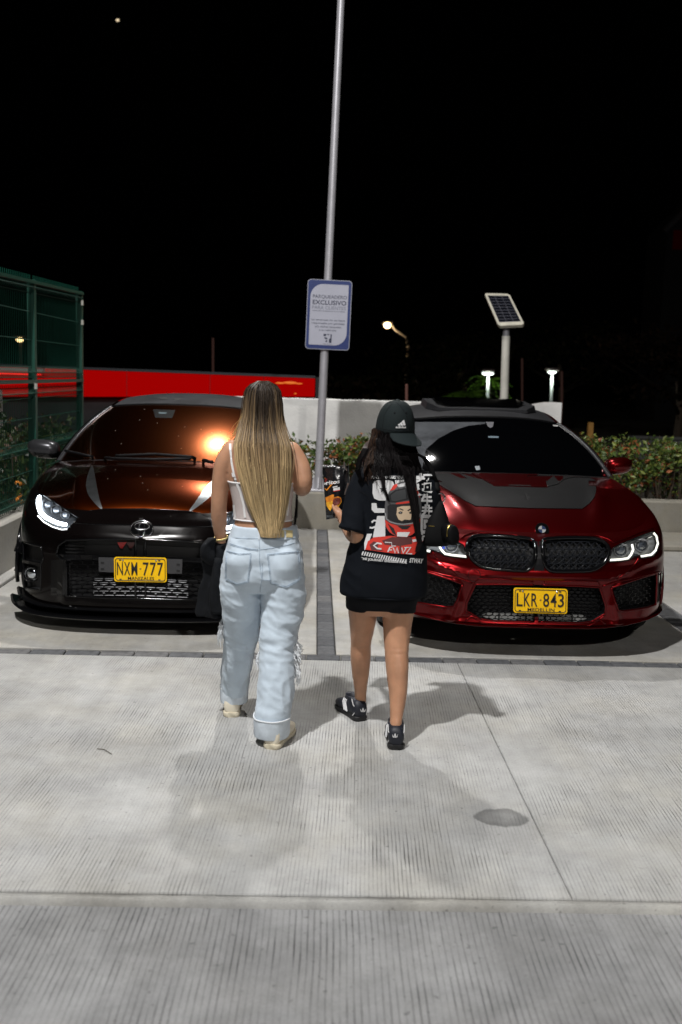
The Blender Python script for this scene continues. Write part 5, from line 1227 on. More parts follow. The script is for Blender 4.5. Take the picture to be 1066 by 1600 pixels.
def strands(name, P, rad, cols, m, root):
    """P: (strands, points, 3); rad: (strands, points); cols: (strands, points, 3): three-sided hairs in one mesh"""
    S, K = P.shape[:2]; T = np.gradient(P, axis=1); T /= np.linalg.norm(T, axis=2, keepdims=True)+1e-9
    ref = np.array([0.3, 1.0, 0.2]); A_ = np.cross(T, ref); A_ /= np.linalg.norm(A_, axis=2, keepdims=True)+1e-9; Bv = np.cross(T, A_)
    V = []
    for k in range(3):
        w = 2*math.pi*k/3; V.append(P+(A_*math.cos(w)+Bv*math.sin(w))*rad[..., None])
    V = np.stack(V, 2).reshape(-1, 3)-np.array(wloc(root)); C = np.repeat(cols[:, :, None, :], 3, 2).reshape(-1, 3)
    b = (np.arange(S)[:, None]*K+np.arange(K-1)[None])*3; b = b.reshape(-1); F = []
    for k in range(3):
        k2 = (k+1) % 3; F.append(np.stack([b+k, b+k2, b+k2+3, b+k+3], 1))
    F = np.concatenate(F); me = bpy.data.meshes.new(name); me.from_pydata(V.tolist(), [], F.tolist())
    at_ = me.color_attributes.new('tone', 'FLOAT_COLOR', 'POINT'); at_.data.foreach_set('color', np.concatenate([C, np.ones((len(C), 1))], 1).astype(np.float32).ravel())
    me.materials.append(m); me.shade_smooth(); o = bpy.data.objects.new(name, me); COL.objects.link(o); o.parent = root; return o
rg = np.random.default_rng(11)
# ---------------------------------------------------------------- woman with long fair hair
CX, CY = -0.232, 4.42
w1 = thing('person', 'woman with long straight fair hair, white bustier and pale ripped jeans walking towards the cars', 'person', (CX, CY, 0))
b = torso([(-.218, CY, .715, .12, .09), (-.218, CY, .76, .155, .11), (-.218, CY, .86, .155, .11), (-.222, CY, .95, .131, .095), (-.226, CY, 1.02, .124, .088), (-.232, CY, 1.10, .134, .094), (-.236, CY, 1.18, .146, .100), (-.238, CY+.005, 1.255, .150, .093), (-.238, CY+.01, 1.30, .135, .078), (-.238, CY+.015, 1.335, .085, .062), (-.238, CY+.02, 1.37, .056, .055), (-.238, CY+.03, 1.43, .052, .055)])
HC1 = (-.238, CY+.055, 1.485)
parts = [b, head(HC1, .072, .090, .108)]
parts.append(limb([(-.365, CY+.005, 1.285, .050, .055), (-.402, CY+.005, 1.225, .044, .050), (-.418, CY+.01, 1.13, .040, .044), (-.424, CY+.015, 1.035, .036, .038), (-.424, CY+.03, .98, .036, .037), (-.420, CY+.05, .90, .027, .027), (-.416, CY+.055, .865, .022, .022)], 18))
parts.append(hand((-.415, CY+.057, .865), (0.05, .12, -1), (-1, -.1, 0), (0, 1, 0.1), .95, .55))
parts.append(limb([(-.108, CY+.005, 1.285, .050, .055), (-.072, CY-.005, 1.235, .046, .052), (-.056, CY-.02, 1.19, .045, .048), (-.048, CY-.02, 1.145, .040, .044), (-.062, CY+.06, 1.125, .036, .038), (-.10, CY+.16, 1.16, .030, .03), (-.13, CY+.235, 1.20, .022, .022)], 18))
parts.append(hand((-.13, CY+.235, 1.20), (-.5, .6, .5), (.5, .5, -.3), (0, -.2, 1), .95, .7))
for sx, x0 in ((-1, -.315), (1, -.135)):
    y1 = CY+.2 if sx < 0 else CY-.13
    parts.append(limb([(x0, CY, .74, .075, .085), (x0, CY+.02, .58, .065, .07), (x0-.005, (CY+y1)/2+.02, .40, .048, .05), (x0-.02, y1-.02, .24, .045, .048), (x0-.03, y1, .09, .03, .032)], 14))
me = clean(fuse(join(*parts), .0065, 5), M_skin); bvh_w1 = bvh_of(me); obj('body', to_local(me, w1), M_skin, w1); face_parts(HC1, .072, .090, w1)
# bustier
def shell(secs, cap=False, n=40, sub=6): return MB().loft([ering((s[0], s[1], s[2]), s[3], s[4], n, 2.2) for s in cr(secs, sub)], cap=cap)
M_sheer = pm('sheer_white', (0.56, 0.49, 0.475), .6, var=(60, .04), bump=(320, .3, .001))
M_wtrim = pm('white_trim', (0.80, 0.79, 0.79), .5)
tp = [(-.224, CY, .985, .1305, .0945), (-.228, CY, 1.03, .1295, .0935), (-.232, CY, 1.10, .1385, .099), (-.236, CY, 1.155, .1475, .1045)]
q = shell(tp); tv = []
for p in q.v:      # the back edge dips to the middle, the front rises
    z = p[2]; t = (z-.985)/.17; f = (p[1]-CY)/.1; tv.append((p[0], p[1], z+t*(0.05*max(0, f)-0.004)))
q.v = tv; bust = obj('bustier', q, M_sheer, w1, world=True, smooth=True); bv_b = bvh_of(q)
def rim_of(mb, k0, n, r): return MB().tube([mb.v[k0+i] for i in range(n)]+[mb.v[k0]], r, 6)
nr_ = len(q.v)//40
obj('trim', rim_of(q, 0, 40, .0035), M_wtrim, bust, world=True, smooth=True); obj('trim', rim_of(q, (nr_-1)*40, 40, .004), M_wtrim, bust, world=True, smooth=True)
Z5 = lambda pts: [(310+x/5.33, 590+y/5.33) for x, y in pts]
for pts in (Z5([(325, 885), (355, 960), (380, 1060), (392, 1166)]), Z5([(300, 1060), (312, 1168)]), Z5([(755, 880), (748, 1000), (735, 1150)])): obj('boning', band(bv_b, pts, 3.4, .003), M_wtrim, bust, world=True)
for pts in (Z5([(265, 505), (268, 600), (280, 700), (300, 800), (318, 868)]),): obj('strap', band(bvh_w1, pts, 3.2, .0035), M_wtrim, bust, world=True)
obj('strap', band(bvh_w1, Z5([(720, 500), (722, 620), (712, 740), (715, 860)]), 3.2, .0035), M_wtrim, bust, world=True)
obj('strap_ring', seam(bvh_w1, Z5(ell(317, 862, 12, 8, 14)), .0018, .006, closed=True), M_chrome, bust, world=True)
obj('strap_slider', band(bvh_w1, Z5([(296, 790), (304, 825)]), 4.4, .006), M_wtrim, bust, world=True)
# jeans
bz = [(-.217, CY-.002, .955, .142, .108), (-.217, CY-.004, .92, .150, .114), (-.218, CY-.006, .86, .166, .124), (-.220, CY-.006, .78, .178, .132), (-.221, CY-.004, .72, .178, .130), (-.221, CY, .69, .170, .118), (-.221, CY+.005, .665, .15, .10)]
parts = [torso(bz, 36, 6)]
for x in (-.300, -.138): parts.append(MB().ball((x, CY-.068, .800), .082, .075, .085, 20, 12))
legR = [(-.133, CY-.01, .80, .088, .118), (-.128, CY-.015, .68, .098, .110), (-.130, CY-.03, .55, .091, .097), (-.147, CY-.06, .42, .078, .088), (-.146, CY-.11, .26, .078, .086), (-.158, CY-.145, .13, .075, .088), (-.160, CY-.15, .085, .075, .088)]
legL = [(-.310, CY, .80, .086, .118), (-.318, CY+.01, .68, .095, .106), (-.316, CY+.04, .55, .086, .094), (-.322, CY+.10, .42, .076, .084), (-.344, CY+.17, .25, .068, .080), (-.358, CY+.232, .135, .062, .078), (-.361, CY+.24, .105, .061, .078)]
parts += [limb(legR, 28, 6, round_ends=False), limb(legL, 28, 6, round_ends=False)]
me = fuse(join(*parts), .0065, 4)
def denim(x, y, z):
    leg = x-(-.22); low = max(0, min(1, (.74-z)/.1)); d = 0.0
    d += .55*low*ridge(x*5+z*9*(1 if leg > 0 else -1), y*4, z*13)*max(0, min(1, (z-.38)/.1))          # slanting folds under the seat
    d += .38*math.exp(-((z-.42)/.08)**2)*ridge(x*9+z*6, y*6, z*30+leg*6)                                     # bunching behind the knees
    d += .45*max(0, min(1, (.36-z)/.1))*ridge(x*20, y*16, z*4)
    d += .30*max(0, 1-low)*ridge(x*6, y*6, z*16)*max(0, min(1, (.93-z)/.04))
    d += .35*nz(x*16, y*16, z*16)+.22*ridge(x*22+z*14, y*18, z*26); return d
wrinkle(me, .0125, denim)
M_denim = pm('pale_denim', (0.53, 0.62, 0.71), .85, var=(9, .13, 6), bump=(420, .35, .0012), sheen=.2)
M_denim_d = pm('denim_seam', (0.33, 0.41, 0.50), .9, var=(60, .3))
M_denim_l = pm('denim_light', (0.62, 0.69, 0.76), .9, var=(30, .12), bump=(300, .3, .001))
clean(me, M_denim); bv_j = bvh_of(me); jn = obj('jeans', to_local(me, w1), M_denim, w1)
wb = shell([(-.217, CY-.004, .908, .157, .120), (-.217, CY-.003, .93, .1525, .1165), (-.217, CY-.002, .952, .147, .112), (-.217, CY-.002, .958, .139, .105)])
bv_w = bvh_of(wb); obj('waistband', wb, M_denim, jn, world=True, smooth=True)
Z6 = lambda pts: [(310+x/5.16, 880+y/5.16) for x, y in pts]; Z7 = lambda pts: [(310+x/6.956, 750+y/6.956) for x, y in pts]
obj('stitching', seam(bv_w, Z5([(245, 1330), (380, 1340), (520, 1342), (690, 1345), (815, 1335)]), .0013, .001), M_denim_d, jn, world=True)
for x in (266, 505, 720): obj('belt_loop', band(bv_w, Z5([(x, 1262), (x+1, 1350)]), 2.8, .004), M_denim_l, jn, world=True)
obj('leather_patch', band(bv_w, Z5([(690, 1302), (782, 1302)]), 11, .0035), pm('patch', (0.60, 0.50, 0.26), .6, var=(40, .15)), jn, world=True)
sw = []
for pts in (Z5([(245, 1375), (330, 1405), (420, 1425), (500, 1432)]), Z5([(820, 1370), (740, 1395), (620, 1420), (515, 1432)]), Z5([(242, 1385), (330, 1414), (420, 1434), (500, 1442)]), Z5([(508, 1360), (512, 1450), (510, 1530), (516, 1600)]), Z6([(498, 0), (505, 80), (512, 140)]), Z6([(515, 0), (518, 80), (516, 130)]),
            Z6([(512, 140), (500, 200), (497, 300)]), Z6([(515, 135), (600, 140), (690, 152), (830, 130)])): sw.append(seam(bv_j, pts, .0013, .0006))
obj('stitching', join(*sw), M_denim_d, jn, world=True)
for nm, pts in (('back_pocket', Z7([(312, 772), (440, 806), (574, 800), (560, 960), (546, 1108), (424, 1140), (302, 1078), (302, 920)])), ('back_pocket', Z6([(515, 0), (600, 8), (610, 120), (700, 168), (826, 120), (836, 20), (830, -70), (660, -50), (560, -60)]) if False else Z5([(575, 1475), (640, 1468), (835, 1450), (845, 1600), (838, 1690), (735, 1748), (600, 1712), (592, 1600)]))):
    V_, F_ = poly_vf([pts]); pk = obj(nm, sheet(bv_j, V_, F_, .0028, 7, thick=.004), M_denim, jn, world=True, smooth=True, sharp=35)
    obj('stitching', seam(bv_j, pts, .0014, .0030, closed=True, step=3), M_denim_d, pk, world=True)
    c_ = np.mean(pts, axis=0); ins = [tuple(c_+(np.array(p)-c_)*.93) for p in pts]; obj('stitching', seam(bv_j, ins, .0009, .0034, closed=True, step=3), M_denim_d, pk, world=True)
# turn-ups
def cuff(path, z0, z1, cx, cy, a, bb, dy):
    rr = [ering((cx, cy+dy*(z-z0), z), a*k, bb*k, 36, 2.1) for z, k in ((z0+.012, .90), (z0+.001, .97), (z0, 1.01), (z0+.004, 1.025), ((z0+z1)/2, 1.045), (z1-.005, 1.07), (z1, 1.06), (z1, .99), (z1-.012, .93))]
    for ring in rr:
        for i, p in enumerate(ring): p.x += .0035*nz(p.x*18, p.y*18, p.z*30); p.y += .0035*nz(p.x*18+5, p.y*18, p.z*30); p.z += .004*nz(p.x*12, p.y*12, 3)
    return MB().loft(rr, cap=False), rr[6]
for args in ((None, .038, .122, -.161, CY-.150, .078, .092, -.0), (None, .058, .128, -.361, CY+.243, .064, .081, .0)):
    cm, edge = cuff(*args); o_ = obj('turn_up', cm, M_denim_l, jn, world=True, smooth=True)
    obj('frayed_edge', MB().tube([p+Vector((0, 0, .002)) for p in edge]+[edge[0]+Vector((0, 0, .002))], .0034, 6), pm('fray_white', (.74, .77, .80), .9), o_, world=True)
# torn threads beside the knees
fr = MB()
for (x, y, z, n, w, L) in ((-.402, CY+.06, .475, 34, .03, .075), (-.064, CY-.075, .405, 80, .035, .05), (-.066, CY-.070, .335, 60, .035, .07), (-.222, CY-.055, .375, 34, .02, .06)):
    for _ in range(n):
        p = Vector((x+rg.uniform(-1, 1)*w*.35, y+rg.uniform(-1, 1)*.03, z+rg.uniform(-1, 1)*w)); sgn = -1 if x < -.2 else 1
        e = p+Vector((sgn*rg.uniform(0, .02), rg.uniform(-.015, .015), -L*rg.uniform(.3, 1.1)))
        fr.tube([p, (p+e)/2+Vector((sgn*rg.uniform(.0, .014), rg.uniform(-.01, .01), 0)), e], [.0022, .0026, .0014], 3)
obj('torn_threads', fr, pm('fray_white', (.74, .77, .80), .9), jn, world=True, kind='stuff')
# shoes
M_cream = pm('cream_leather', (0.76, 0.70, 0.57), .5, var=(20, .06))
M_sole = pm('cream_sole', (0.66, 0.60, 0.46), .7)
def shoe(root, hx, hy, ang, mu, ms, sc=1.0, roll=0.0, lift=0.0, top=.075, names=('shoe', 'sole')):
    """heel at (hx, hy) on the ground, pointing along ang (0 = +Y, positive to the left)"""
    ca_, sa = math.cos(ang), math.sin(ang); f = Vector((-sa, ca_, 0)); s = Vector((ca_, sa, 0)); o = Vector((hx, hy, lift)); Lf = .245*sc
    def ring(t, z0, w, h, n=20, e=2.6):
        c = o+f*(t*Lf); return [Vector((p.x, p.y, z0+p.z)) for p in ering(c, w, h, n, e, s, Vector((0, 0, 1)))]
    up = MB().loft([ring(t, .018+z+roll*t, w*sc, h*sc) for t, z, w, h in ((-.012, .026, .016, .024), (0.0, .030, .027, .034), (.035, .036, .035, .042), (.12, .040, .038, .046), (.28, .036, .036, .042), (.5, .030, .040, .034), (.72, .022, .044, .025), (.9, .018, .036, .018), (.98, .014, .020, .012))])
    so = MB().loft([ring(t, .012+roll*t, w*sc, .0125, 20, 5) for t, w in ((-.028, .020), (.0, .032), (.05, .038), (.12, .040), (.3, .036), (.5, .040), (.72, .046), (.9, .038), (1.0, .020))])
    sh = obj(names[0], up, mu, root, world=True, smooth=True); obj(names[1], so, ms, sh, world=True, smooth=True, sharp=50); return sh, up
shoe(w1, -.160, CY-.235, -.30, M_cream, M_sole, 1.04); shoe(w1, -.366, CY+.165, .05, M_cream, M_sole, 1.04)
# bracelet and ring
br = MB(); wc = Vector((-.418, CY+.050, .886))
pts = [wc+Vector((math.cos(a)*.029, math.sin(a)*.029, .008*math.sin(a+.6))) for a in np.linspace(0, 2*math.pi, 22)]
for p in pts[:-1]: br.ball(p, .0062, n=8, m=6)
obj('bracelet', br, pm('gold', (.75, .60, .28), .2, 1.0), w1, world=True, smooth=True)
# hair: a solid under-layer and over a thousand strands
HK = [(1.594, .020, .03, -.015), (1.583, .050, .055, -.01), (1.555, .071, .082, 0), (1.50, .080, .094, 0), (1.44, .084, .090, -.010), (1.385, .096, .078, -.045), (1.32, .115, .055, -.112), (1.24, .113, .042, -.148), (1.16, .100, .036, -.158), (1.08, .085, .030, -.157), (1.0, .064, .024, -.155), (.935, .040, .016, -.176)]
HXC = [(1.6, -.238), (1.40, -.236), (1.25, -.222), (1.1, -.205), (.93, -.185)]
zz = np.array([h[0] for h in HK])[::-1]
def hk(z, i): return np.interp(z, zz, np.array([h[i] for h in HK])[::-1])
def hcx(z): return np.interp(z, [p[0] for p in HXC][::-1], [p[1] for p in HXC][::-1])
yb = CY+.050
under = MB().loft([ering((hcx(h[0]), yb+h[3], h[0]), max(.004, h[1]*.90), max(.004, h[2]*.88), 30) for h in cr(HK[:-2], 5) for h in [h]])
# open the face: keep only what lies behind the ears below the fringe
fc = Vector(HC1); keep = [f for f in under.f if not (sum(under.v[i][1] for i in f)/len(f) > CY+.085 and sum(under.v[i][2] for i in f)/len(f) < 1.545)]
um = MB(); um.v = under.v; um.f = keep
M_under = pm('hair_under', (0.11, 0.065, 0.03), .55)
obj('hair_base', um, M_under, w1, world=True, smooth=True)
S, K = 1500, 22
th = rg.uniform(math.pi*0.99, 2.01*math.pi, S)          # around the back of the head
th[:150] = rg.choice([math.pi*rg.uniform(.82, 1.0, 75), math.pi*rg.uniform(2.0, 2.18, 75)], 1)[0].repeat(2)
lay = rg.uniform(.90, 1.06, S); lay[rg.random(S) < .07] *= rg.uniform(1.05, 1.22); zend = .985+rg.normal(0, .065, S); edge = np.abs(np.cos(th)); zend = np.where(edge > .75, zend+.10*edge*rg.uniform(0.2, 1.3, S), zend); zend = np.clip(zend, .922, 1.30)
t = np.linspace(0, 1, K); P = np.zeros((S, K, 3)); clump = rg.integers(0, 46, S); cph = rg.uniform(-.085, .085, 46)
for i in range(S):
    z0 = 1.596-.03*rg.uniform(0, 1)**2; z = z0+(zend[i]-z0)*t**1.05
    a = th[i]+cph[clump[i]]*t*2.0; wob = .0035*np.sin(t*rg.uniform(4, 9)+rg.uniform(0, 6))
    P[i, :, 0] = hcx(z)+np.cos(a)*hk(z, 1)*lay[i]+wob; P[i, :, 1] = yb+hk(z, 3)+np.sin(a)*hk(z, 2)*lay[i]; P[i, :, 2] = z
lv = rg.uniform(.55, 1.35, 46)[clump]*rg.uniform(.8, 1.2, S)
zc = P[..., 2]; mixv = np.clip((1.45-zc)/.40+rg.normal(0, .14, S)[:, None]+.28*np.abs(np.cos(th))[:, None], 0, 1)[..., None]
root_c, mid_c, tip_c = np.array([.030, .021, .015]), np.array([.23, .155, .082]), np.array([.52, .38, .20])
C = np.where(mixv < .5, root_c+(mid_c-root_c)*mixv*2, mid_c+(tip_c-mid_c)*(mixv-.5)*2)*lv[:, None, None]
rad = np.full((S, K), .0021)*np.clip(1.15-t**4*.8, .2, 1.1)[None]*rg.uniform(.7, 1.2, S)[:, None]
M_hair1 = pm('fair_hair', (.4, .3, .15), .38, spec=.35, attr='tone')
strands('hair', P, rad, C, M_hair1, w1)
# flyaway hairs at the left
S, K = 26, 8; P = np.zeros((S, K, 3)); t = np.linspace(0, 1, K)
for i in range(S):
    z0 = rg.uniform(1.36, 1.46); P[i, :, 0] = -.238-.085-.075*rg.uniform(.2, 1)*t; P[i, :, 1] = yb-.02+.02*rg.normal(); P[i, :, 2] = z0-.05*t*rg.uniform(.2, 2)-.05*t*t
strands('loose_hair', P, np.full((S, K), .0009), np.tile(np.array([.55, .36, .15]), (S, K, 1)), M_hair1, w1)
# black jacket over the left hand
M_jk = pm('black_cloth', (0.006, 0.007, 0.009), .85, var=(30, .3), bump=(160, .4, .002), spec=.2)
def fold(k, ph, a): return lambda w: a*math.sin(k*w+ph)+a*.5*math.sin((k*2+1)*w+ph*2)
secs = [(-.412, CY+.06, .862, .030, .034), (-.424, CY+.066, .845, .048, .044), (-.432, CY+.07, .81, .058, .050), (-.432, CY+.07, .74, .056, .052), (-.440, CY+.075, .65, .060, .055), (-.448, CY+.08, .57, .068, .055), (-.450, CY+.08, .515, .064, .05)]
jk = thing('jacket', 'black jacket hanging from the left hand of the fair-haired woman', 'jacket', (-.44, CY+.07, .5))
C_ = cr(secs, 6); q = MB().loft([ering((s[0]+.004*math.sin(i*.7), s[1], s[2]), s[3], s[4], 40, 2.0, fold=fold(4, .25*math.sin(i*.25)+.5, .05+.14*min(1, i/16))) for i, s in enumerate(C_)])
obj('cloth', q, M_jk, jk, world=True, smooth=True)
q = MB().loft([ering((s[0], s[1], s[2]), s[3], s[4], 24, 2.0, fold=fold(3, .4*i, .12)) for i, s in enumerate(cr([(-.452, CY+.03, .885, .02, .03), (-.475, CY+.03, .85, .030, .035), (-.470, CY+.035, .80, .034, .035), (-.45, CY+.05, .76, .02, .03)], 4))])
obj('sleeve', q, M_jk, jk, world=True, smooth=True)
q = MB().loft([ering((s[0], s[1], s[2]), s[3], s[4], 24, 2.0, fold=fold(3, .3*i, .10)) for i, s in enumerate(cr([(-.425, CY+.02, .80, .02, .02), (-.43, CY+.015, .70, .026, .022), (-.435, CY+.02, .60, .030, .024), (-.425, CY+.02, .54, .026, .02)], 4))])
obj('sleeve', q, M_jk, jk, world=True, smooth=True)
# ---------------------------------------------------------------- woman in the black cap
DX, DY = 0.345, 4.45
w2 = thing('person', 'woman in a black cap, oversized black printed t-shirt and black shorts beside the fair-haired woman', 'person', (DX, DY, 0))
b = torso([(.325, DY, .56, .12, .09), (.325, DY, .66, .155, .11), (.33, DY, .78, .155, .11), (.335, DY, .90, .13, .095), (.34, DY, 1.02, .14, .10), (.345, DY, 1.12, .145, .098), (.35, DY+.005, 1.19, .145, .088), (.35, DY+.01, 1.235, .09, .065), (.35, DY+.02, 1.28, .052, .052), (.352, DY+.03, 1.33, .05, .052)])
HC2 = (.356, DY+.05, 1.395)
parts = [b, head(HC2, .071, .088, .106)]
LL = [(.240, DY, .66, .082, .092), (.240, DY+.01, .58, .072, .080), (.239, DY+.035, .48, .058, .066), (.237, DY+.065, .395, .048, .053), (.238, DY+.075, .335, .048, .054), (.242, DY+.10, .24, .041, .045), (.247, DY+.14, .14, .029, .032), (.249, DY+.165, .085, .028, .033), (.25, DY+.17, .04, .028, .035)]
RL = [(.402, DY-.01, .66, .082, .092), (.398, DY-.02, .57, .073, .080), (.394, DY-.045, .48, .063, .068), (.393, DY-.075, .40, .055, .056), (.397, DY-.10, .32, .051, .056), (.401, DY-.135, .22, .041, .045), (.394, DY-.175, .13, .029, .032), (.391, DY-.19, .085, .028, .033), (.39, DY-.19, .04, .028, .035)]
parts += [limb(LL, 18, 5), limb(RL, 18, 5)]
# left arm, bent, holding the bag of crisps in front; right arm bent in front
parts.append(limb([(.218, DY, 1.165, .045, .05), (.200, DY-.03, 1.08, .042, .044), (.198, DY-.055, .99, .037, .040), (.205, DY-.062, .918, .034, .035), (.182, DY+.02, .914, .034, .034), (.150, DY+.135, .942, .025, .027), (.142, DY+.155, .950, .022, .024)], 16))
parts.append(hand((.142, DY+.155, .950), (-.30, .78, .42), (.85, .25, .1), (-.1, -.4, .8), .90, curls=(.30, .33, .36, .4), thumb=False))
TP = [at(536, 818, DY+.165), at(532, 809, DY+.178), at(527, 802, DY+.188), at(522.5, 795, DY+.196), at(520, 789.5, DY+.200)]
parts.append(limb([(*p, r_, r_) for p, r_ in zip(TP, (.017, .0145, .0115, .0102, .008))], 10, 4))
parts.append(limb([(.485, DY+.005, 1.165, .045, .05), (.525, DY+.01, 1.08, .042, .044), (.535, DY+.03, .99, .037, .038), (.52, DY+.12, .965, .032, .033), (.47, DY+.22, .985, .024, .026), (.45, DY+.25, 1.0, .022, .022)], 16))
parts.append(hand((.45, DY+.25, 1.0), (-.7, .4, .1), (0, .8, -.3), (0, .1, 1), .92, .55))
def flesh(x, y, z):
    if z > .56 or z < .1: return 0.0
    r_ = x > .32; xc = .396 if r_ else .239; zk = .402 if r_ else .39
    d = -.0020*math.exp(-((z-zk)/.0045)**2)*max(0, 1-abs(x-xc)/.045)-.0008*math.exp(-((z-zk-.022)/.004)**2)
    d += .0028*math.exp(-((z-.315)/.05)**2)*(math.exp(-((x-xc-.018)/.016)**2)+.8*math.exp(-((x-xc+.020)/.016)**2)-.6*math.exp(-((x-xc)/.008)**2))
    d += .0022*math.exp(-((z-.43)/.05)**2)*(math.exp(-((abs(x-xc)-.034)/.008)**2)-.5*math.exp(-((x-xc)/.018)**2)); return d+.0006*nz(x*30, y*30, z*30)
me = fuse(join(*parts), .0062, 4); wrinkle(me, 1.0, flesh); me = clean(me, M_skin2); bvh_w2 = bvh_of(me); obj('body', to_local(me, w2), M_skin2, w2); face_parts(HC2, .071, .088, w2)
# shorts
M_blk = pm('black_jersey', (0.004, 0.0044, 0.006), .85, bump=(220, .25, .001), spec=.2)
parts = [torso([(.325, DY, .585, .150, .098), (.325, DY, .66, .172, .125), (.33, DY, .80, .165, .12), (.332, DY, .88, .14, .105)], 30, 4)]
parts += [limb([(.242, DY, .68, .088, .098), (.240, DY+.01, .60, .082, .089), (.240, DY+.012, .577, .080, .087)], 24, 4, round_ends=False), limb([(.402, DY-.01, .68, .088, .098), (.398, DY-.018, .60, .082, .089), (.397, DY-.022, .570, .080, .087)], 24, 4, round_ends=False)]
me = clean(fuse(join(*parts), .006, 3), M_blk); obj('shorts', to_local(me, w2), M_blk, w2)
# oversized t-shirt
st = [(.352, DY+.015, 1.262, .062, .060), (.351, DY+.01, 1.240, .110, .078), (.349, DY+.004, 1.208, .158, .098), (.345, DY, 1.15, .176, .118), (.346, DY, 1.05, .170, .122), (.346, DY, .95, .168, .122), (.340, DY-.002, .85, .177, .130), (.332, DY-.004, .74, .193, .140), (.329, DY-.004, .675, .194, .143), (.329, DY-.004, .655, .194, .143)]
parts = [torso(st, 40, 6, 2.3)]
parts.append(limb([(.235, DY, 1.178, .062, .075), (.205, DY-.02, 1.11, .060, .068), (.191, DY-.045, 1.03, .060, .064), (.184, DY-.062, .97, .063, .064), (.178, DY-.068, .945, .065, .065)], 26, 5, round_ends=False))
parts.append(limb([(.465, DY+.005, 1.178, .062, .075), (.510, DY+.01, 1.11, .060, .074), (.528, DY+.03, 1.03, .058, .074), (.530, DY+.06, .965, .058, .076)], 26, 5, round_ends=False))
me = fuse(join(*parts), .0062, 4)
def jersey(x, y, z):
    d = .5*ridge(x*3+z*4, y*3, z*7+x*3)*max(0, min(1, (.98-z)/.15)); d += .45*nz(x*9, y*9, z*7); d += .5*ridge(x*14, y*12, z*3)*max(0, min(1, (.80-z)/.12))
    if x < .22: d += .7*ridge(x*5, y*8, z*15+x*8)*max(0, min(1, (1.1-z)/.1))
    return d
wrinkle(me, .0065, jersey)
M_tee = pm('black_cotton', (0.0042, 0.0056, 0.0085), .85, var=(6, .18), bump=(260, .35, .0012), spec=.12)
clean(me, M_tee); bv_t = bvh_of(me); te = obj('t_shirt', to_local(me, w2), M_tee, w2)
hem = [Vector((.329+.1965*math.cos(a), DY-.004+.1455*math.sin(a), .655)) for a in np.linspace(0, 2*math.pi, 41)]
obj('hem', MB().tube(hem, .0045, 6), M_tee, te, world=True, smooth=True)
obj('sleeve_seam', seam(bv_t, [(560, 766), (575, 775), (582, 790), (581, 820), (578, 845)], .0014, .0004), M_blk, te, world=True)
# flat print on the back
Q6 = lambda pts: [(570+x/7.614, 700+y/7.614) for x, y in pts]
Q4 = lambda pts: [(490+x/4.4417, 610+y/4.4417) for x, y in pts]
PW = pm('print_white', (.66, .66, .67), .7); PR = pm('print_red', (.62, .035, .02), .65); PK = pm('print_black', (.010, .010, .012), .7); PG = pm('print_grey', (.085, .085, .09), .65); PG2 = pm('print_mid_grey', (.30, .30, .31), .65); PS = pm('print_skin', (.62, .47, .32), .7); PD = pm('print_dark_red', (.10, .025, .025), .7)
layer = [0.0022]
def pr(name, polys, m, up=0.0004):
    layer[0] += up; V_, F_ = poly_vf(polys); q = sheet(bv_t, V_, F_, layer[0], 4)
    if q.f: obj(name, q, m, te, world=True)
def st_(pts, w): # a stroke as a polygon
    L_, R_l = [], []
    for i, p in enumerate(pts):
        a = pts[max(i-1, 0)]; b_ = pts[min(i+1, len(pts)-1)]; dx, dy = b_[0]-a[0], b_[1]-a[1]; l = math.hypot(dx, dy) or 1
        L_.append((p[0]-dy/l*w/2, p[1]+dx/l*w/2)); R_l.append((p[0]+dy/l*w/2, p[1]-dx/l*w/2))
    return L_+R_l[::-1]
star = [(220+(48 if k % 2 == 0 else 19)*math.sin(k*math.pi/5), 492-(48 if k % 2 == 0 else 19)*math.cos(k*math.pi/5)) for k in range(10)]
pr('back_print', [Q6([(150, 385), (290, 385), (335, 400), (352, 440), (350, 600), (330, 625), (170, 625), (115, 600), (95, 540), (98, 430), (115, 400)]), Q6([(360, 385), (468, 378), (472, 440), (370, 450)]), Q6([(85, 655), (140, 655), (150, 715), (245, 720), (245, 770), (120, 770), (85, 735)]),
                  Q6([(150, 808), (245, 808), (245, 1062), (98, 1062), (125, 930)]), Q6([(30, 1020), (90, 1020), (20, 1205), (0, 1212), (-2, 1130)]), Q6(st_([(85, 885), (110, 862), (150, 865)], 22)), Q6(st_([(62, 945), (90, 950), (130, 935)], 22))], PW)
hm = smooth_poly([(330, 470), (400, 415), (500, 400), (590, 440), (645, 530), (668, 680), (662, 840), (640, 950), (560, 1030), (470, 1062), (380, 1050), (300, 1005), (250, 925), (238, 790), (245, 640), (280, 540)], 3)
pr('back_print', [Q6([(40, 1110), (110, 1062), (300, 1045), (560, 1062), (625, 1045), (692, 1090), (660, 1170), (585, 1268), (330, 1252), (10, 1208)])], PR)
pr('back_print', [Q6([(205, 1100), (330, 1058), (560, 1062), (560, 1140), (420, 1165), (240, 1150)]), Q6([(60, 1150), (110, 1110), (170, 1130), (150, 1190), (230, 1225), (80, 1215)]), Q6([(412, 1165), (432, 1165), (428, 1258), (408, 1256)])], PD)
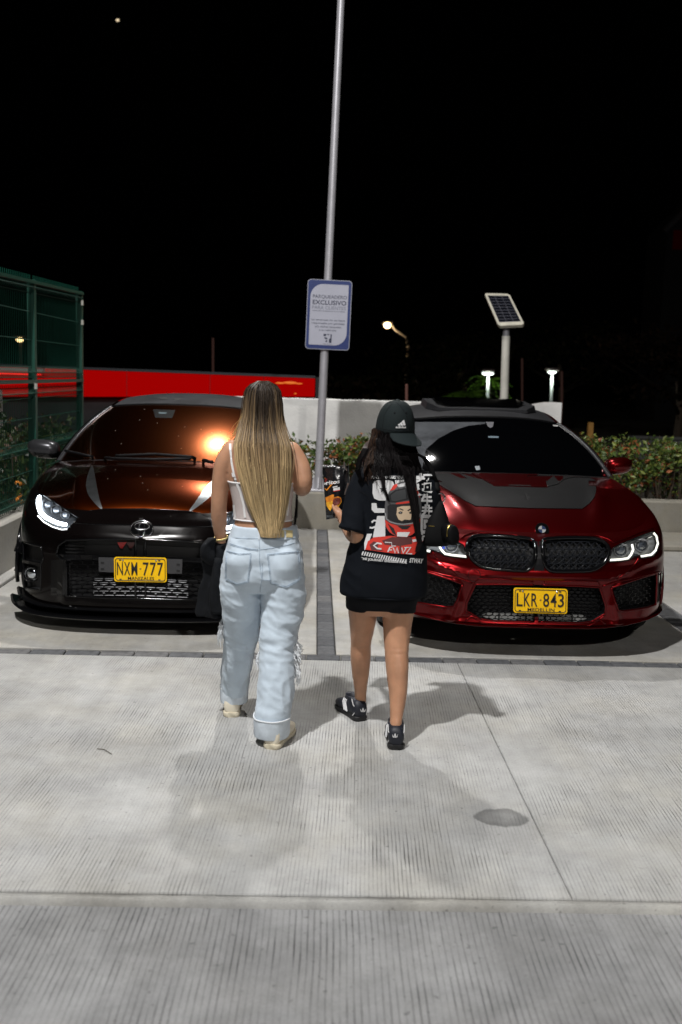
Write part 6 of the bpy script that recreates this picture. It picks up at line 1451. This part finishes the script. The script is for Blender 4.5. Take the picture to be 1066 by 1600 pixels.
pr('back_print', [Q6(st_([(205, 1140), (150, 1130), (110, 1160), (150, 1195), (200, 1200)], 18)), Q6(st_([(240, 1120), (320, 1125), (322, 1165), (370, 1165)], 10)), Q6(st_([(275, 1235), (300, 1180), (330, 1180)], 16)), Q6(st_([(290, 1212), (325, 1212)], 12)), Q6(st_([(340, 1185), (360, 1250), (385, 1185), (400, 1250)], 13)), Q6(st_([(440, 1185), (455, 1250), (490, 1190)], 14)), Q6(st_([(470, 1185), (545, 1180), (490, 1255), (560, 1258)], 15)),
                  Q6([(560, 1090), (610, 1080), (610, 1110), (570, 1120)]), Q6([(660, 1060), (705, 1060), (680, 1110), (650, 1100)])], PW)
pr('back_print', [Q6(hm)], PG)
pr('back_print', [Q6([(300, 510), (340, 445), (385, 425), (388, 455), (350, 495)]), Q6([(370, 652), (525, 628), (600, 640), (600, 660), (520, 652), (370, 676)]), Q6([(600, 470), (640, 530), (650, 600), (610, 520)]), Q6([(242, 850), (300, 892), (400, 922), (500, 918), (600, 892), (658, 830), (642, 950), (560, 1030), (470, 1062), (380, 1050), (300, 1005), (252, 930)])], PR)
pr('back_print', [Q6([(385, 440), (480, 412), (482, 456), (400, 468)]), Q6([(385, 1000), (535, 1000), (500, 1058), (382, 1050)])], PW)
pr('back_print', [Q6([(270, 690), (300, 670), (520, 660), (640, 670), (650, 760), (630, 830), (560, 880), (450, 893), (350, 880), (275, 840)]), Q6([(385, 925), (545, 925), (500, 965), (440, 965)]), Q6([(272, 895), (345, 955), (380, 1045), (330, 1010)]), Q6([(280, 560), (360, 500), (500, 470), (520, 610), (360, 645), (285, 640)])], PK)
pr('back_print', [Q6([(310, 560), (370, 515), (480, 490), (490, 600), (370, 632), (320, 625)])], pm('print_visor', (.045, .047, .05), .4))
pr('back_print', [Q6([(385, 705), (440, 690), (545, 686), (552, 760), (545, 845), (500, 868), (440, 868), (400, 848), (375, 790)])], PS)
pr('back_print', [Q6([(398, 722), (425, 716), (458, 734), (456, 744), (424, 730)]), Q6([(502, 740), (540, 716), (545, 728), (512, 748)]), Q6([(395, 768), (420, 750), (448, 758), (440, 780), (410, 782)]), Q6([(522, 762), (545, 752), (548, 778), (528, 780)]), Q6([(440, 866), (470, 848), (520, 852), (545, 866), (500, 878)])], PK)
pr('back_print', [Q6([(412, 764), (424, 758), (432, 766), (424, 776)]), Q6(st_([(246, 770), (258, 840), (300, 875), (380, 898), (460, 906), (560, 892), (630, 840), (655, 770)], 12))], PG2)
pr('back_print', [Q6(star)], PK)
hb_ = []
for k in range(19):
    x = 338+16*k; y = 1117+3.0*k; hb_.append(Q4([(x+9, y), (x+18, y+.5), (x+8, y+27), (x-1, y+26)]))
pr('back_print', hb_, PW)
def ptext(s, o, r_, u_, bold=.0, m=PW):
    q = text_on(bv_t, s, o, r_, u_, layer[0], bold, 5)
    if q.f: obj('lettering', q, m, te, world=True)
ptext('NO ONE CAN TAKE YOUR', Q6([(80, 372)])[0], (50.5, 0.0), (0.1, -4.4), .03)
ptext('THE JOURNEY ENDLESS RIDE', Q4([(332, 1174)])[0], (70, 6.0), (.2, -3.6), .03)
ptext('STWAY', Q4([(660, 1192)])[0], (20, 1.4), (1.2, -7.0), .03)
for ch, (x, y, w_, h_) in zip('超牛井回', ((592, 530, 205, 190), (655, 668, 140, 110), (660, 780, 140, 96), (650, 1000, 140, 190))):
    ptext(ch, Q6([(x, y)])[0], (w_/7.614, .1), (0.3, -h_/7.614*.95), .05)
pr('back_print', [Q6([(668, 1040), (705, 1040), (702, 1056), (666, 1056)])], PW)
# cap worn backwards, peak towards us
M_cap = pm('cap_cotton', (0.0065, 0.0115, 0.0125), .85, bump=(300, .4, .001), spec=.25)
cp = MB(); cc = Vector((.357, DY+.032, 1.418)); rr = []
for k in range(13):
    f = k/12; a = f*math.pi/2*.985; rr.append(ering((cc.x+.006*f, cc.y-.012*f, cc.z-.022+.132*math.sin(a)), .088*math.cos(a)**.72, .104*math.cos(a)**.72, 40))
rr.insert(0, ering((cc.x, cc.y, cc.z-.045), .086, .101, 40)); cp.loft(rr)
cap = obj('cap', cp, M_cap, w2, world=True, smooth=True); bv_c = bvh_of(cp)
K9 = lambda pts: [(560+x/8.883, 610+y/8.883) for x, y in pts]
bm_ = MB(); rows = []
for i in range(13):
    a = R(-128+9.6*i*1.0)+R(16); e = Vector((math.cos(a), math.sin(a), 0)); p0 = Vector((cc.x+e.x*.085, cc.y+e.y*.100, cc.z-.030)); fr_ = math.sin(math.pi*(i/12))**.55; cross = (i-6)/6
    row = []
    for j in range(6):
        f = j/5; L_ = .082*fr_*f; row.append(p0+Vector((e.x*L_*.45+.012*f*fr_, -L_*.80, -.052*f*fr_-.010*cross*cross*f)))
    rows.append(row)
top = rows; bot = [[p+Vector((0, .002, -.004)) for p in r_] for r_ in rows]
bm_.loft(top, cap=False, closed=False); bm_.loft(bot, cap=False, closed=False); bm_.loft([[r_[-1] for r_ in top], [r_[-1] for r_ in bot]], cap=False, closed=False)
obj('peak', bm_, M_cap, cap, world=True, smooth=True)
for pts in (K9([(490, 160), (430, 230), (370, 320), (345, 420), (340, 530)]), K9([(520, 160), (600, 240), (660, 330), (695, 440), (705, 550)]), K9([(290, 520), (400, 548), (560, 568), (700, 558)]), K9([(470, 155), (330, 200), (230, 300), (200, 400)])): obj('cap_seam', seam(bv_c, pts, .0012, .0002), M_blk, cap, world=True)
for u, v in K9([(505, 312), (665, 308)]):
    h_, n_ = hit(bv_c, u, v)
    if h_: obj('eyelet', MB().ball(h_, .004, .004, .004, 8, 6), M_blk, cap, world=True)
obj('button', MB().ball((cc.x+.006, cc.y-.012, cc.z+.110), .011, .011, .006, 10, 6), M_cap, cap, world=True, smooth=True)
V_, F_ = poly_vf([K9([(545, 476), (572, 462), (588, 488), (560, 488)]), K9([(572, 458), (600, 438), (622, 486), (594, 490)]), K9([(602, 432), (632, 408), (654, 482), (628, 488)])])
lg = sheet(bv_c, V_, F_, .0022, 5); obj('cap_logo', lg, PW, cap, world=True)
obj('cap_lettering', text_on(bv_c, 'adidas', K9([(520, 522)])[0], (15.8, .1), (.1, -3.4), .0022, .03, 4), PW, cap, world=True)
# black wavy hair
M_hair2 = pm('black_hair', (.012, .010, .011), .36, spec=.10, attr='tone')
HB = [(1.40, .084, .095, 0), (1.36, .088, .092, -.01), (1.30, .098, .085, -.03), (1.24, .118, .066, -.085), (1.18, .118, .045, -.135), (1.12, .10, .032, -.160), (1.08, .07, .02, -.172), (1.0, .06, .02, -.178)]
hb0 = MB().loft([ering((.348-.006*i*0.2, DY+.04+h[3], h[0]), h[1]*.92, h[2]*.9, 28) for i, h in enumerate(cr(HB[:4], 4))])
hb0.f = [f for f in hb0.f if not sum(hb0.v[i][1] for i in f)/len(f) > DY+.075]
obj('hair_base', hb0, pm('black_under', (.002, .002, .002), .9, spec=.05), w2, world=True, smooth=True)
S, K = 1150, 20; t = np.linspace(0, 1, K); P = np.zeros((S, K, 3)); zt = np.array([h[0] for h in HB])[::-1]
def hb2(z, i): return np.interp(z, zt, np.array([h[i] for h in HB])[::-1])
lock = rg.integers(0, 60, S); lph = rg.uniform(0, 6.28, 60); lam = rg.uniform(.004, .012, 60); lth = rg.uniform(.86*math.pi, 2.12*math.pi, 60); lend = np.clip(rg.normal(1.245, .035, 60), 1.16, 1.30)
for i in range(S):
    k = lock[i]; a0 = lth[k]+rg.normal(0, .10); z0 = 1.40-.03*rg.random(); z = z0+(lend[k]+rg.normal(0, .02)-z0)*t
    lay = rg.uniform(.92, 1.06); wv = lam[k]*np.sin(lph[k]+z*55)*np.minimum(1, t*3)
    P[i, :, 0] = .346+np.cos(a0)*hb2(z, 1)*lay+wv+rg.normal(0, .002); P[i, :, 1] = DY+.04+hb2(z, 3)+np.sin(a0)*hb2(z, 2)*lay+.5*lam[k]*np.cos(lph[k]+z*55); P[i, :, 2] = z
tone = rg.uniform(.4, 1.4, S)[:, None, None]*np.array([.0075, .0062, .0066]); C = np.tile(tone, (1, K, 1)); brown = (np.cos(lth[lock]) < -.75)[:, None, None]*np.array([.03, .014, .006])*rg.uniform(0, 1, S)[:, None, None]; C = C+brown
strands('hair', P, np.full((S, K), .0019)*np.clip(1.2-t**3, .25, 1)[None], C, M_hair2, w2)
# the long lock that falls over the print, and thin stray locks
def lock_of(name, path, w0, n, r0=.0018):
    D_ = dense(path, 5); pts = []
    for (u, v) in D_:
        h_, n_ = hit(bv_t, u, v)
        if h_ is None: h_ = at(u, v, DY-.10); n_ = Vector((0, -1, 0))
        pts.append(h_+n_*.010)
    for i in range(1, len(pts)-1): pts[i].y = min(pts[i].y, (pts[i-1].y+pts[i+1].y)/2+.002)
    base = np.array([tuple(p) for p in pts]); K = len(base); t = np.linspace(0, 1, K); P = np.zeros((n, K, 3))
    for i in range(n):
        ph = rg.uniform(0, 6.28); off = rg.normal(0, .45); wd = w0*np.clip(1.0-.75*np.abs(t-.25)**1.2*1.1, .12, 1)
        P[i] = base; P[i, :, 0] += off*wd+.003*np.sin(ph+t*8); P[i, :, 1] += -rg.uniform(0, .012)*np.sin(t*math.pi*.9+.2)
    strands(name, P, np.full((n, K), r0)*np.clip(1.2-t**3, .25, 1)[None], np.tile(rg.uniform(.5, 1.4, n)[:, None, None]*np.array([.0095, .008, .0085]), (1, K, 1)), M_hair2, w2)
lock_of('long_lock', [(632, 712), (640, 735), (641, 755), (645, 780), (649, 805), (651, 828), (654, 848), (650, 862)], .019, 150)
lock_of('thin_lock', [(592, 718), (597, 740), (600, 762), (608, 782)], .008, 26)
lock_of('side_lock', [(572, 700), (563, 718), (560, 735), (566, 752)], .018, 60)
S, K = 60, 9; P = np.zeros((S, K, 3)); t = np.linspace(0, 1, K)
for i in range(S):
    a = rg.uniform(0, 1); sx = -1 if rg.random() < .6 else 1
    P[i, :, 0] = .35+sx*(.085+.035*a*t+.02*t*np.sin(t*5+a*9)); P[i, :, 1] = DY+.02+rg.normal(0, .03); P[i, :, 2] = rg.uniform(1.24, 1.38)-.06*t-.03*t*a
strands('loose_hair', P, np.full((S, K), .0008), np.tile(np.array([.02, .012, .009]), (S, K, 1)), M_hair2, w2)
# shoes: black with white piping and a leaf badge on the heel
M_shoe = pm('navy_black_shoe', (0.010, 0.012, 0.020), .55, bump=(150, .3, .001)); M_shs = pm('black_rubber', (0.010, 0.010, 0.011), .6)
for hx, hy, ang, u0, v0 in ((.391, DY-.245, -.02, 617.5, 1150), (.253, DY+.115, .44, 567, 1110)):
    sh, up = shoe(w2, hx, hy, ang, M_shoe, M_shs, .96, top=.08)
    f = Vector((-math.sin(ang), math.cos(ang), 0)); s = Vector((math.cos(ang), math.sin(ang), 0)); o_ = Vector((hx, hy, 0))
    col_ = MB().loft([ering(o_+f*(.050+.012*k)+Vector((0, 0, z)), a, b_, 22, 2.2, s, f) for k, (z, a, b_) in enumerate(((.055, .036, .052), (.080, .036, .050), (.098, .036, .050), (.106, .034, .048), (.100, .029, .042), (.070, .027, .038)))], cap=False)
    obj('collar', col_, M_shoe, sh, world=True, smooth=True)
    bs = bvh_of(join(up, col_)); P_ = lambda pts: [(u0+x, v0+y) for x, y in pts]
    V_, F_ = poly_vf([P_([(-4.4, -3.0), (-1.8, .8), (-1.2, 2.6), (-3.4, 1.6)]), P_([(4.4, -3.0), (3.4, 1.6), (1.2, 2.6), (1.8, .8)]), P_([(0, -4.6), (1.5, -1.5), (.8, 2.4), (-.8, 2.4), (-1.5, -1.5)])]); q = sheet(bs, V_, F_, .002, 4)
    if q.f: obj('heel_badge', q, PW, sh, world=True)
    ln = MB()
    for sx in (-1, 1):
        pts = [o_+f*.035+s*sx*.036+Vector((0, 0, .104)), o_+f*.020+s*sx*.035+Vector((0, 0, .078)), o_+f*.006+s*sx*.027+Vector((0, 0, .064)), o_+f*.008+s*sx*.030+Vector((0, 0, .045)), o_+f*.020+s*sx*.037+Vector((0, 0, .026))]
        ln.tube(pts, .0022, 6)
    obj('piping', ln, PW, sh, world=True)
    n3 = MB()
    for k in range(3):
        t0 = .085+.014*k
        for sx in (-1, 1): n3.tube([o_+f*(t0-.012)+s*sx*.0405+Vector((0, 0, .030)), o_+f*(t0+.012)+s*sx*.036+Vector((0, 0, .064)), o_+f*(t0+.02)+s*sx*.026+Vector((0, 0, .078))], .0036, 6)
    obj('side_stripe', n3, PW, sh, world=True)
    gl = MB()
    for k in range(5): gl.tube([o_+f*(.15+.018*k)+s*a+Vector((0, 0, max(.012, .060-.010*k-(a/.044)**2*.03))) for a in np.linspace(-.036, .036, 9)], .0012, 4)
    obj('grid_line', gl, PG2, sh, world=True)
    lc = MB()
    for k in range(4): lc.tube([o_+f*(.105+.014*k)+s*a+Vector((0, 0, .082-.006*k-abs(a)*.3)) for a in np.linspace(-.022, .022, 5)], .003, 5)
    obj('lace', lc, M_shs, sh, world=True)
# crossbody bag at her right side
M_bag = pm('black_nylon', (0.003, 0.003, 0.0034), .7, var=(20, .2), bump=(120, .3, .002), spec=.12)
bg_ = thing('crossbody_bag', 'black nylon crossbody bag with gold zips at the side of the woman in the cap', 'bag', (.585, DY-.05, .89))
q = MB().loft([ering((s[0], s[1], s[2]), s[3], s[4], 30, 2.6) for s in cr([(.566, DY-.02, 1.085, .012, .014), (.564, DY-.025, 1.06, .024, .030), (.560, DY-.03, 1.01, .045, .045), (.560, DY-.035, .96, .066, .055), (.556, DY-.04, .915, .074, .055), (.548, DY-.04, .890, .066, .045), (.545, DY-.04, .882, .03, .02)], 5)])
obj('bag_body', q, M_bag, bg_, world=True, smooth=True); bvb = bvh_of(q)
c_ = Vector((.612, DY-.10, .945)); pk = MB(); ax = Vector((.80, .6, 0)); ay = Vector((.10, -.1, 1)); an = Vector((.55, -.83, 0)).normalized()
pk.loft([ering(c_+an*d, .032*k, .046*k, 26, 2.5, Vector((.83, .55, 0)), Vector((-.12, .05, 1))) for d, k in ((-.03, 1), (.012, 1), (.022, .93), (.028, .75))])
po = obj('front_pocket', pk, M_bag, bg_, world=True, smooth=True)
gz = pm('gold_zip', (.75, .55, .15), .3, 1.0)
zp = [c_+an*.013+Vector((.83, .55, 0))*(.0335*math.cos(a))+Vector((-.12, .05, 1))*(.0475*math.sin(a)) for a in np.linspace(R(100), R(185), 14)]
obj('zip', MB().tube(zp, .0022, 6), gz, po, world=True)
obj('zip', seam(bvb, [(670, 822), (679, 822.5)], .0018, .001), gz, bg_, world=True)
rc = Vector((.567, DY-.03, 1.098)); ring = [rc+Vector((.020*math.cos(a), -.006*math.cos(a), .022*math.sin(a))) for a in np.linspace(0, 2*math.pi, 25)]
obj('ring', MB().tube(ring, .0035, 8), M_chrome, bg_, world=True, smooth=True)
sp_ = []
for (u, v) in dense([(650, 708), (664, 716), (674, 733), (680, 752), (683, 768)], 4):
    h_, n_ = hit(bv_t, u, v); sp_.append((h_+n_*.004) if h_ is not None else at(u, v, DY-.02))
if True:
    L_ = MB(); rws = []
    for i, p in enumerate(sp_): rws.append([p+Vector((-.013, 0, 0)), p+Vector((-.012, -.004, .001)), p+Vector((.012, -.004, -.001)), p+Vector((.013, .001, 0)), p+Vector((0, .003, 0))])
    L_.loft(rws); obj('strap', L_, M_bag, bg_, world=True, smooth=True)
# bag of tortilla chips in her left hand
cb_ = thing('chip_bag', 'open black bag of tortilla chips held by the woman in the cap', 'snack bag', (.10, DY+.30, .95))
TLc, TRc, BLc, BRc = at(504, 731, DY+.27), at(545, 727, DY+.27), at(510, 812, DY+.245), at(541, 806, DY+.245)
def bp(a, b): return (TLc*(1-a)+TRc*a)*(1-b)+(BLc*(1-a)+BRc*a)*b
def grid_bag(sgn, n=16, m=22):
    rows = []
    for j in range(m+1):
        b_ = j/m; row = []
        for i in range(n+1):
            a = i/n; p = bp(a, b_); puff = .030*(max(0, math.sin(math.pi*a))**.6)*(max(0, min(1, (1-b_)*5))**.6)*(0.75+.25*min(1, b_*4))
            puff += .004*ridge(a*6, b_*9, 3 if sgn < 0 else 8)*min(1, 6*min(a, 1-a)); row.append(p+Vector((0, sgn*puff, .004*nz(a*5, b_*3, 1)*(1 if b_ < .1 else 0))))
        rows.append(row)
    return rows
fq = MB(); fq.loft(grid_bag(-1), cap=False, closed=False); bq = MB(); bq.loft(grid_bag(1), cap=False, closed=False)
M_foil = pm('black_foil', (0.012, 0.012, 0.014), .22, .3, spec=.7, coat=.4, coatr=.1); M_silver = pm('silver_foil', (.55, .56, .58), .28, 1.0)
fo = obj('front_foil', fq, M_foil, cb_, world=True, smooth=True); obj('back_foil', bq, M_silver, cb_, world=True, smooth=True); bvf = bvh_of(fq)
Z11 = lambda pts: [(490+x/11.433, 710+y/11.433) for x, y in pts]
def bagp(name, polys, m, off, par=None): 
    V_, F_ = poly_vf(polys); q = sheet(bvf, V_, F_, off, 4)
    if q.f: obj(name, q, m, par or fo, world=True)
obj('lettering', text_on(bvf, 'Doritos', Z11([(60, 565)])[0], (35.5, -4.6), (.5, -6.2), .0022, .03, 4), PW, fo, world=True)
OR = pm('chip_orange', (.62, .20, .012), .6, var=(60, .3)); OR2 = pm('chip_yellow', (.75, .36, .02), .6, var=(60, .3))
bagp('print', [Z11(st_([(180, 580), (238, 640), (330, 530), (380, 490)], 22)), Z11(st_([(160, 385), (210, 430)], 20))], OR, .0018)
bagp('print', [Z11([(165, 430), (250, 430), (230, 500), (168, 470)])], pm('print_maroon', (.16, .01, .01), .5), .0012)
bagp('print', [Z11([(215, 770), (340, 715), (370, 720), (350, 850), (235, 860)]), Z11([(350, 770), (440, 748), (490, 770), (500, 850), (420, 970), (360, 920)])], OR, .0014)
bagp('print', [Z11([(228, 860), (340, 830), (345, 930), (300, 1012), (240, 920)]), Z11([(440, 870), (500, 850), (430, 965), (390, 960)])], OR2, .0018)
bagp('print', [Z11(smooth_poly([(345, 850), (370, 790), (440, 775), (480, 800), (475, 860), (420, 910), (370, 915)], 3))], pm('salsa', (.13, .02, .012), .5, var=(90, .5)), .0022)
bagp('print', [Z11([(345, 575), (425, 560), (426, 582), (346, 596)]), Z11([(355, 605), (468, 585), (470, 632), (358, 650)]), Z11([(465, 990), (535, 985), (530, 1010), (468, 1020)])], PW, .0016)
bagp('print', [Z11([(358, 652), (470, 634), (470, 645), (360, 664)])], PR, .0018)
bagp('print', [Z11([(228, 1090), (360, 1080), (380, 1130), (250, 1165)])], pm('bag_grey', (.10, .11, .115), .3, .3), .0012)
# the torn open top, silver inside
tq = MB(); rows = []
for j in range(7):
    f_ = j/6; rows.append([at(536+9*i/5+2*f_-6*f_*f_*(1-i/5), 727+46*f_-7*math.sin(i*1.4)*(1-f_), DY+.255-.02*math.sin(i*.9+j)) for i in range(6)])
tq.loft(rows, cap=False, closed=False); obj('torn_flap', tq, M_silver, cb_, world=True, smooth=True)
tq = MB(); rows = []
for j in range(5):
    f_ = j/4; rows.append([at(505+36*i/8, 729.5-3*f_+1.5*math.sin(i*1.7+j), DY+.262+.01*math.sin(i*2.1+j*2)) for i in range(9)])
tq.loft(rows, cap=False, closed=False); obj('crimped_top', tq, M_silver, cb_, world=True, smooth=True)
